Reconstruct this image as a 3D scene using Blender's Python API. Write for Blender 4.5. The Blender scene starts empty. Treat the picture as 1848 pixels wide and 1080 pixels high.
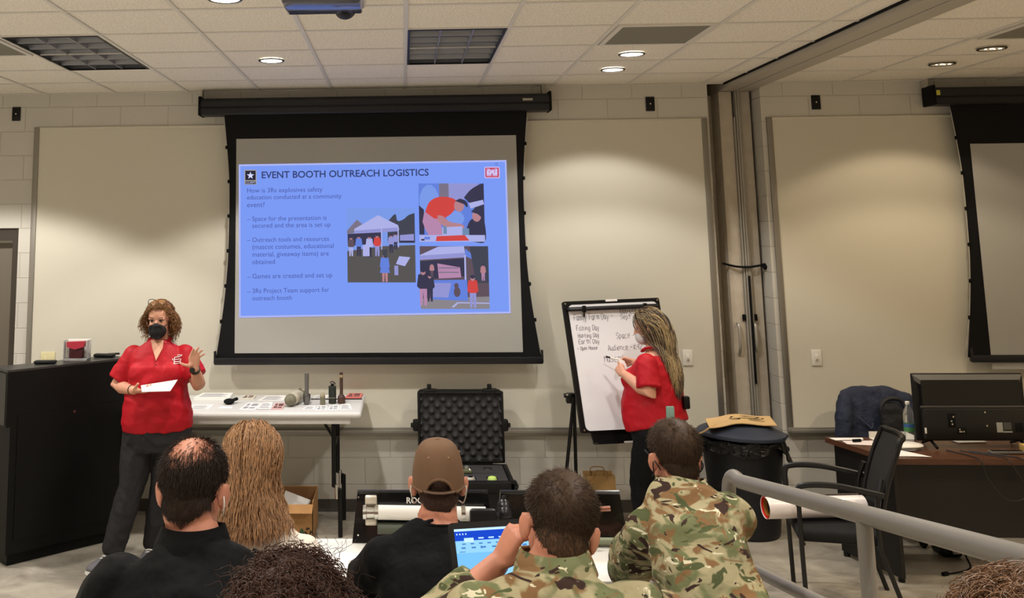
import bpy, bmesh, math, random
import numpy as np
from mathutils import Vector, Matrix, noise as mnoise
random.seed(7)
RNG = np.random.default_rng(7)
PI = math.pi
S = bpy.context.scene
COL = S.collection

# ------------------------------------------------------------------ camera, world, exposure
F_PX, CX, CY = 1745.2, 647.2, 168.8
YAW, PITCH, ROLL = -0.04399, 0.14148, -0.009385
cam_data = bpy.data.cameras.new('camera')
cam = bpy.data.objects.new('camera', cam_data)
COL.objects.link(cam)
S.camera = cam
cam_data.sensor_fit = 'HORIZONTAL'
cam_data.sensor_width = 36.0
cam_data.lens = F_PX / 1848 * 36.0
cam_data.shift_x = (924 - CX) / 1848
cam_data.shift_y = (CY - 540) / 1848
cam_data.clip_start = 0.05
_f = Vector((math.sin(YAW) * math.cos(PITCH), math.cos(YAW) * math.cos(PITCH), math.sin(PITCH)))
_r = Vector((math.cos(YAW), -math.sin(YAW), 0))
_u = _r.cross(_f)
_r2 = _r * math.cos(ROLL) + _u * math.sin(ROLL)
_u2 = -_r * math.sin(ROLL) + _u * math.cos(ROLL)
_m = Matrix.Identity(4)
for _i in range(3):
    _m[_i][0], _m[_i][1], _m[_i][2] = _r2[_i], _u2[_i], -_f[_i]
_m[0][3], _m[1][3], _m[2][3] = 0.0, -7.995, 2.188
cam.matrix_world = _m

S.view_settings.view_transform = 'Standard'
S.view_settings.look = 'None'
S.view_settings.exposure = 0.0
S.view_settings.gamma = 1.0
S.view_settings.use_curve_mapping = False
world = bpy.data.worlds.new('world')
world.use_nodes = True
world.node_tree.nodes['Background'].inputs[0].default_value = (0.9, 0.95, 1.0, 1)
world.node_tree.nodes['Background'].inputs[1].default_value = 0.02
S.world = world

ZC = 3.361          # ceiling height
def spot(loc, power, color=(1.0, 0.86, 0.68), deg=118, blend=0.22, size=0.06, aim=None):
    d = bpy.data.lights.new('can_or_fill_lamp', 'SPOT')
    d.energy = power * 2.1; d.color = color; d.spot_size = math.radians(deg); d.spot_blend = blend; d.shadow_soft_size = size
    o = bpy.data.objects.new('can_or_fill_lamp', d)
    o.location = loc
    if aim is not None:
        o.rotation_euler = (Vector(aim) - Vector(loc)).to_track_quat('-Z', 'Y').to_euler()
    COL.objects.link(o)
    return o
WARM = (1.0, 0.82, 0.60)
NEUT = (0.95, 0.91, 0.855)
# lit recessed cans and added fill lamps (x, y, watts, colour); the two by the right-hand screen are dimmed
LIT = [(-3.33, -1.465, 104, NEUT), (-0.886, -1.465, 88, NEUT), (1.566, -1.472, 50, NEUT), (1.575, -0.835, 26, NEUT),
       (-3.33, -3.254, 58, NEUT), (-0.881, -3.254, 54, NEUT), (1.57, -3.254, 52, NEUT),
       (-3.33, -5.1, 50, NEUT), (-0.88, -5.1, 48, NEUT), (1.57, -5.1, 48, NEUT),
       (-3.33, -7.3, 64, NEUT), (-0.88, -7.0, 44, NEUT), (1.57, -7.0, 44, NEUT), (-3.33, -9.2, 80, NEUT), (-0.88, -9.0, 76, NEUT), (1.57, -9.0, 76, NEUT),  # unseen rear rows, raised to lift the ceiling bounce
       (3.954, -1.447, 29, WARM), (3.956, -0.84, 16, WARM), (3.95, -3.25, 48, WARM), (3.95, -6.0, 170, WARM), (6.4, -3.0, 56, WARM), (6.4, -6.0, 170, WARM)]  # the far right and rear ones, out of view, are added for ceiling bounce

# ------------------------------------------------------------------ materials
def lin(c):
    c = c / 255.0
    return c / 12.92 if c <= 0.04045 else ((c + 0.055) / 1.055) ** 2.4
def rgb(c):
    return (lin(c[0]), lin(c[1]), lin(c[2]), 1.0)
_MATS = {}
def mat(name, color, rough=0.55, metal=0.0, spec=0.4, bump=None, var=None, emit=None, trans=0.0, coat=0.0, sss=0.0, sheen=0.0, stretch=None):
    """colour is 0-255 sRGB; bump=(scale, strength[, distance]); var=(scale, amount) mottles the colour."""
    if name in _MATS:
        return _MATS[name]
    m = bpy.data.materials.new(name)
    m.use_nodes = True
    nt = m.node_tree
    b = nt.nodes['Principled BSDF']
    b.inputs['Base Color'].default_value = rgb(color)
    b.inputs['Roughness'].default_value = rough
    b.inputs['Metallic'].default_value = metal
    b.inputs['Specular IOR Level'].default_value = spec
    if trans: b.inputs['Transmission Weight'].default_value = trans; b.inputs['IOR'].default_value = 1.33
    if coat: b.inputs['Coat Weight'].default_value = coat
    if sheen: b.inputs['Sheen Weight'].default_value = sheen
    if sss:
        b.inputs['Subsurface Weight'].default_value = sss
        b.inputs['Subsurface Radius'].default_value = (0.9, 0.35, 0.2)
        b.inputs['Subsurface Scale'].default_value = 0.008
    if emit:
        b.inputs['Emission Color'].default_value = rgb(emit[0]); b.inputs['Emission Strength'].default_value = emit[1]
    vec = None
    if bump or var:
        tc = nt.nodes.new('ShaderNodeTexCoord'); vec = tc.outputs['Object']
        if stretch:
            mp = nt.nodes.new('ShaderNodeMapping'); mp.inputs['Scale'].default_value = stretch
            nt.links.new(vec, mp.inputs['Vector']); vec = mp.outputs['Vector']
    if var:
        n = nt.nodes.new('ShaderNodeTexNoise'); n.inputs['Scale'].default_value = var[0]; n.inputs['Detail'].default_value = 5
        nt.links.new(vec, n.inputs['Vector'])
        mr = nt.nodes.new('ShaderNodeMapRange'); mr.inputs['From Min'].default_value = 0.25; mr.inputs['From Max'].default_value = 0.75
        mr.inputs['To Min'].default_value = 1 - var[1]; mr.inputs['To Max'].default_value = 1 + var[1]
        nt.links.new(n.outputs['Fac'], mr.inputs['Value'])
        mx = nt.nodes.new('ShaderNodeMix'); mx.data_type = 'RGBA'; mx.blend_type = 'MULTIPLY'; mx.inputs['Factor'].default_value = 1
        mx.inputs[6].default_value = rgb(color)
        nt.links.new(mr.outputs['Result'], mx.inputs[7]); nt.links.new(mx.outputs[2], b.inputs['Base Color'])
    if bump:
        n = nt.nodes.new('ShaderNodeTexNoise'); n.inputs['Scale'].default_value = bump[0]; n.inputs['Detail'].default_value = 3
        nt.links.new(vec, n.inputs['Vector'])
        bp = nt.nodes.new('ShaderNodeBump'); bp.inputs['Strength'].default_value = bump[1]
        bp.inputs['Distance'].default_value = bump[2] if len(bump) > 2 else 0.01
        nt.links.new(n.outputs['Fac'], bp.inputs['Height']); nt.links.new(bp.outputs['Normal'], b.inputs['Normal'])
    _MATS[name] = m
    return m

def block_wall_mat():
    m = bpy.data.materials.new('painted_block'); m.use_nodes = True
    nt = m.node_tree; b = nt.nodes['Principled BSDF']
    tc = nt.nodes.new('ShaderNodeTexCoord'); sp = nt.nodes.new('ShaderNodeSeparateXYZ')
    nt.links.new(tc.outputs['Object'], sp.inputs[0])
    ad = nt.nodes.new('ShaderNodeMath'); ad.operation = 'ADD'
    nt.links.new(sp.outputs[0], ad.inputs[0]); nt.links.new(sp.outputs[1], ad.inputs[1])
    ad2 = nt.nodes.new('ShaderNodeMath'); ad2.operation = 'ADD'; ad2.inputs[1].default_value = 0.3305 + 0.4064 * 40
    nt.links.new(ad.outputs[0], ad2.inputs[0])
    cb = nt.nodes.new('ShaderNodeCombineXYZ')
    nt.links.new(ad2.outputs[0], cb.inputs[0]); nt.links.new(sp.outputs[2], cb.inputs[1])
    br = nt.nodes.new('ShaderNodeTexBrick')
    br.offset = 0.5; br.offset_frequency = 2; br.squash = 1
    br.inputs['Scale'].default_value = 1.0
    br.inputs['Brick Width'].default_value = 0.4064; br.inputs['Row Height'].default_value = 0.2032
    br.inputs['Mortar Size'].default_value = 0.0045; br.inputs['Mortar Smooth'].default_value = 0.6
    br.inputs['Color1'].default_value = rgb((200, 196, 186)); br.inputs['Color2'].default_value = rgb((197, 193, 183))
    br.inputs['Mortar'].default_value = rgb((191, 187, 177))
    nt.links.new(cb.outputs[0], br.inputs['Vector'])
    nt.links.new(br.outputs['Color'], b.inputs['Base Color'])
    nz = nt.nodes.new('ShaderNodeTexNoise'); nz.inputs['Scale'].default_value = 90; nt.links.new(tc.outputs['Object'], nz.inputs['Vector'])
    ml = nt.nodes.new('ShaderNodeMath'); ml.operation = 'MULTIPLY_ADD'; ml.inputs[1].default_value = -1.0
    m2 = nt.nodes.new('ShaderNodeMath'); m2.operation = 'MULTIPLY'; m2.inputs[1].default_value = 0.12
    nt.links.new(nz.outputs['Fac'], m2.inputs[0])
    nt.links.new(br.outputs['Fac'], ml.inputs[0]); nt.links.new(m2.outputs[0], ml.inputs[2])
    bp = nt.nodes.new('ShaderNodeBump'); bp.inputs['Strength'].default_value = 1.0; bp.inputs['Distance'].default_value = 0.0028
    nt.links.new(ml.outputs[0], bp.inputs['Height']); nt.links.new(bp.outputs['Normal'], b.inputs['Normal'])
    b.inputs['Roughness'].default_value = 0.5; b.inputs['Specular IOR Level'].default_value = 0.3
    return m

def floor_mat():
    m = bpy.data.materials.new('sealed_concrete'); m.use_nodes = True
    nt = m.node_tree; b = nt.nodes['Principled BSDF']
    tc = nt.nodes.new('ShaderNodeTexCoord')
    mp = nt.nodes.new('ShaderNodeMapping'); mp.inputs['Scale'].default_value = (1, 1.6, 1)
    nt.links.new(tc.outputs['Object'], mp.inputs[0])
    n = nt.nodes.new('ShaderNodeTexNoise'); n.inputs['Scale'].default_value = 2.2; n.inputs['Detail'].default_value = 8; n.inputs['Roughness'].default_value = 0.65; n.inputs['Distortion'].default_value = 0.8
    nt.links.new(mp.outputs[0], n.inputs['Vector'])
    cr = nt.nodes.new('ShaderNodeValToRGB')
    cr.color_ramp.elements[0].position = 0.3; cr.color_ramp.elements[0].color = rgb((116, 109, 98))
    cr.color_ramp.elements[1].position = 0.72; cr.color_ramp.elements[1].color = rgb((180, 172, 157))
    nt.links.new(n.outputs['Fac'], cr.inputs[0]); nt.links.new(cr.outputs[0], b.inputs['Base Color'])
    n2 = nt.nodes.new('ShaderNodeTexNoise'); n2.inputs['Scale'].default_value = 9; n2.inputs['Detail'].default_value = 4
    nt.links.new(tc.outputs['Object'], n2.inputs['Vector'])
    mr = nt.nodes.new('ShaderNodeMapRange'); mr.inputs['To Min'].default_value = 0.3; mr.inputs['To Max'].default_value = 0.55
    nt.links.new(n2.outputs['Fac'], mr.inputs['Value']); nt.links.new(mr.outputs[0], b.inputs['Roughness'])
    return m

def tile_mat():
    m = bpy.data.materials.new('ceiling_tile'); m.use_nodes = True
    nt = m.node_tree; b = nt.nodes['Principled BSDF']
    tc = nt.nodes.new('ShaderNodeTexCoord')
    n = nt.nodes.new('ShaderNodeTexNoise'); n.inputs['Scale'].default_value = 95; n.inputs['Detail'].default_value = 4
    nt.links.new(tc.outputs['Object'], n.inputs['Vector'])
    cr = nt.nodes.new('ShaderNodeValToRGB')
    cr.color_ramp.elements[0].position = 0.36; cr.color_ramp.elements[0].color = rgb((216, 209, 195))
    cr.color_ramp.elements[1].position = 0.55; cr.color_ramp.elements[1].color = rgb((240, 234, 222))
    nt.links.new(n.outputs['Fac'], cr.inputs[0]); nt.links.new(cr.outputs[0], b.inputs['Base Color'])
    bp = nt.nodes.new('ShaderNodeBump'); bp.inputs['Strength'].default_value = 0.5; bp.inputs['Distance'].default_value = 0.003
    nt.links.new(n.outputs['Fac'], bp.inputs['Height']); nt.links.new(bp.outputs['Normal'], b.inputs['Normal'])
    b.inputs['Roughness'].default_value = 0.9; b.inputs['Specular IOR Level'].default_value = 0.1
    return m

def camo_mat():
    m = bpy.data.materials.new('camouflage_cloth'); m.use_nodes = True
    nt = m.node_tree; b = nt.nodes['Principled BSDF']
    tc = nt.nodes.new('ShaderNodeTexCoord')
    def layer(prev, off, scale, lo, hi, color, sc=(1, 1, 1.7)):
        mp = nt.nodes.new('ShaderNodeMapping'); mp.inputs['Location'].default_value = off; mp.inputs['Scale'].default_value = sc
        nt.links.new(tc.outputs['Object'], mp.inputs[0])
        n = nt.nodes.new('ShaderNodeTexNoise'); n.inputs['Scale'].default_value = scale; n.inputs['Detail'].default_value = 2.5
        n.inputs['Roughness'].default_value = 0.55; n.inputs['Distortion'].default_value = 0.9
        nt.links.new(mp.outputs[0], n.inputs['Vector'])
        mr = nt.nodes.new('ShaderNodeMapRange'); mr.inputs['From Min'].default_value = lo; mr.inputs['From Max'].default_value = hi
        nt.links.new(n.outputs['Fac'], mr.inputs['Value'])
        mx = nt.nodes.new('ShaderNodeMix'); mx.data_type = 'RGBA'
        nt.links.new(mr.outputs[0], mx.inputs['Factor'])
        if isinstance(prev, tuple): mx.inputs[6].default_value = rgb(prev)
        else: nt.links.new(prev, mx.inputs[6])
        mx.inputs[7].default_value = rgb(color)
        return mx.outputs[2]
    c = layer((164, 154, 120), (0, 0, 0), 9.0, 0.47, 0.55, (106, 110, 76))
    c = layer(c, (3.1, 7.2, 1.3), 10.0, 0.54, 0.60, (124, 94, 62))
    c = layer(c, (9.3, 2.2, 5.1), 11.5, 0.585, 0.60, (78, 84, 54))
    c = layer(c, (1.7, 4.4, 8.8), 12.0, 0.60, 0.612, (58, 42, 36))
    c = layer(c, (6.6, 1.1, 3.9), 22, 0.655, 0.67, (206, 198, 168))
    nt.links.new(c, b.inputs['Base Color'])
    n = nt.nodes.new('ShaderNodeTexNoise'); n.inputs['Scale'].default_value = 14; n.inputs['Detail'].default_value = 3
    nt.links.new(tc.outputs['Object'], n.inputs['Vector'])
    bp = nt.nodes.new('ShaderNodeBump'); bp.inputs['Strength'].default_value = 0.6; bp.inputs['Distance'].default_value = 0.02
    nt.links.new(n.outputs['Fac'], bp.inputs['Height']); nt.links.new(bp.outputs['Normal'], b.inputs['Normal'])
    b.inputs['Roughness'].default_value = 0.85; b.inputs['Specular IOR Level'].default_value = 0.15
    return m

# ------------------------------------------------------------------ mesh helpers
W = {}                                   # object -> world matrix kept on the python side
def wmat(o):
    return W.get(o.name, Matrix.Identity(4)) if o is not None else Matrix.Identity(4)

def tag(o, label=None, cat=None, group=None, kind=None):
    if label: o['label'] = label
    if cat: o['category'] = cat
    if group: o['group'] = group
    if kind: o['kind'] = kind
    return o

def thing(name, label, cat, loc=(0, 0, 0), rz=0.0, group=None):
    o = bpy.data.objects.new(name, None)
    COL.objects.link(o)
    o.empty_display_size = 0.1
    o.location = loc; o.rotation_euler = (0, 0, rz)
    W[o.name] = Matrix.Translation(Vector(loc)) @ Matrix.Rotation(rz, 4, 'Z')
    return tag(o, label, cat, group)

def basis(d, up=Vector((0, 0, 1))):
    d = Vector(d).normalized()
    up = Vector(up)
    if abs(d.dot(up.normalized())) > 0.98:
        up = Vector((0, 1, 0)) if abs(d.y) < 0.9 else Vector((1, 0, 0))
    x = up.cross(d).normalized()
    y = d.cross(x).normalized()
    return x, y, d

class MB:
    """Collects shapes (in world coordinates unless parent-local is asked for) into ONE mesh."""
    def __init__(self):
        self.v = []; self.f = []; self.mi = []; self.m = 0
    def add(self, vs, fs):
        b = len(self.v)
        self.v.extend([tuple(p) for p in vs])
        self.f.extend([tuple(b + i for i in f) for f in fs])
        self.mi.extend([self.m] * len(fs))
        return self
    def box(self, c, s, bev=0.0, rot=None, seg=2):
        c = Vector(c)
        bm = bmesh.new()
        bmesh.ops.create_cube(bm, size=1.0)
        for v in bm.verts:
            v.co = Vector((v.co.x * s[0], v.co.y * s[1], v.co.z * s[2]))
        if bev > 0:
            bmesh.ops.bevel(bm, geom=list(bm.edges), offset=min(bev, min(s) * 0.49), segments=seg, profile=0.5, affect='EDGES')
        bm.verts.index_update()
        vs = [v.co.copy() for v in bm.verts]
        fs = [[v.index for v in f.verts] for f in bm.faces]
        bm.free()
        if rot is not None:
            R = rot if isinstance(rot, Matrix) else Matrix.Rotation(rot, 3, 'Z')
            vs = [R @ v for v in vs]
        return self.add([v + c for v in vs], fs)
    def span(self, lo, hi, bev=0.0, seg=2):
        lo, hi = Vector(lo), Vector(hi)
        return self.box((lo + hi) / 2, [abs(hi[i] - lo[i]) for i in range(3)], bev, seg=seg)
    def quad(self, a, b, c, d):
        return self.add([a, b, c, d], [(0, 1, 2, 3)])
    def slab(self, pts, n, t):
        """polygon pts extruded by t along n"""
        n = Vector(n).normalized() * t
        k = len(pts)
        vs = [Vector(p) for p in pts] + [Vector(p) + n for p in pts]
        fs = [tuple(range(k))[::-1], tuple(range(k, 2 * k))] + [(i, (i + 1) % k, k + (i + 1) % k, k + i) for i in range(k)]
        return self.add(vs, fs)
    def tube(self, pts, r, n=10, caps=True, up=(0, 0, 1), flat=1.0, ends=0):
        """tube through pts; r scalar or list (or list of (rx, ry)); flat squeezes the second axis; ends>0 rounds the ends"""
        pts = [Vector(p) for p in pts]
        k = len(pts)
        rs = [r] * k if not isinstance(r, (list, tuple)) else list(r)
        rs = [(q, q * flat) if not isinstance(q, (list, tuple)) else q for q in rs]
        if ends:
            d0 = (pts[0] - pts[1]).normalized(); d1 = (pts[-1] - pts[-2]).normalized()
            a0, a1 = rs[0], rs[-1]; pre = []; post = []
            for j in range(ends):
                t = (j + 0.35) / ends * PI / 2
                pre.append((pts[0] + d0 * (max(a0) * math.cos(t)) * 0.85, (a0[0] * math.sin(t), a0[1] * math.sin(t))))
                t = (ends - j - 0.65) / ends * PI / 2
                post.append((pts[-1] + d1 * (max(a1) * math.cos(t)) * 0.85, (a1[0] * math.sin(t), a1[1] * math.sin(t))))
            pts = [p for p, _ in pre] + pts + [p for p, _ in post]
            rs = [q for _, q in pre] + rs + [q for _, q in post]
            k = len(pts)
        vs = []; fs = []
        x = None
        for i in range(k):
            d = (pts[min(i + 1, k - 1)] - pts[max(i - 1, 0)])
            d = d.normalized() if d.length > 1e-9 else Vector((0, 0, 1))
            if x is None:
                x, y, _ = basis(d, up)
            else:
                x = (x - d * x.dot(d)).normalized(); y = d.cross(x)
            for j in range(n):
                a = 2 * PI * j / n
                vs.append(pts[i] + x * (rs[i][0] * math.cos(a)) + y * (rs[i][1] * math.sin(a)))
        for i in range(k - 1):
            for j in range(n):
                j2 = (j + 1) % n
                fs.append((i * n + j, i * n + j2, (i + 1) * n + j2, (i + 1) * n + j))
        if caps:
            fs.append(tuple(range(n))[::-1]); fs.append(tuple(range((k - 1) * n, k * n)))
        return self.add(vs, fs)
    def cyl(self, a, b, r, n=20, r2=None):
        return self.tube([a, b], [r, r if r2 is None else r2], n)
    def lathe(self, prof, origin, axis=(0, 0, 1), n=28, up=(0, 1, 0), ring=False):
        """prof: list of (radius, height) along axis"""
        x, y, d = basis(axis, up)
        o = Vector(origin)
        vs = []; fs = []
        k = len(prof)
        for r, h in prof:
            for j in range(n):
                a = 2 * PI * j / n
                vs.append(o + d * h + x * (r * math.cos(a)) + y * (r * math.sin(a)))
        for i in range(k - 1):
            for j in range(n):
                j2 = (j + 1) % n
                fs.append((i * n + j, i * n + j2, (i + 1) * n + j2, (i + 1) * n + j))
        if ring:
            fs += [((k - 1) * n + j, (k - 1) * n + (j + 1) % n, (j + 1) % n, j) for j in range(n)]
        else:
            fs.append(tuple(range(n))[::-1]); fs.append(tuple(range((k - 1) * n, k * n)))
        return self.add(vs, fs)
    def ball(self, c, r, nu=20, nv=12, M=None):
        """ellipsoid; r = 3 radii; M optional 3x3"""
        r = (r, r, r) if not isinstance(r, (tuple, list)) else r
        c = Vector(c); vs = []; fs = []
        def P(x, y, z):
            p = Vector((x * r[0], y * r[1], z * r[2]))
            return (M @ p if M is not None else p) + c
        vs.append(P(0, 0, -1))
        for i in range(1, nv):
            t = -PI / 2 + PI * i / nv
            for j in range(nu):
                a = 2 * PI * j / nu
                vs.append(P(math.cos(t) * math.cos(a), math.cos(t) * math.sin(a), math.sin(t)))
        vs.append(P(0, 0, 1))
        top = len(vs) - 1
        for j in range(nu):
            fs.append((0, 1 + (j + 1) % nu, 1 + j))
            fs.append((top, 1 + (nv - 2) * nu + j, 1 + (nv - 2) * nu + (j + 1) % nu))
        for i in range(nv - 2):
            for j in range(nu):
                j2 = (j + 1) % nu
                fs.append((1 + i * nu + j, 1 + i * nu + j2, 1 + (i + 1) * nu + j2, 1 + (i + 1) * nu + j))
        return self.add(vs, fs)
    def loft(self, rings, n=24, exp=2.4, caps=True):
        """rings: (center, x-axis vector, y-axis vector, rx, ry) superelliptic sections"""
        vs = []; fs = []; k = len(rings)
        for c, ax, ay, rx, ry in rings:
            c = Vector(c); ax = Vector(ax).normalized(); ay = Vector(ay).normalized()
            for j in range(n):
                a = 2 * PI * j / n
                ca, sa = math.cos(a), math.sin(a)
                px = math.copysign(abs(ca) ** (2 / exp), ca) * rx; py = math.copysign(abs(sa) ** (2 / exp), sa) * ry
                vs.append(c + ax * px + ay * py)
        for i in range(k - 1):
            for j in range(n):
                j2 = (j + 1) % n
                fs.append((i * n + j, i * n + j2, (i + 1) * n + j2, (i + 1) * n + j))
        if caps:
            fs.append(tuple(range(n))[::-1]); fs.append(tuple(range((k - 1) * n, k * n)))
        return self.add(vs, fs)
    def mesh(self, name, mats):
        me = bpy.data.meshes.new(name)
        me.from_pydata([tuple(p) for p in self.v], [], self.f)
        for m in mats: me.materials.append(m)
        if len(mats) > 1:
            me.polygons.foreach_set('material_index', self.mi)
        return me
    def build(self, name, m, parent=None, smooth=True, angle=35, world=True, label=None, fix=True):
        mats = list(m) if isinstance(m, (list, tuple)) else [m]
        me = self.mesh(name, mats)
        if fix:
            bm = bmesh.new(); bm.from_mesh(me)
            bmesh.ops.recalc_face_normals(bm, faces=bm.faces)
            bm.to_mesh(me); bm.free()
        o = bpy.data.objects.new(name, me)
        COL.objects.link(o)
        return place(o, parent, smooth, angle, world, label)

def place(o, parent=None, smooth=True, angle=35, world=True, label=None):
    me = o.data
    if parent is not None:
        P = wmat(parent)
        if world: me.transform(P.inverted())
        o.parent = parent
        W[o.name] = P.copy()
    else:
        n = len(me.vertices)
        co = np.empty(n * 3, np.float32); me.vertices.foreach_get('co', co); co = co.reshape(-1, 3)
        b = Vector(((co[:, 0].min() + co[:, 0].max()) / 2, (co[:, 1].min() + co[:, 1].max()) / 2, co[:, 2].min()))
        b = Vector([float(q) for q in b])
        if o.get('kind') != 'structure' and not getattr(place, 'keep', False):
            me.transform(Matrix.Translation(-b)); o.location = b
            W[o.name] = Matrix.Translation(b)
    if smooth:
        me.shade_smooth()
        if angle: me.set_sharp_from_angle(angle=math.radians(angle))
    if label: o['label'] = label
    return o

def struct(name, mb, m, parent=None, smooth=False):
    place.keep = True
    o = mb.build(name, m, parent, smooth=smooth)
    place.keep = False
    if parent is None: o['kind'] = 'structure'
    return o

def arc(c, r, a0, a1, n, x=(1, 0, 0), y=(0, 0, 1)):
    c, x, y = Vector(c), Vector(x), Vector(y)
    return [c + x * (r * math.cos(a0 + (a1 - a0) * i / n)) + y * (r * math.sin(a0 + (a1 - a0) * i / n)) for i in range(n + 1)]

def smooth_path(pts, n=8):
    """Catmull-Rom through pts"""
    p = [Vector(q) for q in pts]
    p = [p[0] * 2 - p[1]] + p + [p[-1] * 2 - p[-2]]
    out = []
    for i in range(1, len(p) - 2):
        for j in range(n):
            t = j / n
            out.append(0.5 * ((2 * p[i]) + (p[i + 1] - p[i - 1]) * t + (2 * p[i - 1] - 5 * p[i] + 4 * p[i + 1] - p[i + 2]) * t * t + (3 * p[i] - p[i - 1] - 3 * p[i + 1] + p[i + 2]) * t ** 3))
    out.append(p[-2])
    return out

def text_mesh(s, size, align='LEFT', bold=0.0, shear=0.0, spacing=1.0):
    """vertices (x, y) and faces of a line of lettering in the built-in font"""
    cu = bpy.data.curves.new('lettering', 'FONT')
    cu.body = s; cu.size = size; cu.align_x = align; cu.offset = bold; cu.shear = shear; cu.space_character = spacing
    cu.resolution_u = 3
    o = bpy.data.objects.new('lettering', cu)
    COL.objects.link(o)
    bpy.context.view_layer.update()
    dg = bpy.context.evaluated_depsgraph_get()
    me = bpy.data.meshes.new_from_object(o.evaluated_get(dg))
    vs = [(v.co.x, v.co.y) for v in me.vertices]; fs = [tuple(p.vertices) for p in me.polygons]
    bpy.data.objects.remove(o); bpy.data.curves.remove(cu); bpy.data.meshes.remove(me)
    return vs, fs
# ================================================================== STRUCTURE
BLOCK = block_wall_mat(); FLOORM = floor_mat(); TILE = tile_mat()
M_PAINT = mat('wall_paint', (232, 226, 212), 0.7)
M_TBAR = mat('ceiling_grid_metal', (214, 210, 202), 0.45)
M_RUBBER = mat('grey_rubber_base', (74, 70, 64), 0.6)
M_ALU = mat('dull_aluminium', (150, 146, 138), 0.42, metal=0.75)
M_ALUP = mat('grey_painted_metal', (170, 163, 150), 0.5, metal=0.1)
M_BLACK = mat('black_metal', (9, 9, 10), 0.4, spec=0.3)
M_BLACKM = mat('matt_black', (7, 7, 8), 0.8, spec=0.2)
M_BLKPL = mat('black_plastic', (11, 11, 12), 0.45, spec=0.3, bump=(240, 0.15, 0.002))
M_WHITEPL = mat('white_plastic', (226, 222, 212), 0.4)
M_IVORY = mat('ivory_plastic', (214, 204, 160), 0.45)
M_PAPER = mat('white_paper', (236, 233, 228), 0.7)
M_INK = mat('printed_grey', (150, 150, 156), 0.7)
M_KRAFT = mat('kraft_paper', (196, 158, 104), 0.75, bump=(20, 0.3, 0.01))
M_CHROME = mat('bright_steel', (200, 198, 192), 0.22, metal=1.0)
M_PIPE = mat('grey_rail_paint', (120, 115, 108), 0.42, bump=(60, 0.06, 0.002))
RX0, RX1 = 2.517, 2.941

m = MB()
m.span((-4.6, 0, 2.239), (-3.195, 1.0, 3.5)); m.span((-3.195, 0, 0), (RX0, 1.0, 3.5)); m.span((RX1, 0, 0), (8.4, 1.0, 3.5)); m.span((RX0, 0.98, 0), (RX1, 1.0, 3.5))
m.span((-4.6, 0, 0), (-4.3, 1.0, 2.239))
struct('wall_front', m, BLOCK)
struct('floor', MB().span((-4.7, -10.6, -0.1), (8.5, 1.1, 0.0)), FLOORM)
struct('wall_left', MB().span((-4.75, -10.6, 0), (-4.6, 1.0, 3.5)), M_PAINT)
struct('wall_right', MB().span((8.4, -10.6, 0), (8.55, 1.0, 3.5)), M_PAINT)
struct('wall_rear', MB().span((-4.75, -10.75, 0), (8.55, -10.6, 3.5)), M_PAINT)
M_CARPET = mat('pale_grey_carpet', (186, 182, 174), 0.95, var=(60, 0.3))
M_EDGE = mat('riser_edge', (70, 68, 66), 0.6)
struct('floor_riser_front', MB().span((-4.6, -5.02, 0), (0.98, -3.45, 0.25)), M_CARPET)
struct('floor_riser_middle', MB().span((-4.6, -7.0, 0), (0.98, -5.02, 0.42)), M_CARPET)
struct('floor_riser_rear', MB().span((-4.6, -10.6, 0), (0.98, -7.0, 0.59)), M_CARPET)

# ceiling: tiles laid in a metal grid, with openings where the light troffers hang
TT = 0.6096; X0, Y0 = 0.0354, -0.574
def cells(xs, ys, skip):
    t = MB()
    for i in range(len(xs) - 1):
        for k in range(len(ys) - 1):
            if (i, k) in skip: continue
            t.quad((xs[i], ys[k], ZC + 0.006), (xs[i + 1], ys[k], ZC + 0.006), (xs[i + 1], ys[k + 1], ZC + 0.006), (xs[i], ys[k + 1], ZC + 0.006))
    t.m = 1
    hw = 0.012
    for x in xs[1:-1]: t.span((x - hw, ys[-1], ZC - 0.001), (x + hw, ys[0], ZC + 0.005))
    for y in ys[1:-1]: t.span((xs[0], y - hw, ZC), (xs[-1], y + hw, ZC + 0.0055))
    t.span((xs[0], -0.022, ZC - 0.002), (xs[-1], 0.0, ZC + 0.004))
    return t
ys = [0.0] + [Y0 - k * TT for k in range(17)]
xl = [-4.6] + [X0 + j * TT for j in range(-7, 5)] + [2.66]
skip = set()
for j in (0, -4):
    for k in (2, 3): skip.add((j + 8, k))
struct('ceiling', cells(xl, ys, skip), [TILE, M_TBAR])
xr = [2.95] + [3.628 + j * TT for j in range(0, 8)] + [8.4]
struct('ceiling_right', cells(xr, ys, set()), [TILE, M_TBAR])
struct('ceiling_void', MB().span((-4.75, -10.75, 3.5), (8.55, 1.0, 3.6)), M_PAINT)
struct('baseboard_left', MB().span((-3.195, -0.01, 0), (RX0, 0.0, 0.095), 0.003), M_RUBBER)
struct('baseboard_right', MB().span((RX1, -0.01, 0), (8.4, 0.0, 0.095), 0.003), M_RUBBER)

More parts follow.
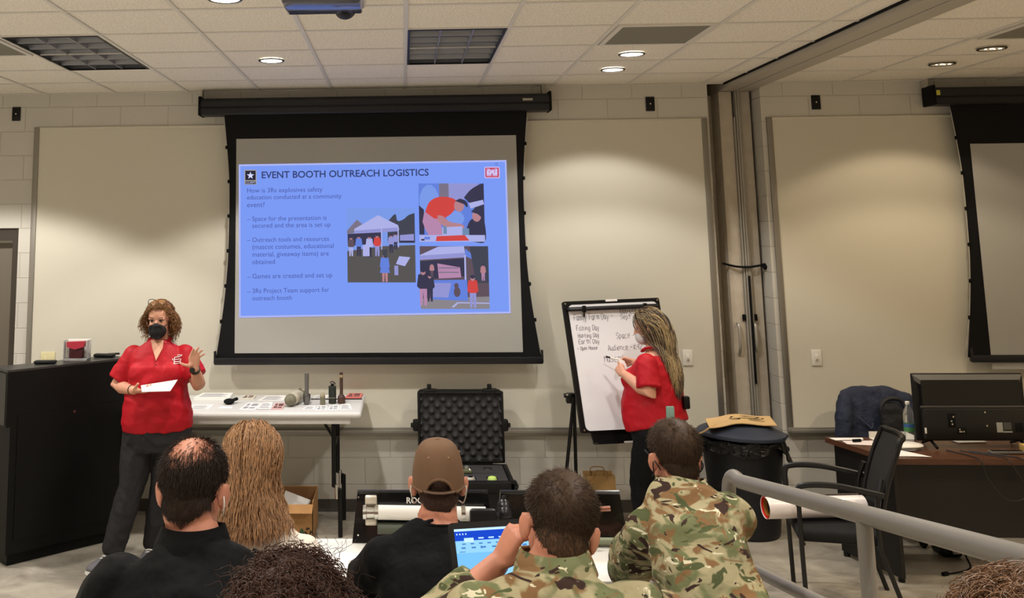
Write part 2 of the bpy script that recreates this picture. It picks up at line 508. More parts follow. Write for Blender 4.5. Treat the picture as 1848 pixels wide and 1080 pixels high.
# door in the left corner
M_BRONZE = mat('dark_bronze_frame', (58, 50, 42), 0.5)
M_DOOR = mat('grey_brown_door', (108, 100, 88), 0.5)
d1 = MB().span((-4.3, 0.10, 0), (-3.25, 0.145, 2.13))
door = struct('door_1', d1, M_DOOR)
f = MB(); f.span((-4.3, 0.02, 2.135), (-3.196, 0.16, 2.238)); f.span((-3.25, 0.02, 0), (-3.196, 0.16, 2.135)); f.span((-4.299, 0.02, 0), (-4.25, 0.16, 2.135))
struct('door_frame', f, M_BRONZE, door)
struct('door_head_highlight', MB().span((-4.25, 0.055, 2.118), (-3.25, 0.099, 2.135)), M_ALU, door)  # bright strip paints the thin highlight along the frame head
struct('door_back_wall', MB().span((-4.3, 0.9, 0), (-3.195, 0.98, 2.239)), M_PAINT, door)

# ceiling track of the folding partition
tr = MB()
tr.m = 0; tr.span((2.655, -10.6, 3.318), (2.785, 0.98, 3.43), 0.004); tr.span((2.797, -10.6, 3.318), (2.925, 0.98, 3.43), 0.004)
tr.m = 1; tr.span((2.925, -10.6, 3.345), (2.972, 0.0, 3.37)); tr.m = 2; tr.span((2.785, -10.6, 3.36), (2.797, 0.98, 3.43)); tr.span((2.645, -10.6, 3.352), (2.656, 0.0, 3.43))  # black strip at the left edge paints its shadow gap; another darkens the seam
struct('trim_1', tr, [M_ALUP, M_TBAR, M_BLACKM])

# ------------------------------------------------------------------ folding partition stacked in its recess
M_VINYL = mat('grey_partition_vinyl', (194, 184, 168), 0.7, bump=(160, 0.4, 0.004), var=(14, 0.1))
M_HOOK = mat('partition_hardware', (170, 166, 156), 0.4, metal=0.3)
pt = thing('folding_partition', 'grey folding partition panels stacked in the wall recess behind the trash can', 'partition', (2.74, 0.4, 0))
def slice_panel(x0, x1, y0, nm='panel'):
    return MB().span((x0, y0, 0.02), (x1, 0.92, 3.317), 0.006).build(nm, M_VINYL, pt)
slice_panel(2.655, 2.762, 0.15); slice_panel(2.828, 2.918, 0.17)
MB().span((2.595, 0.34, 0.02), (2.653, 0.92, 3.31), 0.005).build('panel', M_VINYL, pt)
e = MB()
for x, w, y in ((2.770, 0.012, 0.13), (2.787, 0.012, 0.12), (2.806, 0.016, 0.125), (2.822, 0.01, 0.135)):
    e.span((x - w / 2, y, 0.02), (x + w / 2, 0.6, 3.317 if x != 2.770 else 3.1), 0.002)
e.build('edge_channels', M_HOOK, pt)
MB().span((2.792, 0.105, 0.95), (2.806, 0.13, 1.8), 0.002).build('black_seal', M_BLACKM, pt, label='black rubber seal strip')
for x, y in ((2.72, 0.15), (2.855, 0.165)):
    h = MB().tube(smooth_path([(x - 0.025, y, 1.42), (x - 0.03, y - 0.045, 1.40), (x - 0.03, y - 0.05, 1.25), (x - 0.025, y, 1.17)], 6), 0.012, 8)
    h.build('pull_handle', M_HOOK, pt)
s = MB(); s.tube(smooth_path([(2.60, 0.14, 1.90), (2.70, 0.112, 1.875), (2.80, 0.105, 1.87), (2.93, 0.14, 1.885)], 6), (0.004, 0.018)[1], 8, flat=0.5)
s.tube([(2.925, 0.13, 1.885), (2.935, 0.10, 1.86)], 0.02, 8)
s.build('strap', M_BLACKM, pt, label='black strap holding the panels together')
for x in (2.748, 2.84): MB().span((x - 0.012, 0.135, 1.44), (x + 0.012, 0.17, 1.49), 0.002).build('latch', M_BLACKM, pt)

# ------------------------------------------------------------------ whiteboards
M_BOARD = mat('board_enamel', (208, 203, 187), 0.32, spec=0.35)
def whiteboard(x0, x1, label):
    z0, z1 = 0.64, 3.06
    t = thing('whiteboard', label, 'whiteboard', ((x0 + x1) / 2, 0, 0.6))
    MB().span((x0, -0.012, z0), (x1, 0.0, z1)).build('writing_surface', M_BOARD, t, smooth=False)
    MB().span((x0 - 0.045, -0.02, z0), (x0, 0.0, z1 + 0.018), 0.003).build('side_frame', M_ALU, t)
    MB().span((x1, -0.02, z0), (x1 + 0.045, 0.0, z1 + 0.018), 0.003).build('side_frame', M_ALU, t)
    MB().span((x0, -0.018, z1), (x1, 0.0, z1 + 0.018), 0.003).build('top_frame', M_BOARD, t)
    ty = MB(); ty.span((x0 - 0.045, -0.075, 0.612), (x1 + 0.045, 0.0, 0.622), 0.003); ty.span((x0 - 0.045, -0.02, 0.575), (x1 + 0.045, 0.0, 0.64), 0.003); ty.span((x0 - 0.045, -0.082, 0.610), (x1 + 0.045, -0.072, 0.635), 0.003)
    ty.build('pen_tray', M_ALU, t)
whiteboard(-3.045, 2.452, 'long cream whiteboard on the block wall behind the lit projection screen')
whiteboard(3.02, 7.6, 'cream whiteboard on the block wall behind the blank projection screen and desk')

# ------------------------------------------------------------------ projection screens
M_SCREEN = mat('screen_fabric', (170, 169, 164), 0.8, spec=0.15)
M_SBLACK = mat('screen_black_masking', (9, 9, 11), 0.75, spec=0.25)
M_SHELL = mat('black_screen_housing', (22, 22, 26), 0.4)
M_CORD = mat('pale_cord', (190, 186, 176), 0.6)
def interp(prof, z):
    for (z0, x0), (z1, x1) in zip(prof, prof[1:]):
        if z <= z0 and z >= z1:
            return x0 + (x1 - x0) * (z0 - z) / (z0 - z1)
    return prof[-1][1]
def screen(x0, prof, mirror, wx0, wx1, wz0, wz1, barx, label, hx0, hx1):
    t = thing('projection_screen', label, 'projection screen', ((hx0 + hx1) / 2, -0.12, 1.14))
    zs = [3.15 - (3.15 - 1.18) * i / 40 for i in range(41)]
    pp = smooth_path([(p[1], 0, p[0]) for p in prof], 10)
    pl = [(q.z, q.x) for q in pp]
    L = [interp(pl, max(min(z, pl[0][0]), pl[-1][0])) for z in zs]
    Rr = [mirror - x for x in L]
    b = MB()
    for i in range(40):
        a = [(L[i], -0.118, zs[i]), (Rr[i], -0.118, zs[i]), (Rr[i + 1], -0.118, zs[i + 1]), (L[i + 1], -0.118, zs[i + 1])]
        b.quad(*a); b.quad(*[(x, -0.114, z) for x, _, z in a][::-1])
    b.build('black_masking', M_SBLACK, t, smooth=False, fix=False)
    MB().span((wx0, -0.1215, wz0), (wx1, -0.119, wz1)).build('viewing_surface', M_SCREEN, t, smooth=False)
    h = MB(); sec = [(-0.19, 3.155), (-0.175, 3.142), (-0.04, 3.142), (-0.02, 3.16), (-0.02, 3.27), (-0.10, 3.285), (-0.17, 3.28), (-0.19, 3.255), (-0.19, 3.21), (-0.183, 3.205), (-0.183, 3.20), (-0.19, 3.195)]
    h.slab([(hx0, y, z) for y, z in sec], (1, 0, 0), hx1 - hx0)
    hs = h.build('housing', M_SHELL, t)
    for x in (hx0, hx1):
        MB().span((x - 0.012, -0.195, 3.138), (x + 0.012, -0.015, 3.30), 0.01).build('end_cap', M_BLACKM, t)
    MB().span((hx0 - 0.01, -0.10, 3.27), (hx0 + 0.004, -0.02, 3.36)).build('hanger_bracket', M_ALUP, t)
    MB().span((hx1 - 0.05, -0.10, 3.27), (hx1 - 0.04, -0.02, 3.36)).build('hanger_bracket', M_ALUP, t)
    bar = MB(); bar.span((barx, -0.142, 1.143), (mirror - barx, -0.10, 1.198), 0.006); bar.span((barx - 0.004, -0.14, 1.15), (barx + 0.012, -0.102, 1.25), 0.004); bar.span((mirror - barx - 0.012, -0.14, 1.15), (mirror - barx + 0.004, -0.102, 1.25), 0.004)
    bar.build('bottom_bar', M_SHELL, t)
    for sgn in (0, 1):
        c = MB(); path = []
        for z in [3.10 - 1.86 * i / 30 for i in range(31)]:
            x = interp(pl, z) - 0.006 - 0.012 * max(0, (1.5 - z) / 0.3)
            path.append((x if not sgn else mirror - x, -0.116, z))
        c.tube(path, 0.0025, 6); c.build('lacing_cord', M_CORD, t)
    for z in (2.88, 2.60, 2.32, 2.04, 1.76, 1.48):
        for sgn in (0, 1):
            x = interp(pl, z) - 0.004
            MB().box((x if not sgn else mirror - x, -0.117, z), (0.022, 0.016, 0.03), 0.006).build('lacing_tab', M_BLACKM, t)
    return t, hs
PROF = [(3.20, -1.468), (3.133, -1.458), (2.75, -1.422), (2.5, -1.410), (2.05, -1.414), (1.8, -1.428), (1.57, -1.452), (1.35, -1.482), (1.16, -1.512), (1.10, -1.52)]
scr, hs = screen(0, PROF, -0.435, -1.356, 0.929, 1.232, 2.948, -1.517, 'large tensioned projection screen showing a lit blue slide', -1.652, 1.206)
MB().span((0.985, -0.194, 3.222), (1.065, -0.189, 3.24)).build('name_plate', M_ALUP, hs)
PROF2 = [(z, x + 5.848) for z, x in PROF]
scr2, hs2 = screen(0, PROF2, 2 * 5.848 - 0.435, 4.512, 6.75, 1.09, 2.83, 4.36, 'blank projection screen with black border at the right edge', 4.236, 7.05)
MB().span((4.250, -0.194, 3.215), (4.278, -0.1895, 3.255)).build('yellow_sticker', mat('yellow_sticker', (196, 190, 70), 0.6), hs2, label='small yellow sticker')

# ---- the projected slide (glowing panels on the screen stand in for the projector's light)
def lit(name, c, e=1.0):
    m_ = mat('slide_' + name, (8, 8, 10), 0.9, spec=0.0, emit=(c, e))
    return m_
SQ = [Vector((-1.335, 0, 2.738)), Vector((0.846, 0, 2.747)), Vector((0.843, 0, 1.531)), Vector((-1.322, 0, 1.508))]
def SL(u, v, dy=0.0):
    p = (SQ[0] * (1 - u) + SQ[1] * u) * (1 - v) + (SQ[3] * (1 - u) + SQ[2] * u) * v
    return Vector((p.x, -0.1225 - dy, p.z))
def pxuv(x, y):
    u = (x - 431.0) / 485.0
    return u, (y - 297.0 + 8 * u) / 277.0
def sl_poly(mb, pts, dy):
    """flat shape on the slide, corner points given in slide units of the picture"""
    P = [SL(*pxuv(*p), dy) for p in pts]
    mb.add(P, [tuple(range(len(P)))])
def sl_rect(mb, x0, y0, x1, y1, dy): sl_poly(mb, [(x0, y0), (x1, y0), (x1, y1), (x0, y1)], dy)
def sl_ell(mb, cx, cy, rx, ry, dy, n=14): sl_poly(mb, [(cx + rx * math.cos(2 * PI * i / n), cy + ry * math.sin(2 * PI * i / n)) for i in range(n)], dy)
def sl_text(mb, s, x, y, width, dy, bold=0.0):
    vs, fs = text_mesh(s, 1.0, bold=bold)
    w = max(v[0] for v in vs) - min(v[0] for v in vs)
    k = width / 485.0 * 2.175 / w
    u0, v0 = pxuv(x, y)
    mb.add([SL(u0 + a * k / 2.175, v0 - b * k / 1.222, dy) for a, b in vs], fs)
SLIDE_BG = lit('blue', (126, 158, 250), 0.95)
g = MB()
n = 1
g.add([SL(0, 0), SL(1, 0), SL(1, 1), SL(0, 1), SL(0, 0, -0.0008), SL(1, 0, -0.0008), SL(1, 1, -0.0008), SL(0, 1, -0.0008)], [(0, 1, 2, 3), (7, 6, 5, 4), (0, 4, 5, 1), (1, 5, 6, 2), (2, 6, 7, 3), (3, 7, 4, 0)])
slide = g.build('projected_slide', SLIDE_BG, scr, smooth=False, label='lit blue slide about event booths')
bd = MB()
for a, b_ in (((0, 0), (1, 0)), ((1, 0), (1, 1)), ((1, 1), (0, 1)), ((0, 1), (0, 0))):
    w_ = 0.006
    if a[1] == b_[1]:
        v0, v1 = (0, 0.012) if a[1] == 0 else (0.988, 1)
        bd.add([SL(0, v0, .0006), SL(1, v0, .0006), SL(1, v1, .0006), SL(0, v1, .0006)], [(0, 1, 2, 3)])
    else:
        u0, u1 = (0, w_) if a[0] == 0 else (1 - w_, 1)
        bd.add([SL(u0, 0, .0008), SL(u1, 0, .0008), SL(u1, 1, .0008), SL(u0, 1, .0008)], [(0, 1, 2, 3)])
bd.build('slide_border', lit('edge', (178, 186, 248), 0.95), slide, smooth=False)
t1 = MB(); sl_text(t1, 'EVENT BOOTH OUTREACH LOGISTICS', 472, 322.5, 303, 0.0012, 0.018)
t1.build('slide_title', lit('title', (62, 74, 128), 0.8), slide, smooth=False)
t2 = MB()
for s_, x, y, w_ in (('How is 3Rs explosives safety', 445.5, 349, 137), ('education conducted at a community', 445.5, 361.5, 172), ('event?', 445.5, 375.5, 32),
                     ('–', 446, 401, 6), ('Space for the presentation is', 454.8, 400.5, 135), ('secured and the area is set up', 454.8, 413, 142),
                     ('–', 446, 439, 6), ('Outreach tools and resources', 454.8, 438.5, 139), ('(mascot costumes, educational', 454.8, 451.5, 147), ('material, giveaway items) are', 454.8, 465, 138), ('obtained', 454.8, 478.5, 41),
                     ('–', 446, 505, 6), ('Games are created and set up', 454.8, 504, 144), ('–', 446, 531, 6), ('3Rs Project Team support for', 454.8, 530, 138), ('outreach booth', 454.8, 543, 71), ('12', 894, 299, 5)):
    sl_text(t2, s_, x, y, w_, 0.0012)
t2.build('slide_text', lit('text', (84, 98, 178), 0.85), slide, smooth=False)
# left emblem: dark square with a white star over a name bar
em = MB(); sl_rect(em, 441.5, 307, 463.5, 334, 0.001); em.m = 1; sl_rect(em, 443, 308.5, 462, 326, 0.0014); sl_rect(em, 443, 328, 462, 333, 0.0014)
em.m = 2; sl_poly(em, [(452.5 + (7.0 if i % 2 == 0 else 2.9) * math.sin(PI * i / 5), 317.5 - (7.0 if i % 2 == 0 else 2.9) * math.cos(PI * i / 5)) for i in range(10)], 0.0018)
sl_text(em, 'U.S.ARMY', 444, 332, 17, 0.0018)
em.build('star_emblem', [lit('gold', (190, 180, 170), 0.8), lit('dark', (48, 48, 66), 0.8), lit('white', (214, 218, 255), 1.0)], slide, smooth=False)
# right emblem: white castle in a red badge
em = MB()
def rrect(x0, y0, x1, y1, r):
    out = []
    for cx, cy, a in ((x1 - r, y0 + r, -PI / 2), (x1 - r, y1 - r, 0), (x0 + r, y1 - r, PI / 2), (x0 + r, y0 + r, PI)):
        out += [(cx + r * math.cos(a + PI / 2 * i / 4), cy + r * math.sin(a + PI / 2 * i / 4)) for i in range(5)]
    return out
sl_poly(em, rrect(876, 301.5, 903.5, 322.5, 3), 0.001); em.m = 1; sl_poly(em, rrect(877.5, 303, 902, 321, 2), 0.0014)
em.m = 0; sl_rect(em, 880, 305, 899, 318.5, 0.0018); em.m = 1
for x in (881, 887.5, 894): sl_rect(em, x, 306, x + 1.6, 308.5, 0.0022)
sl_rect(em, 886.5, 305, 893, 306.5, 0.0022); sl_rect(em, 888.5, 313.5, 890.8, 318.5, 0.0022); sl_rect(em, 884.3, 309.5, 885.6, 312.5, 0.0022); sl_rect(em, 893.5, 309.5, 894.8, 312.5, 0.0022)
sl_rect(em, 885.5, 305, 886.3, 308, 0.0022); sl_rect(em, 892.8, 305, 893.6, 308, 0.0022); sl_rect(em, 880, 316.5, 899, 317.2, 0.0022)
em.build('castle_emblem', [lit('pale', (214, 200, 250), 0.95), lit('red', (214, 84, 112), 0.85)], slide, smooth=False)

PAL = {'sky': (132, 166, 250), 'grass': (96, 92, 92), 'tree': (74, 76, 90), 'white': (186, 190, 248), 'pale': (158, 160, 226), 'dark': (64, 62, 86), 'red': (224, 78, 74), 'skin': (196, 140, 150), 'blue': (108, 140, 236), 'brown': (104, 88, 100), 'teal': (120, 150, 190), 'grey': (132, 124, 146), 'pink': (196, 146, 186), 'road': (150, 144, 150)}
PK = list(PAL)
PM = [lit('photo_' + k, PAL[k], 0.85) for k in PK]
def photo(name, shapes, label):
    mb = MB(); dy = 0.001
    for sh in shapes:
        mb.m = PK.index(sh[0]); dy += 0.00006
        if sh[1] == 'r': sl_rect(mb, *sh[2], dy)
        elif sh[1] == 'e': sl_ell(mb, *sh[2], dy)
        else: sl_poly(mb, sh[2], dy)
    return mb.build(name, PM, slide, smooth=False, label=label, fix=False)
def figure(x, y, h, top, leg, hair='dark'):
    """a tiny standing figure with its feet at (x, y)"""
    return [(leg, 'p', [(x - h * .10, y - h * .48), (x + h * .10, y - h * .48), (x + h * .09, y), (x + h * .02, y), (x, y - h * .4), (x - h * .03, y), (x - h * .09, y)]),
            (top, 'p', [(x - h * .13, y - h * .84), (x + h * .13, y - h * .84), (x + h * .17, y - h * .52), (x + h * .10, y - h * .45), (x - h * .10, y - h * .45), (x - h * .17, y - h * .52)]),
            ('skin', 'e', (x, y - h * .91, h * .07, h * .09)), (hair, 'e', (x, y - h * .95, h * .075, h * .06))]
def curve_pts(pts, n=5): return [(q.x, q.y) for q in smooth_path([(a, b, 0) for a, b in pts], n)]
photo('slide_photo', [('sky', 'r', (627, 377, 749, 511)),
    ('tree', 'p', [(700, 440)] + curve_pts([(700, 402), (714, 388), (718, 400), (728, 398), (738, 390), (749, 386)]) + [(749, 440)]),
    ('grass', 'p', [(627, 455), (690, 446), (749, 444), (749, 511), (627, 511)]),
    ('grey', 'p', [(627, 418), (645, 398), (662, 412), (662, 420), (627, 424)]), ('white', 'p', [(640, 415), (683, 390), (719, 408), (721, 416), (640, 424)]),
    ('pale', 'p', [(640, 418), (720, 412), (720, 419), (640, 425)]), ('dark', 'p', [(628, 424), (690, 421), (690, 440), (628, 446)]), ('white', 'r', (688, 392, 690, 452)), ('white', 'r', (718, 412, 720, 448)),
    ('pale', 'p', [(722, 426), (747, 424), (747, 436), (722, 438)]), ('dark', 'r', (722, 436, 747, 440))]
    + figure(634, 464, 36, 'brown', 'white') + figure(648, 464, 38, 'blue', 'dark') + figure(667, 466, 40, 'white', 'dark') + figure(681, 464, 40, 'red', 'pale') + figure(706, 458, 34, 'pale', 'dark') + figure(714, 452, 30, 'pale', 'dark')
    + [('white', 'r', (655, 444, 667, 464)), ('white', 'p', [(720, 464), (740, 466), (730, 482), (714, 478)]), ('pale', 'r', (711, 481, 718, 498))]
    + figure(694, 510, 52, 'blue', 'skin') + [('blue', 'p', [(690, 470), (698, 470), (703, 494), (685, 494)]), ('tree', 'p', [(690, 452), (699, 452), (698, 468), (692, 466)])], 'outdoor photo of tents and visitors on grass')
photo('slide_photo', [('blue', 'r', (757, 332, 874, 438)), ('sky', 'e', (776, 366, 18, 32)), ('grey', 'r', (794, 332, 811, 368)), ('pale', 'p', [(811, 332), (866, 332), (838, 362), (811, 366)]),
    ('dark', 'p', curve_pts([(838, 358), (850, 344), (866, 334), (874, 332)]) + [(874, 438), (862, 438), (860, 380)]), ('white', 'p', [(846, 368), (872, 362), (874, 370), (850, 378)]), ('sky', 'e', (822, 396, 16, 14)), ('blue', 'e', (850, 392, 9, 10)),
    ('dark', 'p', [(757, 372), (766, 380), (766, 425), (757, 425)]),
    ('pink', 'p', curve_pts([(766, 386), (776, 382), (790, 392), (797, 412), (797, 432), (782, 434), (770, 420), (763, 402)])),
    ('red', 'p', curve_pts([(768, 384), (776, 366), (792, 357), (814, 358), (825, 366), (818, 384), (800, 396), (784, 396)])),
    ('skin', 'p', curve_pts([(790, 390), (800, 392), (812, 402), (832, 406), (838, 412), (828, 416), (804, 412), (790, 400)])),
    ('skin', 'e', (829, 373, 9, 11)), ('dark', 'p', curve_pts([(822, 364), (832, 360), (843, 366), (844, 376), (838, 370)])),
    ('dark', 'p', curve_pts([(842, 412), (850, 398), (866, 396), (874, 404), (874, 438), (850, 438)])), ('skin', 'e', (860, 392, 8, 10)), ('dark', 'p', curve_pts([(850, 384), (860, 376), (870, 382), (870, 394), (862, 388)])),
    ('white', 'p', [(798, 412), (834, 410), (834, 426), (798, 426)]), ('teal', 'r', (800, 410, 806, 424)), ('teal', 'r', (834, 414, 846, 426)), ('white', 'r', (757, 426, 874, 438)), ('red', 'p', [(788, 428), (838, 426), (846, 436), (786, 437)]), ('blue', 'r', (766, 429, 776, 434)), ('dark', 'r', (760, 433, 766, 436))], 'photo of a person in a red shirt leaning over a table')
photo('slide_photo', [('brown', 'r', (757, 446, 879, 558)), ('white', 'p', [(757, 462), (790, 447), (836, 446), (838, 460), (757, 470)]), ('pale', 'p', [(757, 463), (838, 458), (838, 466), (757, 471)]),
    ('blue', 'p', [(838, 450), (852, 462), (852, 470), (838, 464)]), ('tree', 'p', [(846, 447), (879, 446), (879, 512), (856, 512)]), ('dark', 'p', [(757, 473), (836, 468), (836, 500), (757, 506)]),
    ('pink', 'p', [(788, 477), (828, 484), (830, 502), (790, 504)]), ('grey', 'r', (790, 484, 826, 486)), ('grey', 'r', (790, 492, 826, 494)), ('white', 'r', (836, 462, 839, 520)),
    ('road', 'p', [(757, 540), (879, 536), (879, 558), (757, 558)]), ('blue', 'p', [(774, 507), (840, 506), (841, 544), (776, 541)]), ('pale', 'p', [(778, 512), (812, 512), (806, 538), (778, 537)]), ('brown', 'e', (822, 528, 6, 9)), ('brown', 'e', (821, 517, 4, 5)),
    ('white', 'p', [(812, 554), (822, 546), (879, 547), (879, 549), (824, 548), (815, 556)])]
    + figure(762, 552, 66, 'dark', 'pink') + figure(774, 545, 50, 'dark', 'dark') + figure(778, 502, 26, 'skin', 'brown') + figure(850, 556, 58, 'red', 'pale') + figure(869, 508, 30, 'skin', 'pink'), 'photo of a tent with banners and visitors')

# ------------------------------------------------------------------ ceiling fixtures
M_TRIM = mat('can_trim', (60, 56, 52), 0.35, metal=0.6)
M_LENS = mat('can_lens_lit', (255, 250, 240), 0.4, emit=((255, 246, 228), 5.0))
M_LENSD = mat('can_lens_dim', (120, 110, 96), 0.25, metal=0.5, emit=((255, 226, 180), 0.25))
def downlight(x, y, label, dim=False):
    t = thing('recessed_downlight', label, 'ceiling light', (x, y, ZC - 0.008), 0, 'recessed ceiling cans')
    MB().lathe([(0.074, 0.0), (0.088, 0.0), (0.090, 0.004), (0.088, 0.007), (0.074, 0.007)], (x, y, ZC - 0.008), n=32, ring=True).build('trim_ring', M_TRIM, t)
    MB().lathe([(0.001, 0.003), (0.05, 0.0025), (0.073, 0.002), (0.073, 0.0055), (0.001, 0.0055)], (x, y, ZC - 0.008), n=32).build('lens', M_LENSD if dim else M_LENS, t)
    if dim:
        g = MB()
        for i, r in enumerate((0.008, 0.012, 0.007, 0.011)): g.ball((x - 0.035 + 0.028 * i, y + 0.008 * (-1) ** i, ZC - 0.0065), (r, r * 1.3, 0.002), 10, 6)
        g.build('glint', mat('can_glint_glow', (255, 244, 220), 0.3, emit=((255, 236, 200), 3.0)), t)  # glowing beads imitate glints on the dim lens
downlight(-0.886, -1.465, 'lit round ceiling light above the left half of the lit screen')
downlight(1.566, -1.472, 'lit round ceiling light just in front of the grey air vent')
downlight(1.575, -0.835, 'lit round ceiling light nearest the wall above the easel')
downlight(-0.881, -3.254, 'lit round ceiling light cut by the top edge, left of the projector')
downlight(3.954, -1.447, 'dim round ceiling light near the vent right of the ceiling track', True)
downlight(3.956, -0.84, 'dim round ceiling light nearest the wall right of the ceiling track', True)
for x, y, w_, c in LIT:
    spot((x, y, ZC - 0.03), w_, c)

M_VENT = mat('grey_vent_mesh', (126, 122, 110), 0.7, bump=(400, 0.4, 0.003))
def vent(x0, x1, y0, y1, label):
    t = thing('air_vent', label, 'ceiling vent', ((x0 + x1) / 2, (y0 + y1) / 2, ZC - 0.006), 0, 'ceiling air vents')
    MB().span((x0, y0, ZC - 0.004), (x1, y1, ZC + 0.002)).build('grille', M_VENT, t, smooth=False)
    f_ = MB(); w_ = 0.03
    f_.span((x0 - w_, y0 - w_, ZC - 0.006), (x1 + w_, y0, ZC + 0.003)); f_.span((x0 - w_, y1, ZC - 0.006), (x1 + w_, y1 + w_, ZC + 0.003)); f_.span((x0 - w_, y0, ZC - 0.006), (x0, y1, ZC + 0.003)); f_.span((x1, y0, ZC - 0.006), (x1 + w_, y1, ZC + 0.003))
    f_.build('frame', M_TBAR, t)
vent(1.305, 1.815, -2.385, -1.84, 'grey square ceiling vent behind the two lit round lights')
vent(3.70, 4.21, -2.36, -1.81, 'grey ceiling vent right of the ceiling track')
vent(-2.97, -2.455, -2.37, -1.83, 'grey ceiling vent at the far left beside the dark light panel')

M_REFL = mat('louvre_metal', (150, 152, 158), 0.35, metal=0.5)
M_REFLD = mat('troffer_reflector', (104, 106, 112), 0.4, metal=0.4)
def troffer(x0, label):
    x1 = x0 + TT; y1 = Y0 - TT; y0 = y1 - 2 * TT
    t = thing('light_troffer', label, 'ceiling light panel', ((x0 + x1) / 2, (y0 + y1) / 2, ZC - 0.004), 0, 'unlit louvred ceiling panels')
    h = MB(); a = 0.016
    h.span((x0 + a, y0 + a, ZC + 0.060), (x1 - a, y1 - a, ZC + 0.067)); h.span((x0 + a - .004, y0 + a, ZC), (x0 + a, y1 - a, ZC + 0.09)); h.span((x1 - a, y0 + a, ZC), (x1 - a + .004, y1 - a, ZC + 0.09)); h.span((x0 + a, y0 + a - .004, ZC), (x1 - a, y0 + a, ZC + 0.09)); h.span((x0 + a, y1 - a, ZC), (x1 - a, y1 - a + .004, ZC + 0.09))
    h.build('reflector_box', M_REFLD, t, smooth=False)
    f_ = MB()
    f_.span((x0 + .012, y0 + .012, ZC - 0.004), (x0 + .026, y1 - .012, ZC + .006)); f_.span((x1 - .026, y0 + .012, ZC - 0.004), (x1 - .012, y1 - .012, ZC + .006)); f_.span((x0 + .026, y0 + .012, ZC - 0.004), (x1 - .026, y0 + .022, ZC + .006)); f_.span((x0 + .026, y1 - .022, ZC - 0.004), (x1 - .026, y1 - .012, ZC + .006))
    f_.build('frame', M_BLACK, t)
    l = MB()
    for i in range(1, 3):
        x = x0 + a + (x1 - x0 - 2 * a) * i / 3
        l.slab([(x - 0.004, y0 + a, ZC), (x + 0.004, y0 + a, ZC), (x + 0.008, y0 + a, ZC + 0.035), (x - 0.008, y0 + a, ZC + 0.035)], (0, 1, 0), y1 - y0 - 2 * a)
    for i in range(1, 6):
        y = y0 + a + (y1 - y0 - 2 * a) * i / 6
        l.slab([(x0 + a, y - 0.003, ZC), (x0 + a, y + 0.003, ZC), (x0 + a, y + 0.008, ZC + 0.032), (x0 + a, y - 0.008, ZC + 0.032)], (1, 0, 0), x1 - x0 - 2 * a)
    l.build('louvre', M_REFL, t, smooth=False)
troffer(X0, 'unlit louvred ceiling panel above the middle of the lit screen')
troffer(X0 - 4 * TT, 'unlit louvred ceiling panel at the left edge of the ceiling')

# projector hanging from the ceiling (mostly above the frame)
pj = thing('projector', 'white ceiling projector lit blue underneath, cut by the top edge', 'projector', (-0.38, -3.25, 3.24))
M_PROJ = mat('projector_shell', (196, 196, 200), 0.25, coat=0.4)
MB().box((-0.38, -3.30, 3.345), (0.42, 0.30, 0.075), 0.03, seg=4).build('body', M_PROJ, pj)
MB().box((-0.38, -3.30, 3.302), (0.385, 0.27, 0.03), 0.012).build('underside', mat('projector_base', (70, 72, 84), 0.2, coat=0.6), pj, label='dark glossy underside')
MB().lathe([(0.02, -0.02), (0.05, -0.018), (0.056, 0.0), (0.056, 0.05), (0.03, 0.05)], (-0.28, -3.165, 3.330), (0, 1, -0.15)).build('lens', M_BLACK, pj)
MB().cyl((-0.38, -3.30, 3.36), (-0.38, -3.30, 3.48), 0.03).build('mount_pole', M_ALUP, pj)

# ------------------------------------------------------------------ small things on the wall
def jack(x, z, label):
    t = thing('wall_jack_plate', label, 'wall plate', (x, -0.01, z - 0.06), 0, 'black jack plates high on the wall')
    MB().box((x, -0.006, z), (0.072, 0.012, 0.118), 0.004).build('plate', M_BLACK, t)
    MB().cyl((x, -0.01, z), (x, -0.018, z), 0.007, 12).build('socket', M_CHROME, t)
jack(2.048, 3.202, 'black jack plate high on the wall right of the lit screen')
jack(3.385, 3.195, 'black jack plate high on the wall above the right whiteboard')
jack(-3.253, 3.197, 'black jack plate high on the wall at the far left')
def switch(x, z, label, m_, w_=0.078, h_=0.122, y=-0.0126):
    t = thing('light_switch', label, 'light switch', (x, y, z - h_ / 2), 0, 'wall light switches')
    MB().box((x, y - 0.004, z), (w_, 0.008, h_), 0.003).build('plate', m_, t)
    tx = x if w_ < 0.09 else x - 0.02
    MB().box((tx, y - 0.009, z), (0.026, 0.006, 0.05), 0.002).build('rocker', M_WHITEPL if m_ is M_WHITEPL else m_, t)
    MB().box((tx, y - 0.014, z - 0.010), (0.011, 0.012, 0.014), 0.002).build('toggle', M_ALUP, t)
switch(2.235, 1.172, 'white wall switch between the easel writer and the partition', M_WHITEPL)
switch(3.234, 1.168, 'white wall switch on the right whiteboard above the desk', M_WHITEPL)
switch(-2.905, 1.175, 'ivory double wall switch just above the black podium', M_IVORY, 0.118, 0.12)
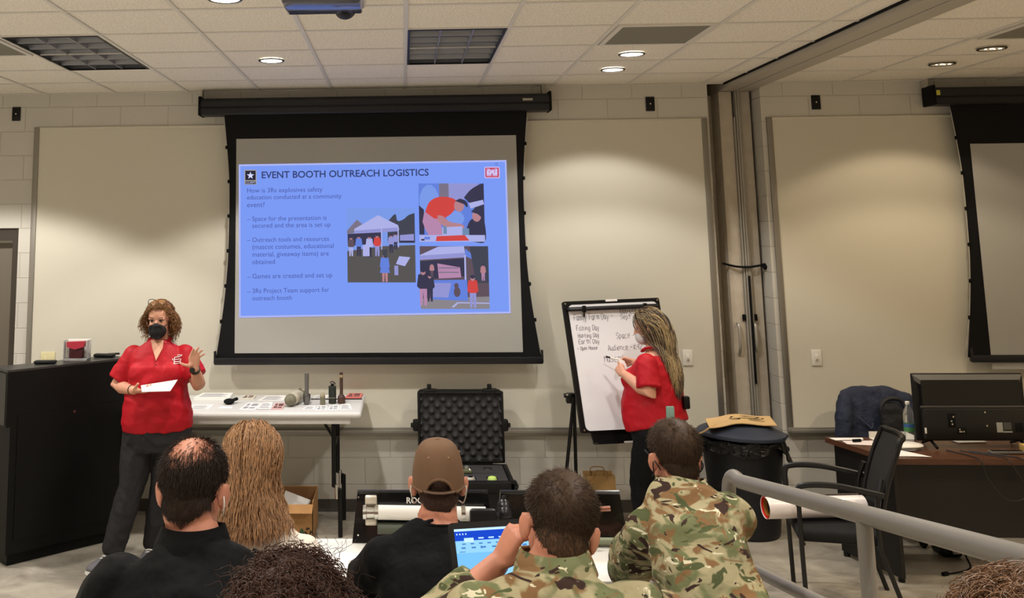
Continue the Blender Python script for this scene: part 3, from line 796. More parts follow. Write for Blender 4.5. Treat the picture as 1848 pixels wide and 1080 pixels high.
# ================================================================== OBJECTS AT THE FRONT OF THE ROOM
# ---- podium
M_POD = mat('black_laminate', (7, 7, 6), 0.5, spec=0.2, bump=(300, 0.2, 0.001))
M_PODG = mat('podium_lit_side', (52, 50, 47), 0.5)  # lighter grey painted on the podium side that catches the light
PA = Vector((-2.055, -0.727, 0)); PB = Vector((-2.665, -1.34, 0))
pe = (PB - PA).normalized(); pn = Vector((pe.y, -pe.x, 0))      # pn points away from the audience
if pn.y < 0: pn = -pn
L_ = (PB - PA).length
pod = thing('podium', 'tall black podium at the left edge beside the presenter in red', 'podium', tuple((PA + PB) / 2 + pn * 0.3))
def pslab(mb, a0, a1, n0, n1, z0, z1):
    q = [PA + pe * a0 + pn * n0, PA + pe * a1 + pn * n0, PA + pe * a1 + pn * n1, PA + pe * a0 + pn * n1]
    mb.slab([(p.x, p.y, z0) for p in q], (0, 0, 1), z1 - z0)
def prof_slab(mb, a0, a1, sec):
    mb.slab([tuple(PA + pe * a0 + pn * n_ + Vector((0, 0, z))) for n_, z in sec], pe, a1 - a0)
m = MB(); prof_slab(m, 0.0, L_, [(0.0, 0.08), (0.62, 0.08), (0.62, 1.02), (0.24, 1.245), (0.0, 1.245)]); pslab(m, 0.03, L_ - 0.03, 0.04, 0.58, 0.0, 0.08)
m.build('body', M_POD, pod, smooth=False)
m = MB(); prof_slab(m, 0.0, L_ + 0.03, [(-0.002, 0.90), (0.64, 0.90), (0.64, 1.03), (0.24, 1.262), (-0.002, 1.262)]); m.build('upper_box', M_POD, pod, smooth=False)
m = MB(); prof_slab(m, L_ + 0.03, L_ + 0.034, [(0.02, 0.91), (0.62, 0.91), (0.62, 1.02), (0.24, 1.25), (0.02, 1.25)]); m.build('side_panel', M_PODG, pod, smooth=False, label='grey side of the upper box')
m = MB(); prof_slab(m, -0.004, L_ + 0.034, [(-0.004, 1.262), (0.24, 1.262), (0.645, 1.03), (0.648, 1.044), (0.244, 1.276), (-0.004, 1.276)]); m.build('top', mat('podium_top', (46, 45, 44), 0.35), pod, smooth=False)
m = MB(); pslab(m, 0.03, L_ - 0.05, -0.006, 0.001, 0.16, 0.975); dr = m.build('door', M_POD, pod, smooth=False)
lk = PA + pe * (L_ * 0.47) + Vector((0, 0, 0.945))
MB().cyl(lk, lk - pn * 0.012, 0.011, 16).build('lock', M_CHROME, dr)
# things lying on the podium
def pp(a, n_, z=1.277): q = PA + pe * a + pn * n_; return Vector((q.x, q.y, z))
rot = math.atan2(pe.y, pe.x)
c_ = pp(0.33, 0.13)
t = thing('document_holder', 'clear box with dark red contents standing on the podium top', 'box', tuple(c_))
M_CLEAR = mat('clear_acrylic', (226, 224, 222), 0.1, trans=0.75)
M_RED = mat('dark_red_card', (150, 22, 44), 0.45)
cx, cy = c_.x, c_.y
MB().box((cx, cy, 1.285), (0.175, 0.10, 0.016), 0.004).build('base', M_CLEAR, t)
MB().box((cx, cy + 0.045, 1.352), (0.175, 0.006, 0.145), 0.002).build('back_panel', mat('white_card', (224, 220, 214), 0.5), t)
MB().box((cx - 0.085, cy, 1.352), (0.005, 0.09, 0.14), 0.002).build('side_wall', M_CLEAR, t)
MB().box((cx + 0.085, cy, 1.352), (0.005, 0.09, 0.14), 0.002).build('side_wall', M_CLEAR, t)
MB().box((cx - 0.005, cy + 0.005, 1.335), (0.10, 0.05, 0.085), 0.01).build('contents', mat('dark_contents', (74, 22, 30), 0.5), t)
m = MB(); m.slab([(cx - 0.07, cy - 0.03, 1.410), (cx + 0.06, cy - 0.03, 1.414), (cx + 0.058, cy - 0.035, 1.375), (cx - 0.005, cy - 0.04, 1.358), (cx - 0.066, cy - 0.035, 1.375)], (0, 1, 0), 0.05); m.build('red_flap', M_RED, t)
m = MB(); m.box(pp(0.575, 0.12, 1.290), (0.155, 0.06, 0.024), 0.012, rot=0.1); tag(m.build('remote_control', M_BLKPL), 'flat black device on the podium top, left of the clear red box', 'device')
m = MB(); m.box(pp(0.10, 0.15, 1.290), (0.16, 0.06, 0.026), 0.012, rot=-0.15); m.box(pp(0.02, 0.16, 1.293), (0.09, 0.02, 0.014), 0.005, rot=0.3)
tag(m.build('microphone_base', M_BLKPL), 'flat black device on the podium top, right of the clear red box', 'device')

# ---- white folding table
M_TBL = mat('table_plastic', (206, 204, 200), 0.4, bump=(250, 0.08, 0.001))
TZ = 0.90
tb = thing('folding_table', 'white folding table with ordnance and papers below the lit screen', 'table', (-1.17, -0.44, 0))
m = MB(); m.span((-2.02, -0.82, TZ - 0.045), (-0.32, -0.045, TZ), 0.02, seg=4); m.build('tabletop', M_TBL, tb)
m = MB(); m.span((-1.96, -0.79, TZ - 0.085), (-0.40, -0.765, TZ - 0.04)); m.span((-1.96, -0.10, TZ - 0.085), (-0.40, -0.075, TZ - 0.04)); m.build('apron', M_TBL, tb)
for x, s in ((-0.53, 1), (-1.80, -1)):
    for y in (-0.645, -0.22):
        m = MB(); m.tube([(x + 0.0 * s, y, TZ - 0.06), (x, y, 0.35), (x + 0.045 * s, y, 0.33), (x + 0.045 * s, y, 0.0)], 0.0165, 10)
        lg = m.build('leg', M_BLACK, tb)
        MB().cyl((x + 0.02 * s, y - 0.022, 0.37), (x + 0.02 * s, y - 0.022, 0.27), 0.012, 10).build('leg_joint', M_CHROME, lg)
    m = MB(); m.tube([(x, -0.645, 0.62), (x, -0.22, 0.62)], 0.012, 8); m.tube([(x, -0.43, 0.62), (x - 0.14 * s, -0.43, TZ - 0.06)], 0.011, 8); m.build('leg_brace', M_BLACK, tb)
    MB().box((x - 0.15 * s, -0.43, TZ - 0.075), (0.10, 0.16, 0.03), 0.005).build('leg_bracket', mat('table_bracket', (170, 166, 156), 0.5), tb)

ITEMZ = TZ + 0.0006
def sheet(name, pts, label, cat='paper', h=0.0015, ink=None, group=None, m_=None, lines=5, z=None):
    z = ITEMZ if z is None else z
    a, b, c, d = [Vector((p[0], p[1], z)) for p in pts]
    t = thing(name, label, cat, tuple((a + b + c + d) / 4), 0, group)
    t.location.z = z; W[t.name] = Matrix.Translation(t.location)
    MB().slab([a, b, c, d], (0, 0, 1), h).build('sheet', m_ or M_PAPER, t, smooth=False)
    q = MB()
    up = Vector((0, 0, h + 0.0004))
    def B(u, v): return (a * (1 - u) + b * u) * (1 - v) + (d * (1 - u) + c * u) * v + up
    if ink == 'lines':
        for i in range(lines):
            v = 0.12 + 0.76 * i / lines
            e_ = 0.9 - 0.25 * ((i * 37) % 10) / 10
            q.add([B(0.1, v), B(e_, v), B(e_, v + 0.4 / lines), B(0.1, v + 0.4 / lines)], [(0, 1, 2, 3)])
    elif ink == 'blocks':
        for i, (u, v, du, dv) in enumerate(((0.12, 0.15, 0.3, 0.3), (0.5, 0.15, 0.36, 0.2), (0.12, 0.55, 0.2, 0.3), (0.45, 0.5, 0.42, 0.35))):
            q.add([B(u, v), B(u + du, v), B(u + du, v + dv), B(u, v + dv)], [(0, 1, 2, 3)])
    if ink:
        q.build('print', M_INK if m_ is None else mat('dark_print', (96, 60, 60), 0.7), t, smooth=False)
    return t
sheet('paper_stack', [(-1.64, -0.31), (-1.36, -0.31), (-1.37, -0.09), (-1.61, -0.09)], 'thick stack of printed sheets at the back of the white table nearest the presenter', h=0.022, ink='lines')
sheet('pamphlet', [(-1.285, -0.26), (-1.18, -0.26), (-1.18, -0.12), (-1.27, -0.12)], 'small pamphlet with dark print behind the black mask on the white table', h=0.008, ink='blocks', m_=mat('cream_pamphlet', (214, 208, 190), 0.6))
sheet('paper_sheet', [(-1.14, -0.33), (-0.94, -0.33), (-0.945, -0.10), (-1.10, -0.10)], 'white sheet at the back of the white table left of the grey mortar round', ink='lines')
sheet('paper_sheet', [(-1.60, -0.74), (-1.45, -0.70), (-1.44, -0.50), (-1.60, -0.50)], 'printed sheet at the front of the white table beside the presenter hip', ink='lines')
sheet('paper_strip', [(-1.385, -0.66), (-1.285, -0.66), (-1.285, -0.58), (-1.375, -0.58)], 'narrow white card in front of the black mask on the white table', 'card')
sheet('paper_form', [(-1.22, -0.71), (-1.10, -0.71), (-1.09, -0.42), (-1.20, -0.42)], 'left of two overlapping printed forms at the front of the white table', ink='blocks')
sheet('paper_form', [(-1.09, -0.70), (-0.985, -0.70), (-1.01, -0.41), (-1.085, -0.41)], 'right of two overlapping printed forms at the front of the white table', ink='lines', z=ITEMZ + 0.0022)
sheet('pamphlet', [(-0.985, -0.70), (-0.90, -0.70), (-0.905, -0.45), (-0.985, -0.45)], 'reddish picture card just left of the grey mortar round', 'card', h=0.004, ink='blocks', m_=mat('pink_card', (206, 166, 160), 0.6))
sheet('leaflet', [(-0.755, -0.72), (-0.665, -0.72), (-0.665, -0.56), (-0.735, -0.56)], 'white leaflet at the table front below the funnel shaped tail piece', ink='lines')
sheet('leaflet', [(-0.66, -0.74), (-0.575, -0.73), (-0.585, -0.55), (-0.65, -0.55)], 'leaflet with dark pictures in front of the short tan projectile', ink='blocks')
sheet('leaflet', [(-0.57, -0.72), (-0.49, -0.72), (-0.495, -0.54), (-0.56, -0.54)], 'leaflet with a dark bar in front of the dark green canister', ink='blocks')
sheet('leaflet', [(-0.485, -0.71), (-0.39, -0.70), (-0.42, -0.48), (-0.48, -0.48)], 'rightmost white leaflet in front of the brown long necked bomblet', ink='lines')
rd = mat('red_print', (186, 80, 74), 0.6)
t = sheet('magazine', [(-0.47, -0.25), (-0.345, -0.25), (-0.338, -0.06), (-0.45, -0.06)], 'red printed brochures at the back right corner of the white table', 'brochure', h=0.012, ink='blocks', m_=mat('red_brochure', (214, 120, 112), 0.55))
sheet('paper_sheet', [(-0.72, -0.25), (-0.62, -0.25), (-0.60, -0.08), (-0.70, -0.08)], 'white sheet at the back of the table behind the short tan projectile', ink='lines')
m = MB(); m.span((-0.73, -0.284, ITEMZ), (-0.335, -0.270, ITEMZ + 0.006)); tag(m.build('black_rod', M_BLACKM), 'thin black rod lying across the right end of the white table', 'rod')
# black face mask
m = MB(); m.ball((-1.335, -0.47, ITEMZ + 0.02), (0.042, 0.05, 0.02), 16, 8); m.slab([(-1.31, -0.45, ITEMZ + 0.012), (-1.27, -0.44, ITEMZ + 0.024), (-1.285, -0.40, ITEMZ + 0.03), (-1.32, -0.42, ITEMZ + 0.02)], (0, 0, 1), 0.01)
tag(m.build('face_mask', M_BLACKM), 'black cup shaped mask lying on the white table', 'mask')
# ordnance
M_OLIVE = mat('worn_olive_paint', (116, 112, 92), 0.6, var=(30, 0.2))
M_TAN = mat('worn_tan_paint', (186, 178, 158), 0.6, var=(25, 0.15))
M_GREYP = mat('grey_metal_paint', (108, 106, 102), 0.4, metal=0.4)
M_DKBR = mat('rust_brown_paint', (66, 44, 36), 0.55, var=(40, 0.25))
M_DKGR = mat('dark_green_paint', (38, 44, 36), 0.5)
t = thing('mortar_round', 'pale grey finned mortar round lying on the white table', 'mortar round', (-0.845, -0.45, TZ))
ax = Vector((0.16, 0.80, 0.0)).normalized(); o = Vector((-0.865, -0.62, TZ + 0.047))
m = MB(); m.lathe([(0.022, 0.03), (0.042, 0.045), (0.0455, 0.06), (0.0455, 0.20), (0.038, 0.26), (0.022, 0.31)], o, ax); m.build('body', M_TAN, t)
m = MB(); m.lathe([(0.004, -0.006), (0.018, -0.004), (0.032, 0.008), (0.041, 0.028), (0.0445, 0.052), (0.043, 0.058)], o, ax); m.build('nose', M_OLIVE, t)
tail = o + ax * 0.30
m = MB(); m.cyl(tail, tail + ax * 0.10, 0.016, 16); m.build('tail_boom', M_OLIVE, t)
fx, fy, _ = basis(ax)
for i in range(4):
    a = PI / 4 + i * PI / 2
    d = fx * math.cos(a) + fy * math.sin(a)
    MB().slab([tail + ax * 0.03 + d * 0.014, tail + ax * 0.05 + d * 0.048, tail + ax * 0.11 + d * 0.048, tail + ax * 0.10 + d * 0.014], d.cross(ax), 0.003).build('fin', M_OLIVE, t)
t = thing('rifle_grenade', 'upright grey tube with a rounded metal cup on the white table', 'ordnance', (-0.742, -0.50, TZ))
p0 = Vector((-0.742, -0.50, ITEMZ))
MB().lathe([(0.008, 0), (0.018, 0.004), (0.026, 0.022), (0.029, 0.05), (0.029, 0.075), (0.026, 0.078)], p0).build('cup', mat('dark_steel', (112, 110, 108), 0.25, metal=0.9), t)
MB().lathe([(0.0165, 0.07), (0.0155, 0.09), (0.0165, 0.20), (0.017, 0.228), (0.012, 0.228)], p0).build('tube', M_GREYP, t)
t = thing('projectile', 'short blunt tan projectile standing on the white table', 'ordnance', (-0.622, -0.50, TZ))
p0 = Vector((-0.622, -0.50, ITEMZ))
MB().lathe([(0.019, 0), (0.020, 0.004), (0.020, 0.052), (0.0205, 0.054), (0.0205, 0.058), (0.020, 0.06)], p0).build('case', M_OLIVE, t)
MB().lathe([(0.019, 0.058), (0.0185, 0.068), (0.015, 0.079), (0.008, 0.086), (0.001, 0.088)], p0).build('nose', mat('tan_nose', (150, 138, 112), 0.5), t)
t = thing('smoke_canister', 'dark green canister with a lever top on the white table', 'ordnance', (-0.552, -0.45, TZ))
p0 = Vector((-0.552, -0.45, ITEMZ))
MB().lathe([(0.027, 0), (0.029, 0.003), (0.029, 0.118), (0.030, 0.12), (0.030, 0.125), (0.026, 0.128)], p0).build('canister', M_DKGR, t)
MB().lathe([(0.0293, 0.04), (0.0296, 0.041), (0.0296, 0.045), (0.0293, 0.046)], p0, ring=True).build('lower_band', M_OLIVE, t)
m = MB(); m.cyl(p0 + Vector((0, 0, .127)), p0 + Vector((0, 0, .145)), 0.012, 12); m.tube(smooth_path([p0 + Vector((-.018, 0, .150)), p0 + Vector((0, 0, .160)), p0 + Vector((.018, 0, .150)), p0 + Vector((.02, 0, .138))], 4), 0.008, 8, flat=0.5); m.build('lever', M_BLACK, t)
t = thing('bomblet', 'brown long necked bomblet standing right of the dark green canister', 'ordnance', (-0.484, -0.45, TZ))
p0 = Vector((-0.484, -0.45, ITEMZ))
MB().lathe([(0.026, 0), (0.029, 0.004), (0.029, 0.042), (0.026, 0.052), (0.014, 0.066), (0.0125, 0.08), (0.0125, 0.205), (0.010, 0.206)], p0).build('body', M_DKBR, t)
MB().lathe([(0.0132, 0.19), (0.0138, 0.192), (0.0138, 0.208), (0.0132, 0.209)], p0, ring=True).build('band', mat('brass_band', (176, 160, 120), 0.35, metal=0.6), t)
MB().lathe([(0.0128, 0.206), (0.0128, 0.226), (0.004, 0.226)], p0).build('cap', M_DKBR, t)

# ---- cardboard box under the table
M_CARD = mat('cardboard', (160, 118, 72), 0.8, var=(12, 0.1))
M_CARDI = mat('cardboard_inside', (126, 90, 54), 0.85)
bx = thing('cardboard_box', 'open brown cardboard box on the floor under the white table', 'box', (-0.83, -0.53, 0))
m = MB()
x0, x1, y0, y1, zt = -0.99, -0.675, -0.735, -0.33, 0.245
m.span((x0, y0, 0.0), (x1, y1, 0.006)); m.span((x0, y0, 0.0), (x1, y0 + .006, zt)); m.span((x0, y1 - .006, 0), (x1, y1, zt + 0.03)); m.span((x0, y0, 0), (x0 + .006, y1, zt)); m.span((x1 - .006, y0, 0), (x1, y1, zt + 0.02))
m.build('carton', M_CARD, bx, smooth=False)
m = MB(); m.slab([(x0, y0, zt), (x1, y0, zt), (x1, y0 - .075, zt - 0.04), (x0, y0 - .075, zt - 0.04)], (0, 0.3, 1), 0.004); m.build('flap', M_CARD, bx, smooth=False)
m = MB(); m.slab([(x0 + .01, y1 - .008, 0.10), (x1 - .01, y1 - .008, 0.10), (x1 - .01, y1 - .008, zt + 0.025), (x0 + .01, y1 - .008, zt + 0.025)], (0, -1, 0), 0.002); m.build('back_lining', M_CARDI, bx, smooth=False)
m = MB()
for k in range(3):
    a = PI / 2 + k * 2 * PI / 3; cc = Vector((-0.71, y0 - 0.002, 0.065))
    def RP(r, a_): return cc + Vector((math.cos(a_) * r, 0, math.sin(a_) * r))
    m.slab([RP(0.028, a - .5), RP(0.028, a + .35), RP(0.014, a + .35), RP(0.014, a - .5)], (0, -1, 0), 0.001)
    m.slab([RP(0.034, a + .35), RP(0.021, a + .95), RP(0.009, a + .35)], (0, -1, 0), 0.001)
m.build('recycling_mark', mat('dark_ink', (52, 42, 30), 0.8), bx, smooth=False)
m = MB(); m.slab([(-0.775, y0 - .002, 0.045), (-0.735, y0 - .002, 0.045), (-0.742, y0 - .002, 0.07), (-0.755, y0 - .002, 0.09), (-0.768, y0 - .002, 0.07)], (0, -1, 0), 0.001); m.build('green_mark', mat('green_ink', (56, 84, 56), 0.8), bx, smooth=False)
m = MB(); m.box((-0.82, -0.54, 0.215), (0.20, 0.20, 0.004), 0, rot=Matrix.Rotation(0.35, 3, 'Y') @ Matrix.Rotation(0.2, 3, 'X')); tag(m.build('paper_sheet', M_PAPER), 'white paper sticking out of the cardboard box under the table', 'paper')

# ---- open hard case with foam
M_CASE = mat('case_plastic', (8, 8, 9), 0.5, spec=0.3, bump=(180, 0.2, 0.002))
M_FOAM = mat('grey_foam', (58, 57, 58), 0.95, spec=0.1, bump=(500, 0.4, 0.002))
M_FOAMB = mat('black_foam', (20, 20, 21), 0.95, spec=0.1)
cs = thing('hard_case', 'open black hard case with egg crate foam lid on the floor below the screen', 'case', (0.43, -0.5, 0))
m = MB(); m.span((0.10, -0.755, 0.012), (0.755, -0.235, 0.360), 0.03, seg=4); m.build('base', M_CASE, cs)
m = MB()
for a, b in (((0.085, -0.77), (0.77, -0.728)), ((0.085, -0.262), (0.77, -0.22)), ((0.085, -0.77), (0.127, -0.22)), ((0.728, -0.77), (0.77, -0.22))): m.span((a[0], a[1], 0.335), (b[0], b[1], 0.412), 0.012)
m.build('base_rim', M_CASE, cs)
fm = MB()
def foam_top(mb, holes):
    xs = sorted(set([0.13, 0.725] + [h[0] for h in holes] + [h[1] for h in holes])); yy_ = sorted(set([-0.73, -0.26] + [h[2] for h in holes] + [h[3] for h in holes]))
    for i in range(len(xs) - 1):
        for j in range(len(yy_) - 1):
            cx_, cy_ = (xs[i] + xs[i + 1]) / 2, (yy_[j] + yy_[j + 1]) / 2
            hole = any(h[0] < cx_ < h[1] and h[2] < cy_ < h[3] for h in holes)
            z = 0.365 if hole else 0.412
            mb.quad((xs[i], yy_[j], z), (xs[i + 1], yy_[j], z), (xs[i + 1], yy_[j + 1], z), (xs[i], yy_[j + 1], z))
    for h in holes:
        x0, x1, y0, y1 = h
        for a, b in (((x0, y0), (x1, y0)), ((x1, y0), (x1, y1)), ((x1, y1), (x0, y1)), ((x0, y1), (x0, y0))):
            mb.quad((a[0], a[1], 0.365), (b[0], b[1], 0.365), (b[0], b[1], 0.412), (a[0], a[1], 0.412))
HOLES = [(0.42, 0.485, -0.40, -0.33), (0.575, 0.64, -0.40, -0.33), (0.27, 0.33, -0.40, -0.33), (0.50, 0.665, -0.522, -0.508), (0.42, 0.50, -0.715, -0.615), (0.575, 0.655, -0.715, -0.615), (0.27, 0.35, -0.715, -0.615)]
foam_top(fm, HOLES); fm.build('foam_insert', M_FOAM, cs, smooth=False)

# things lying in the foam
def puck(x, y, r, h, nm, m_, lab, mt=None):
    t = thing(nm, lab, 'ordnance', (x, y, 0.366))
    MB().lathe([(r * .96, 0), (r, 0.003), (r, h * .75), (r * .8, h), (r * .5, h * 1.02)], (x, y, 0.367), n=24).build('body', m_, t)
    MB().lathe([(r * .52, h * .99), (r * .5, h * 1.08), (r * .2, h * 1.1)], (x, y, 0.367), n=20).build('cap', mt or m_, t)
puck(0.46, -0.665, 0.034, 0.055, 'silver_fuze', mat('pale_metal', (206, 204, 196), 0.3, metal=0.5), 'round silver fuze in the front row of the case foam', M_BLACK)
puck(0.615, -0.665, 0.034, 0.055, 'green_fuze', mat('pale_green_paint', (196, 224, 120), 0.5), 'round pale green piece in the front right of the case foam')
puck(0.452, -0.365, 0.022, 0.06, 'small_fuze', mat('dull_metal', (150, 148, 140), 0.4, metal=0.6), 'small metal piece in the back row of the case foam')
puck(0.607, -0.365, 0.027, 0.035, 'dark_fuze', mat('foam_grey_piece', (92, 86, 84), 0.6), 'dark grey piece in the back right of the case foam')
m = MB(); m.box((0.37, -0.51, 0.425), (0.22, 0.06, 0.024), 0.008); m.m = 1; m.box((0.37, -0.51, 0.4375), (0.03, 0.03, 0.002)); m.box((0.465, -0.51, 0.4375), (0.008, 0.05, 0.002))
tag(m.build('olive_block', [mat('olive_drab', (92, 96, 66), 0.6), M_PAPER]), 'flat olive block lying across the case foam', 'ordnance')
# the lid, standing open
ld = MB(); LX0, LX1, LZ0, LZ1 = 0.092, 0.752, 0.425, 0.955
ld.span((LX0, -0.235, LZ0), (LX1, -0.10, LZ1), 0.035, seg=4); lid = ld.build('lid', M_CASE, cs)
fr_ = MB()
for a, b in (((LX0, LZ0), (LX1, LZ0 + .022)), ((LX0, LZ1 - .022), (LX1, LZ1)), ((LX0, LZ0), (LX0 + .022, LZ1)), ((LX1 - .022, LZ0), (LX1, LZ1))):
    fr_.span((a[0], -0.262, a[1]), (b[0], -0.225, b[1]), 0.009)
fr_.build('lid_rim', M_CASE, lid)
nx, nz = 150, 122
vs = []; fs = []
for j in range(nz + 1):
    for i in range(nx + 1):
        u = i / nx; v = j / nz
        x = LX0 + .02 + u * (LX1 - LX0 - .04); z = LZ0 + .02 + v * (LZ1 - LZ0 - .04)
        a = math.cos(2 * PI * u * 8) * math.cos(2 * PI * v * 6.5)
        h = 0.5 + 0.5 * math.cos(2 * PI * (u * 7 + v * 5.5)) * 1.0
        h2 = 0.5 + 0.5 * math.cos(2 * PI * (u * 7 - v * 5.5))
        hh = (h * h2) ** 1.5
        vs.append((x, -0.238 - 0.034 * hh, z))
for j in range(nz):
    for i in range(nx):
        a = j * (nx + 1) + i
        fs.append((a, a + 1, a + nx + 2, a + nx + 1))
m = MB(); m.add(vs, fs); m.build('egg_crate_foam', M_FOAM, lid, angle=None)
for x in (0.188, 0.652):
    m = MB(); m.box((x, -0.235, 0.958), (0.11, 0.055, 0.03), 0.01); m.box((x - 0.004, -0.238, 0.985), (0.034, 0.03, 0.045), 0.006); m.build('latch', M_BLACK, lid)
for x in (0.066, 0.772):
    m = MB(); m.box((x + (0.012 if x < .4 else -.012), -0.24, 0.702), (0.05, 0.05, 0.09), 0.015); m.box((x - (0.012 if x < .4 else -.012), -0.24, 0.702), (0.035, 0.03, 0.034), 0.006); m.build('lid_catch', M_BLACK, lid)
m = MB(); m.span((0.30, -0.235, 0.395), (0.46, -0.20, 0.43), 0.008); m.span((0.52, -0.235, 0.395), (0.66, -0.20, 0.43), 0.008); m.build('hinge', mat('hinge_grey', (70, 70, 70), 0.5), cs)
m = MB(); m.tube(smooth_path([(0.77, -0.58, 0.30), (0.80, -0.57, 0.33), (0.80, -0.42, 0.33), (0.77, -0.41, 0.30)], 5), 0.014, 8); m.build('carry_handle', M_BLACK, cs)

# ---- flip chart easel
M_PAD = mat('pad_paper', (222, 221, 225), 0.75)
M_INKP = mat('marker_ink', (112, 106, 114), 0.8)
E_TL = Vector((1.193, -0.50, 1.647)); E_TR = Vector((1.95, -0.345, 1.662)); E_BL = Vector((1.262, -0.70, 0.731)); E_BR = Vector((2.005, -0.55, 0.735))
en = (E_TR - E_TL).cross(E_BL - E_TL).normalized()
if en.y > 0: en = -en
def EP(u, v, d=0.0):
    return (E_TL * (1 - u) + E_TR * u) * (1 - v) + (E_BL * (1 - u) + E_BR * u) * v + en * d
es = thing('flip_chart_easel', 'black flip chart easel with a handwritten pad beside the writing woman', 'easel', (1.6, -0.4, 0))
def rr_uv(u0, v0, u1, v1, ru, rv, top=False):
    out = []
    for cu, cv, a in ((u1 - ru, v0 + rv, -PI / 2), (u1 - ru, v1 - rv, 0), (u0 + ru, v1 - rv, PI / 2), (u0 + ru, v0 + rv, PI)):
        out += [(cu + ru * math.cos(a + PI / 2 * i / 5), cv + rv * math.sin(a + PI / 2 * i / 5)) for i in range(6)]
    return out
m = MB(); m.slab([EP(u, v, -0.03) for u, v in rr_uv(0, 0, 1, 1, .02, .015)], en, 0.03); m.build('board_frame', M_BLACK, es, smooth=False)
m = MB(); m.slab([EP(u, v, 0.001) for u, v in rr_uv(0.045, 0.03, 0.965, 0.985, .045, .04)], en, 0.008); pad = m.build('paper_pad', M_PAD, es, smooth=False)
m = MB(); m.tube([EP(0.05, 0.065, 0.014), EP(0.95, 0.065, 0.014)], (0.026), 14, flat=0.6, ends=3); clampb = m.build('clamp_bar', M_BLKPL, es)
MB().slab([EP(0.44, -0.004, 0.0), EP(0.56, -0.004, 0.0), EP(0.56, 0.014, 0.0), EP(0.44, 0.014, 0.0)], en, 0.004).build('top_label', M_PAPER, es, smooth=False)
for u in (0.19, 0.82):
    m = MB(); m.box(EP(u, 0.07, 0.035), (0.03, 0.02, 0.05), 0.006); m.cyl(EP(u, 0.09, 0.03), EP(u, 0.125, 0.015), 0.006, 8); m.build('clamp_knob', M_BLACK, clampb)
for u, v in ((0.022, 0.018), (0.978, 0.018), (0.03, 0.978), (0.97, 0.978)):
    MB().cyl(EP(u, v, 0.0), EP(u, v, 0.004), 0.007, 10).build('corner_rivet', M_CHROME, es)
tray = MB(); tray.slab([EP(0.10, 1.0, -0.03), EP(0.93, 1.0, -0.03), EP(0.91, 1.085, -0.03), EP(0.12, 1.085, -0.03)], en, 0.02); tray.slab([EP(0.10, 1.07, -0.02), EP(0.93, 1.07, -0.02), EP(0.91, 1.085, -0.02), EP(0.12, 1.085, -0.02)], en, 0.09)
tr_ = tray.build('marker_tray', M_BLACK, es, smooth=False)
MB().slab([EP(0.37, 1.07, 0.071), EP(0.47, 1.07, 0.071), EP(0.47, 1.083, 0.071), EP(0.37, 1.083, 0.071)], en, 0.002).build('tray_label', M_PAPER, tr_, smooth=False)
for (a, b, c) in (((1.243, -0.53, 0.955), (1.13, -0.42, 0.0), 1), ((1.25, -0.50, 0.955), (1.275, -0.28, 0.0), 1), ((2.03, -0.36, 0.95), (2.10, -0.50, 0.0), 1), ((2.02, -0.33, 0.95), (1.98, -0.13, 0.0), 1)):
    MB().tube([a, b], 0.013, 10).build('leg', M_BLACK, es)
for p in ((1.225, -0.50, 0.945), (2.035, -0.34, 0.945)):
    m = MB(); m.box(p, (0.07, 0.05, 0.075), 0.012); m.cyl(Vector(p) + Vector((-.05, -.01, .02)), Vector(p) + Vector((.0, -.01, .02)), 0.016, 10); kb = m.build('leg_clamp', M_BLACK, es)
    MB().box(Vector(p) + Vector((-0.028, -.03, .028)), (0.02, 0.012, 0.014), 0.003).build('clamp_screw', M_CHROME, kb)
# handwriting: single strokes on a 4 x 6 cell (x to the right, y up)
GL = {'F': '06 00,06 46,03 33', 'a': '34 14 03 01 10 20 33,34 30 40', 'm': '04 00,03 14 23 20,23 34 43 40', 'i': '14 10,15.5 15.8', 'l': '16 10 20', 'y': '04 11 20,34 20 1-2 0-2', 'r': '04 00,03 14 34', 'D': '06 00 20 31 43 45 26 06',
      '-': '03 33', '1': '05 16 10', '2': '05 16 36 44 00 40', '0': '16 04 02 10 30 42 44 36 16', 'p': '04 0-2,03 14 33 31 10 01', 'S': '45 36 16 05 04 32 31 10 00', 'e': '02 32 34 14 03 01 10 30', 't': '26 21 30,04 44',
      's': '34 14 03 31 20 00', 'h': '06 00,03 14 33 30', 'n': '04 00,03 14 33 30', 'g': '34 14 03 01 10 31,34 3-1 1-2 0-1', 'H': '06 00,46 40,03 43', 'u': '04 01 10 30,34 30 40', 'E': '46 06 00 40,03 33', 'O': '16 04 02 10 30 42 44 36 16', 'o': '14 03 01 10 30 41 43 34 14',
      'A': '00 26 40,12 32', 'd': '34 14 03 01 10 31,36 30', 'c': '34 14 03 01 10 30', 'K': '06 00,46 03 40', '+': '24 20,02 42', 'M': '00 06 23 46 40', '.': '11.5 12 1.52 11.5', 'w': '04 10 23 30 44', '*': '12 22 22.8 12.8 12'}
import re
def parse(sg):
    out = []
    for st in sg.split(','):
        pts = []
        for tok in st.split():
            mm = re.match(r'^(\d(?:\.\d)?)(-?\d(?:\.\d)?)$', tok)
            pts.append((float(mm.group(1)), float(mm.group(2))))
        out.append(pts)
    return out
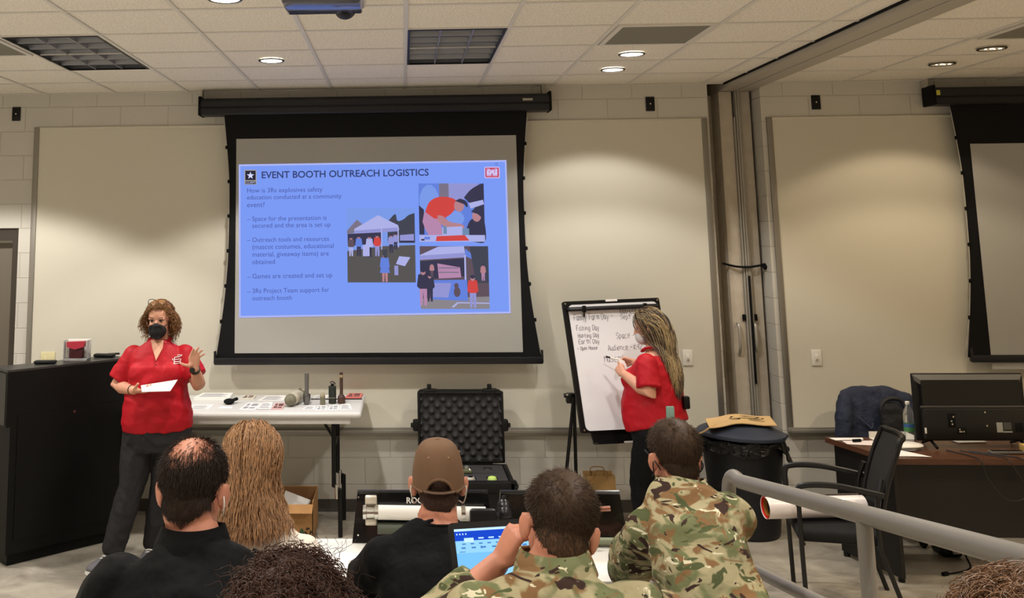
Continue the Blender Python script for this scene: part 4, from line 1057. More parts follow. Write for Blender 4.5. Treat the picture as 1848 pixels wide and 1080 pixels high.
def handwrite(mb, s, u, v, h, w=None, rnd=random.Random(3)):
    """h = cap height in metres on the pad"""
    wid = (E_TR - E_TL).length; hei = (E_BL - E_TL).length
    cw = (w or h * 0.62)
    x = 0
    for ch in s:
        if ch == ' ': x += cw * 0.75; continue
        mb_r = 0.0017
        sc = h / 6 * rnd.uniform(0.9, 1.08)
        dy = rnd.uniform(-0.05, 0.05) * h
        for st in parse(GL[ch]):
            P = [EP(u + (x + px * cw / 5 + py * h * 0.01) / wid, v - (py * sc + dy) / hei, 0.0098) for px, py in st]
            mb.tube(smooth_path(P, 3) if len(P) > 2 else P, mb_r, 5, up=en, flat=0.35)
        x += cw * (0.55 if ch in 'il1-.' else 1.0)
hw = MB()
handwrite(hw, 'Family Farm Day -', 0.085, 0.152, 0.044, 0.0205)
handwrite(hw, '1000-1200pm', 0.56, 0.115, 0.030, 0.019); handwrite(hw, 'Sept', 0.565, 0.158, 0.032, 0.021)
handwrite(hw, 'Fishing Day', 0.095, 0.232, 0.036, 0.0185); handwrite(hw, 'Hunting Day', 0.10, 0.288, 0.032, 0.0165); handwrite(hw, 'Earth Day', 0.10, 0.335, 0.032, 0.019)
handwrite(hw, '* Open House', 0.075, 0.382, 0.026, 0.0140)
handwrite(hw, 'Space - green', 0.49, 0.305, 0.042, 0.0225); handwrite(hw, 'Audience - K-12 +', 0.385, 0.395, 0.038, 0.0215); handwrite(hw, 'Mascot +', 0.33, 0.482, 0.046, 0.027)
hw.build('handwriting', M_INKP, pad, smooth=True, angle=None)

# ---- paper bags
def kraft_bag(name, x0, x1, y0, y1, h, label):
    t = thing(name, label, 'bag', ((x0 + x1) / 2, (y0 + y1) / 2, 0))
    m_ = MB(); th = 0.004
    zt = lambda k: h + 0.012 * math.sin(k * 2.1)
    m_.span((x0, y0, 0.0), (x1, y1, 0.006))
    for k, (a, b) in enumerate((((x0, y0), (x1, y0 + th)), ((x0, y1 - th), (x1, y1)), ((x0, y0 + th), (x0 + th, y1 - th)), ((x1 - th, y0 + th), (x1, y1 - th)))):
        m_.span((a[0], a[1], 0.0), (b[0], b[1], zt(k)))
    m_.build('bag_body', mat('tan_paper', (176, 140, 88), 0.8, bump=(14, 0.5, 0.02)), t, smooth=False)
    for yy_ in (y0 + 0.002, y1 - 0.002):
        MB().tube(smooth_path([((x0 + x1) / 2 - .05, yy_, h - .02), ((x0 + x1) / 2 - .045, yy_, h + .035), ((x0 + x1) / 2 + .045, yy_, h + .035), ((x0 + x1) / 2 + .05, yy_, h - .02)], 5), 0.004, 6).build('handle', mat('twisted_paper', (150, 116, 70), 0.8), t)
kraft_bag('paper_bag', 1.345, 1.565, -0.32, -0.19, 0.345, 'tan paper bag on the floor behind the easel legs')
# ================================================================== RIGHT-HAND SIDE
# ---- trash can
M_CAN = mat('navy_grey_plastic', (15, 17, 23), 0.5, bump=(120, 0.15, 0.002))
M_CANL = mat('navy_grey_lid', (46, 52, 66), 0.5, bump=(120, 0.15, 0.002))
M_BAGP = mat('black_bin_liner', (12, 12, 13), 0.2, bump=(26, 1.0, 0.03))
TCX, TCY = 2.455, -0.50
tc_ = thing('trash_can', 'large dark blue grey trash can with black liner in front of the folding partition', 'trash can', (TCX, TCY, 0))
m = MB()
prof = [(0.205, 0.0), (0.222, 0.006), (0.228, 0.03)]
for i in range(8): prof.append((0.228 + 0.052 * i / 7, 0.03 + 0.60 * i / 7))
prof += [(0.285, 0.635), (0.285, 0.665), (0.27, 0.67)]
m.lathe(prof, (TCX, TCY, 0), n=40); m.build('bin_body', M_CAN, tc_)
for s in (-1, 1):
    MB().box((TCX + s * 0.30, TCY, 0.59), (0.05, 0.11, 0.035), 0.01).build('handle', M_CAN, tc_)
lm = Matrix.Rotation(math.radians(2.0), 3, 'Y')
lx = lm @ Vector((0, 0, 1))
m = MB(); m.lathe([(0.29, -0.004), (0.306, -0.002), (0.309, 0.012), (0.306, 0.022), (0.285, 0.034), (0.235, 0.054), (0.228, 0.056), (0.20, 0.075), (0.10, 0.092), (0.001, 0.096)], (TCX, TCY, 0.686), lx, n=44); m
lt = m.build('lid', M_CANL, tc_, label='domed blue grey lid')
for s in (-1, 1): MB().box(Vector((TCX, TCY, 0.690)) + lm @ Vector((s * 0.305, 0, 0)), (0.04, 0.09, 0.03), 0.01).build('snap_grip', M_CANL, lt)
# liner hanging over the rim
vs = []; fs = []; n = 72; rows = 9
def liner_drop(a):
    d = 0.07 + 0.025 * math.sin(3 * a + 1) + 0.015 * math.sin(7 * a)
    d += 0.13 * math.exp(-((a + 0.35) / 0.30) ** 2)           # long corner at the right front
    return d
for j in range(rows):
    for i in range(n):
        a = -PI + 2 * PI * i / n
        t_ = j / (rows - 1)
        r = 0.292 + 0.010 * t_ + 0.008 * math.sin(11 * a + 4 * t_) * t_ + 0.004 * math.sin(23 * a) + 0.04 * math.exp(-((a + 0.35) / 0.22) ** 2) * t_
        z = 0.672 - liner_drop(a) * t_ - 0.006 * math.sin(9 * a)
        vs.append((TCX + r * math.cos(a), TCY + r * math.sin(a), z))
for j in range(rows - 1):
    for i in range(n):
        i2 = (i + 1) % n
        fs.append((j * n + i, j * n + i2, (j + 1) * n + i2, (j + 1) * n + i))
m = MB(); m.add(vs, fs); m.build('liner', M_BAGP, tc_, angle=None)
# flat kraft bag lying on the lid
M_KB = mat('kraft_bag_flat', (206, 172, 120), 0.7, bump=(9, 0.4, 0.02))
kb = thing('paper_bag', 'flat kraft bag with black print lying on the trash can lid', 'bag', (2.44, -0.52, 0.79))
vs = []; fs = []; nu, nv = 24, 10
for k in (0, 1):
    for j in range(nv + 1):
        for i in range(nu + 1):
            u = i / nu * 2 - 1; v = j / nv * 2 - 1
            x = 2.445 + 0.245 * u + 0.03 * v; y = -0.53 + 0.15 * v + 0.02 * u
            z = 0.792 + 0.004 * v - 0.030 * max(0, abs(u - 0.05) - 0.25) ** 1.5 + 0.006 * math.sin(5 * u + 2) + (0.006 if k == 0 else 0.0)
            vs.append((x, y, z))
off = (nu + 1) * (nv + 1)
for k in (0, 1):
    for j in range(nv):
        for i in range(nu):
            a = k * off + j * (nu + 1) + i
            q = (a, a + 1, a + nu + 2, a + nu + 1)
            fs.append(q if k == 0 else q[::-1])
per = [i for i in range(nu + 1)] + [j * (nu + 1) + nu for j in range(1, nv + 1)] + [nv * (nu + 1) + i for i in range(nu - 1, -1, -1)] + [j * (nu + 1) for j in range(nv - 1, 0, -1)]
for a, b in zip(per, per[1:] + per[:1]): fs.append((a, off + a, off + b, b))
m = MB(); m.add(vs, fs); m.build('bag_body', M_KB, kb, angle=60)
m = MB()
for pts in ([(-0.07, .02), (-0.02, .055), (0.06, .05), (0.13, .02), (0.08, -.01), (0.02, .012), (-0.04, -.005)], [(0.05, -.012), (0.12, -.028), (0.15, -.005), (0.10, .008)], [(-0.09, 0.0), (-0.05, -.02), (-0.02, -.01), (-0.05, .01)]):
    m.tube(smooth_path([(2.455 + a, -0.53 + b * 1.6, 0.8045) for a, b in pts], 4), 0.007, 6, flat=0.1)
m.build('black_print', M_BLACKM, kb)
m = MB(); m.tube(smooth_path([(2.25, -0.62, 0.775), (2.20, -0.66, 0.775), (2.15, -0.63, 0.73), (2.13, -0.55, 0.70)], 6), 0.006, 6); m.build('handle', M_KB, kb)

# ---- desk
M_WOOD = mat('dark_walnut_laminate', (80, 50, 34), 0.35, var=(9, 0.25), stretch=(1, 8, 8))
M_DESKB = mat('black_desk_panel', (14, 12, 11), 0.5)
dk = thing('desk', 'dark wood desk with a black front panel below the monitor', 'desk', (4.0, -1.2, 0))
FL = (3.03, -1.57); BL_ = (2.88, -0.93); BRr = (5.2, -0.93); FR = (5.2, -1.60)
m = MB(); m.slab([(FL[0], FL[1], 0.718), (FR[0], FR[1], 0.718), (BRr[0], BRr[1], 0.718), (BL_[0], BL_[1], 0.718)], (0, 0, 1), 0.034); m.build('desktop', M_WOOD, dk, smooth=False)
m = MB(); m.slab([(3.075, -1.50, 0.27), (5.15, -1.53, 0.27), (5.15, -1.51, 0.27), (3.075, -1.48, 0.27)], (0, 0, 1), 0.448); m.build('modesty_panel', M_DESKB, dk, smooth=False)
m = MB(); m.slab([(3.045, -1.52, 0.03), (3.07, -1.515, 0.03), (2.945, -0.97, 0.03), (2.92, -0.975, 0.03)], (0, 0, 1), 0.688); m.build('side_panel', M_DESKB, dk, smooth=False)
MB().span((5.13, -1.52, 0.03), (5.155, -0.97, 0.718)).build('side_panel', M_DESKB, dk, smooth=False)
MB().tube([(2.955, -0.955, 0.0), (2.955, -0.955, 0.716)], 0.018, 10).build('rear_post', M_ALU, dk)
for p in ((3.06, -1.48), (2.94, -1.00), (5.14, -1.48), (5.14, -1.00)):
    MB().cyl((p[0], p[1], 0.0), (p[0], p[1], 0.03), 0.02, 12).build('glide', M_BLACK, dk)
# small footed box under the desk
m = MB(); m.box((3.62, -0.95, 0.05), (0.13, 0.16, 0.10), 0.02); m.m = 1; m.box((3.64, -1.035, 0.05), (0.05, 0.012, 0.05), 0.005)
tag(m.build('caster_foot', [M_BLACK, M_ALUP]), 'dark caster foot on the floor just below the desk panel', 'caster')

# ---- monitor seen from behind
mn = thing('monitor', 'large black monitor seen from behind on the desk', 'monitor', (3.71, -1.25, 0.752))
MY = -1.25
m = MB(); m.box((3.705, MY + 0.028, 1.005), (0.715, 0.022, 0.43), 0.008); m.build('screen_bezel', M_BLKPL, mn)
M_MON = mat('monitor_back', (12, 12, 11), 0.45, bump=(320, 0.2, 0.001))
m = MB(); m.slab([(3.352, MY + 0.017, 1.213), (4.058, MY + 0.017, 1.213), (4.02, MY - 0.012, 1.180), (3.39, MY - 0.012, 1.180)], (0, 0.3, -1), 0.03); m.build('top_chamfer', mat('monitor_grey_edge', (88, 86, 80), 0.35), mn, smooth=False, label='grey sloped top edge')
m = MB(); m.slab([(3.39, MY + 0.02, 1.005), (4.02, MY + 0.02, 1.005), (4.02, MY + 0.02, 1.182), (3.39, MY + 0.02, 1.182)], (0, -1, 0), 0.034); m.build('back_shell', M_MON, mn, smooth=False)
m = MB(); m.box((3.705, MY - 0.005, 0.905), (0.65, 0.055, 0.205), 0.014); m.build('lower_housing', M_MON, mn)
m = MB(); m.tube([(3.37, MY - 0.02, 1.012), (4.04, MY - 0.02, 1.012)], 0.008, 8); m.build('ridge', mat('monitor_ridge', (60, 58, 55), 0.3), mn)
for (x, z, w_, h_, d_) in ((3.555, 0.93, 0.05, 0.09, 0), (3.615, 0.865, 0.06, 0.045, 0), (3.98, 0.885, 0.05, 0.06, 0)):
    MB().box((x, MY - 0.0325, z), (w_, 0.004, h_), 0.003).build('port_recess', M_BLACKM, mn)
m = MB()
for x, z in ((3.566, 0.952), (3.552, 0.925), (3.556, 0.905), (3.60, 0.872), (3.61, 0.858), (3.60, 0.858), (3.625, 0.858), (3.775, 0.895), (3.77, 0.98)): m.box((x, MY - 0.036, z), (0.010, 0.004, 0.012), 0.002)
m.build('port_sockets', M_CHROME, mn)
m = MB(); m.box((3.856, MY - 0.0335, 0.885), (0.038, 0.002, 0.062)); m.m = 1; m.box((3.905, MY - 0.0335, 0.893), (0.05, 0.002, 0.045)); m.m = 0
m.box((3.905, MY - 0.0336, 0.857), (0.056, 0.002, 0.008))
m.build('rating_label', [mat('label_print', (150, 150, 142), 0.6), mat('label_dark', (70, 70, 68), 0.6)], mn, smooth=False)
MB().box((3.385, MY - 0.0335, 0.865), (0.012, 0.002, 0.036), 0.002).build('white_tag', M_WHITEPL, mn)
for x in (3.43, 4.0):
    m = MB(); m.tube([(x, MY + 0.01, 0.80), (x, MY - 0.07, 0.763)], 0.009, 8); m.tube([(x, MY + 0.01, 0.80), (x, MY + 0.11, 0.763)], 0.009, 8); m.build('foot', M_BLACK, mn)
def cable(name, pts, label, r=0.0035, m_=None):
    b = MB(); b.tube(smooth_path(pts, 8), r, 6); o = b.build(name, m_ or M_BLACKM, None); return tag(o, label, 'cable')
cable('monitor_cable', [(3.47, MY - 0.10, 0.757), (3.52, -1.50, 0.758), (3.53, -1.59, 0.759), (3.535, -1.625, 0.738), (3.57, -1.60, 0.65), (3.66, -1.60, 0.53), (3.75, -1.60, 0.515), (3.80, -1.60, 0.545)], 'black cable hanging in the left loop below the monitor', 0.0035, mat('grey_black_cable', (34, 34, 34), 0.5))
cable('monitor_cable', [(3.55, MY - 0.11, 0.757), (3.68, -1.52, 0.758), (3.70, -1.595, 0.759), (3.705, -1.63, 0.735), (3.76, -1.61, 0.66), (3.82, -1.60, 0.57)], 'short black cable hanging between the two loops below the monitor', 0.0035, mat('grey_black_cable', (34, 34, 34), 0.5))
dc = thing('display_cable', 'black display cable with a yellow tagged plug hanging over the desk front', 'cable', (3.85, -1.62, 0.36))
m = MB(); m.tube(smooth_path([(3.60, MY - 0.12, 0.757), (3.76, -1.52, 0.758), (3.785, -1.60, 0.759), (3.795, -1.635, 0.735), (3.85, -1.62, 0.62), (3.885, -1.62, 0.47), (3.865, -1.62, 0.385)], 8), 0.004, 6); m.build('cord', mat('grey_black_cable', (34, 34, 34), 0.5), dc)
MB().box((3.85, -1.62, 0.362), (0.028, 0.012, 0.036), 0.003, rot=Matrix.Rotation(0.6, 3, 'Y')).build('plug', mat('yellow_tag', (206, 182, 96), 0.5), dc)
m = MB(); m.tube(smooth_path([(3.69, -0.97, 0.10), (3.705, -1.02, 0.012), (3.60, -1.25, 0.006), (3.40, -1.36, 0.006)], 8), 0.005, 6); m.box((3.385, -1.367, 0.012), (0.05, 0.022, 0.022), 0.005, rot=0.4)
tag(m.build('power_cable', M_BLACKM), 'black power cable with plug lying on the floor under the desk', 'cable')

# ---- things on the desk
DZ = 0.7535
def dsheet(name, pts, z, label, h=0.0016, m_=None, cat='paper'):
    b = MB(); b.slab([(p[0], p[1], z) for p in pts], (0, 0, 1), h)
    return tag(b.build(name, m_ or M_PAPER, smooth=False), label, cat)
dsheet('paper_sheet', [(2.905, -1.04), (3.10, -1.02), (3.12, -0.96), (2.895, -0.965)], DZ, 'white sheet at the back left corner of the dark desk')
dsheet('paper_sheet', [(2.93, -1.16), (3.16, -1.22), (3.19, -1.05), (2.94, -1.06)], DZ, 'pinkish white sheet in the middle left of the dark desk', m_=mat('pinkish_paper', (226, 214, 210), 0.7))
dsheet('paper_sheet', [(2.985, -1.37), (3.02, -1.50), (3.22, -1.52), (3.12, -1.28)], DZ, 'white sheet at the front left of the dark desk beside the armchair')
dsheet('paper_sheet', [(3.05, -1.36), (3.13, -1.51), (3.28, -1.535), (3.17, -1.33)], DZ + 0.0022, 'white sheet overlapping the desk edge behind the armchair back')
m = MB(); m.box((3.02, -1.10, DZ + 0.012), (0.06, 0.018, 0.018), 0.004, rot=0.2); tag(m.build('black_pen_case', M_BLACKM), 'small black item on the desk papers', 'pen case')
m = MB(); m.box((3.09, -1.33, DZ + 0.009), (0.07, 0.10, 0.008), 0.003, rot=0.5); tag(m.build('phone', M_BLACK), 'dark flat phone on the desk papers behind the armchair back', 'phone')
rt = thing('router', 'white rounded box on the desk in front of the water bottle', 'device', (3.36, -1.20, DZ))
m = MB(); m.ball((3.24, -1.29, DZ + 0.022), (0.115, 0.075, 0.021), 28, 12); m.build('shell', M_WHITEPL, rt)
MB().lathe([(0.05, 0), (0.075, 0.003), (0.07, 0.008)], (3.24, -1.29, DZ + 0.0005), n=28).build('grey_base', mat('grey_base', (150, 150, 148), 0.5), rt)
nb = thing('paper_tray', 'white wire cornered tray behind the armchair back on the desk', 'tray', (3.30, -1.03, DZ))
m = MB()
m.slab([(3.16, -1.10, DZ), (3.40, -1.10, DZ), (3.40, -0.97, DZ), (3.16, -0.97, DZ)], (0, 0, 1), 0.003); m.span((3.16, -1.10, DZ), (3.40, -1.096, DZ + 0.02)); m.span((3.396, -1.10, DZ), (3.40, -0.97, DZ + 0.045)); m.span((3.16, -0.974, DZ), (3.40, -0.97, DZ + 0.045)); m.build('tray_body', M_WHITEPL, nb, smooth=False)
# water bottle
bt = thing('water_bottle', 'clear water bottle with green and blue label left of the monitor', 'bottle', (3.428, -0.985, DZ))
bo = (3.428, -0.985, DZ + 0.0006)
M_PET = mat('clear_plastic', (238, 242, 242), 0.06, trans=0.92)
MB().lathe([(0.028, 0.0), (0.034, 0.004), (0.034, 0.055), (0.033, 0.06), (0.034, 0.065), (0.034, 0.15), (0.033, 0.165), (0.026, 0.19), (0.015, 0.212), (0.0125, 0.22), (0.0125, 0.232)], bo, n=28).build('bottle_body', M_PET, bt)
lb = MB(); lb.lathe([(0.0345, 0.05), (0.0348, 0.052), (0.0348, 0.10), (0.0345, 0.102)], bo, n=28, ring=True); lbo = lb.build('label_wrap', mat('bottle_green', (70, 128, 74), 0.4), bt)
lb = MB(); lb.lathe([(0.0350, 0.078), (0.0351, 0.079), (0.0351, 0.098), (0.0350, 0.099)], bo, n=28, ring=True); lb.build('blue_stripe', mat('bottle_blue', (58, 92, 150), 0.4), lbo)
MB().lathe([(0.014, 0.226), (0.0145, 0.228), (0.0145, 0.243), (0.012, 0.245)], bo, n=20).build('cap', M_WHITEPL, bt)
# clutter behind the monitor feet
m = MB(); m.box((3.80, -1.43, DZ + 0.009), (0.22, 0.05, 0.014), 0.004, rot=0.03); m.m = 1
for i in range(8): m.box((3.715 + i * 0.024, -1.43, DZ + 0.0175), (0.016, 0.028, 0.006), 0.002)
tag(m.build('power_strip', [mat('grey_strip', (96, 92, 86), 0.5), M_BLACKM]), 'grey strip of connectors lying on the desk below the monitor', 'power strip')
m = MB(); m.box((3.955, -1.40, DZ + 0.026), (0.085, 0.06, 0.05), 0.004, rot=-0.1); tag(m.build('note_block', mat('yellow_note', (184, 150, 84), 0.7)), 'yellow brown note block on the desk at the right edge', 'note block')
m = MB(); m.box((3.76, -1.08, DZ + 0.004), (0.20, 0.09, 0.006), 0.002, rot=0.1); tag(m.build('notebook', mat('grey_paper', (190, 186, 178), 0.7)), 'pale notebook on the desk behind the monitor base', 'notebook')

# ---- chair behind the desk with a denim jacket and a bag
M_DENIM = mat('navy_denim', (38, 44, 62), 0.85, bump=(18, 0.7, 0.02), var=(50, 0.25))
oc = thing('office_chair', 'office chair hidden under a navy jacket behind the desk', 'chair', (3.46, -0.38, 0))
m = MB(); m.box((3.47, -0.36, 0.75), (0.34, 0.03, 0.32), 0.012, seg=3); m.build('backrest', M_BLACKM, oc)
m = MB(); m.box((3.46, -0.60, 0.46), (0.46, 0.46, 0.07), 0.03); m.build('seat', M_BLACKM, oc)
MB().cyl((3.46, -0.58, 0.06), (3.46, -0.58, 0.43), 0.03).build('gas_column', M_BLACK, oc)
MB().tube([(3.46, -0.5, 0.44), (3.46, -0.36, 0.45), (3.46, -0.34, 0.50)], 0.015, 8).build('back_bar', M_BLACK, oc)
for i in range(5):
    a = 2 * PI * i / 5
    m = MB(); m.tube([(3.46, -0.58, 0.08), (3.46 + 0.25 * math.cos(a), -0.58 + 0.25 * math.sin(a), 0.055)], 0.018, 8); lg = m.build('base_arm', M_BLACK, oc)
    MB().ball((3.46 + 0.25 * math.cos(a), -0.58 + 0.25 * math.sin(a), 0.028), 0.028, 12, 8).build('caster', M_BLACK, lg)

def remeshed(name, mb, m_, parent, voxel=0.01, smooth=8, disp=None, label=None, factor=0.5):
    """one continuous surface grown over overlapping shapes, optionally creased by disp(p, n) -> offset along the normal"""
    me = mb.mesh(name, [m_] if not isinstance(m_, (list, tuple)) else list(m_))
    bm = bmesh.new(); bm.from_mesh(me); bmesh.ops.recalc_face_normals(bm, faces=bm.faces); bm.to_mesh(me); bm.free()
    o = bpy.data.objects.new(name, me); COL.objects.link(o)
    r = o.modifiers.new('r', 'REMESH'); r.mode = 'VOXEL'; r.voxel_size = voxel; r.adaptivity = 0
    if smooth:
        s_ = o.modifiers.new('s', 'SMOOTH'); s_.factor = factor; s_.iterations = smooth
    bpy.context.view_layer.update()
    dg = bpy.context.evaluated_depsgraph_get()
    me2 = bpy.data.meshes.new_from_object(o.evaluated_get(dg))
    o.modifiers.clear(); o.data = me2; me2.name = name
    bpy.data.meshes.remove(me)
    if not me2.materials: me2.materials.append(m_)
    if disp:
        nv = len(me2.vertices)
        co = np.empty(nv * 3, np.float32); me2.vertices.foreach_get('co', co); co = co.reshape(-1, 3)
        no = np.empty(nv * 3, np.float32); me2.vertices.foreach_get('normal', no); no = no.reshape(-1, 3)
        d = np.array([disp(Vector(co[i].tolist()), Vector(no[i].tolist())) for i in range(nv)], np.float32)
        co += no * d[:, None]
        me2.vertices.foreach_set('co', co.ravel()); me2.update()
    return place(o, parent, True, None, True, label)
def folds(amp, sc=(9, 9, 4), seed=0.0):
    def f(p, n):
        q = Vector((p.x * sc[0] + seed, p.y * sc[1], p.z * sc[2]))
        w = mnoise.noise(q * 0.6) * 0.8
        v = mnoise.noise(Vector((q.x + w, q.y - w, q.z + w * 1.5)))
        return amp * (1.0 - 2.2 * abs(v)) * 0.6 + amp * 0.4 * mnoise.noise(q * 2.3)
    return f
jk = thing('denim_jacket', 'navy denim jacket draped over the chair behind the desk', 'jacket', (3.47, -0.4, 0.5))
m = MB()
X, Yv = Vector((1, 0, 0)), Vector((0, 1, 0))
m.loft([((3.45, -0.365, 0.54), X, Yv, 0.255, 0.08), ((3.46, -0.36, 0.70), X, Yv, 0.255, 0.075), ((3.475, -0.35, 0.88), X, Yv, 0.25, 0.065), ((3.485, -0.34, 0.96), X, Yv, 0.215, 0.05), ((3.49, -0.335, 0.995), X, Yv, 0.13, 0.035)], 28, 3.0)
m.tube([(3.27, -0.39, 0.92), (3.235, -0.42, 0.78), (3.225, -0.42, 0.66), (3.24, -0.42, 0.60)], [0.05, 0.058, 0.055, 0.05], 12, ends=2)
m.tube([(3.71, -0.38, 0.92), (3.735, -0.41, 0.78), (3.73, -0.42, 0.62)], [0.05, 0.055, 0.05], 12, ends=2)
remeshed('jacket_body', m, M_DENIM, jk, 0.012, 4, folds(0.014, (9, 9, 6), 2.0))
m = MB(); m.slab([(3.335, -0.450, 0.80), (3.42, -0.462, 0.745), (3.425, -0.462, 0.715), (3.335, -0.450, 0.765)], (0, -1, 0), 0.004); m.build('pocket_flap', M_DENIM, jk)
m = MB(); m.tube(smooth_path([(3.33, -0.452, 0.80), (3.38, -0.462, 0.75), (3.41, -0.465, 0.72), (3.43, -0.463, 0.76)], 5), 0.003, 6); m.build('pale_stitching', mat('pale_stitch', (78, 84, 100), 0.7), jk)
bg = thing('black_bag', 'black hooded bag hanging in front of the denim jacket', 'bag', (3.57, -0.52, 0.5))
m = MB()
m.loft([((3.58, -0.52, 0.52), X, Yv, 0.13, 0.06), ((3.58, -0.52, 0.68), X, Yv, 0.125, 0.065), ((3.57, -0.51, 0.80), X, Yv, 0.105, 0.055), ((3.55, -0.50, 0.87), X, Yv, 0.075, 0.045), ((3.55, -0.49, 0.90), X, Yv, 0.05, 0.03)], 24, 2.4)
remeshed('bag_body', m, mat('black_cloth', (13, 13, 15), 0.8, bump=(22, 0.6, 0.02)), bg, 0.010, 4, folds(0.014, (10, 10, 7), 5.0))
MB().tube(smooth_path([(3.475, -0.50, 0.78), (3.475, -0.50, 0.88), (3.53, -0.49, 0.93), (3.62, -0.49, 0.925), (3.655, -0.51, 0.85), (3.66, -0.53, 0.80)], 6), 0.017, 8).build('strap', mat('black_strap', (24, 25, 32), 0.6), bg)

# ---- black mesh armchair
M_SEATF = mat('black_upholstery', (8, 8, 9), 0.9, bump=(300, 0.3, 0.002))
M_FRAME = mat('black_tube', (9, 9, 10), 0.4)
M_MESHB = mat('black_mesh_back', (34, 33, 31), 0.7, bump=(600, 0.5, 0.002))
fwd = Vector((-0.974, 0.225, 0)).normalized(); sid = Vector((-0.225, -0.974, 0)).normalized()    # sid points to the near side
A0 = Vector((2.64, -1.56, 0))                                                                      # far side, mid depth
def CP(f_, s_, z): return A0 + fwd * f_ + sid * s_ + Vector((0, 0, z))
CW = 0.50
ac = thing('armchair', 'black mesh back armchair holding a rolled poster, behind the grey railing', 'chair', tuple(CP(0, CW / 2, 0)))
for s_ in (0.0, CW):
    MB().tube(smooth_path([CP(0.255, s_, 0.0), CP(0.262, s_, 0.40), CP(0.262, s_, 0.60)], 4), 0.0135, 10).build('front_leg', M_FRAME, ac)
    MB().tube(smooth_path([CP(-0.27, s_, 0.0), CP(-0.17, s_, 0.32), CP(-0.15, s_, 0.42), CP(-0.155, s_, 0.62), CP(-0.19, s_ + (0.03 if s_ == 0 else -0.03), 0.75)], 5), 0.0135, 10).build('rear_leg', M_FRAME, ac)
    o1 = MB(); o1.tube(smooth_path([CP(0.262, s_, 0.58), CP(0.262, s_, 0.665), CP(0.225, s_, 0.70), CP(0.05, s_, 0.705), CP(-0.19, s_, 0.665)], 7), 0.018, 10, flat=0.8); o1.build('armrest', mat('armrest_plastic', (20, 20, 21), 0.4), ac)
m = MB(); a_, b_, c_, d_ = CP(0.27, 0.01, 0.40), CP(0.27, CW - 0.01, 0.40), CP(-0.17, CW - 0.02, 0.385), CP(-0.17, 0.02, 0.385)
sm = MB(); sm.box(((a_ + c_) / 2 + Vector((0, 0, 0.02)))[:], (0.45, 0.47, 0.07), 0.028, rot=math.atan2(fwd.y, fwd.x), seg=4); sm.build('seat', M_SEATF, ac)
MB().tube([CP(0.25, 0, 0.375), CP(0.25, CW, 0.375)], 0.011, 8).build('front_rail', M_FRAME, ac)
MB().tube([CP(-0.155, 0, 0.375), CP(-0.155, CW, 0.375)], 0.011, 8).build('rear_rail', M_FRAME, ac)
# curved mesh back: leans backwards towards the right
bk = MB(); vs = []; fs = []; nu, nv = 16, 20
def backp(u, v, d):
    z = 0.52 + 0.44 * v
    w_ = 0.225 * (1 - 0.10 * max(0, v - 0.75) / 0.25) 
    return CP(-0.175 - 0.13 * v ** 1.5 - 0.05 * (1 - (2 * u - 1) ** 2) + d, CW / 2 + (2 * u - 1) * w_, z)
for k, d in ((0, 0.0), (1, -0.006)):
    for j in range(nv + 1):
        for i in range(nu + 1): vs.append(backp(i / nu, j / nv, d))
off = (nu + 1) * (nv + 1)
for k in (0, 1):
    for j in range(nv):
        for i in range(nu):
            a = k * off + j * (nu + 1) + i; fs.append((a, a + 1, a + nu + 2, a + nu + 1) if k else (a, a + nu + 1, a + nu + 2, a + 1))
bk.add(vs, fs); back = bk.build('backrest', M_MESHB, ac, angle=None)
rim = [backp(u / 10, 0, -0.003) for u in range(11)] + [backp(1, v / 10, -0.003) for v in range(1, 11)] + [backp(1 - u / 10, 1, -0.003) for u in range(1, 11)] + [backp(0, 1 - v / 10, -0.003) for v in range(1, 11)]
MB().tube(smooth_path(rim, 3), 0.017, 8).build('back_rim', M_FRAME, back)
# rolled poster across the seat
M_POST = mat('glossy_poster_paper', (232, 222, 218), 0.25, coat=0.4)
rp = thing('rolled_poster', 'rolled white poster with a red edge lying across the armchair seat', 'poster', (2.43, -1.78, 0.45))
p0, p1 = Vector((2.145, -1.80, 0.523)), Vector((2.80, -1.74, 0.522))
ax = (p1 - p0).normalized()
def roll(nm, r0, turns, m_, a0, a1, x0, x1, lab=None):
    x, y, _ = basis(ax); vs = []; fs = []; n = int(40 * turns)
    for i in range(n + 1):
        a = 2 * PI * turns * i / n + 1.0
        r = r0 + 0.010 * turns * i / n
        for q in (a0, a1): vs.append(p0 + ax * q + x * (r * math.cos(a)) + y * (r * math.sin(a)))
    for i in range(n): fs.append((2 * i, 2 * i + 1, 2 * i + 3, 2 * i + 2))
    b = MB(); b.add(vs, fs); return b.build(nm, m_, rp, angle=None, label=lab, fix=False)
roll('outer_sheet', 0.058, 1.05, M_POST, 0.0, 0.60, 0, 0)
roll('red_lining', 0.055, 1.0, mat('poster_red', (206, 44, 36), 0.35), 0.004, 0.06, 0, 0, 'red printed inner side')
roll('inner_sheet', 0.042, 1.0, mat('poster_gold', (150, 100, 40), 0.4), 0.012, 0.58, 0, 0)
MB().cyl(p0 + ax * 0.03, p0 + ax * 0.58, 0.039, 24).build('dark_core', M_BLACKM, rp)

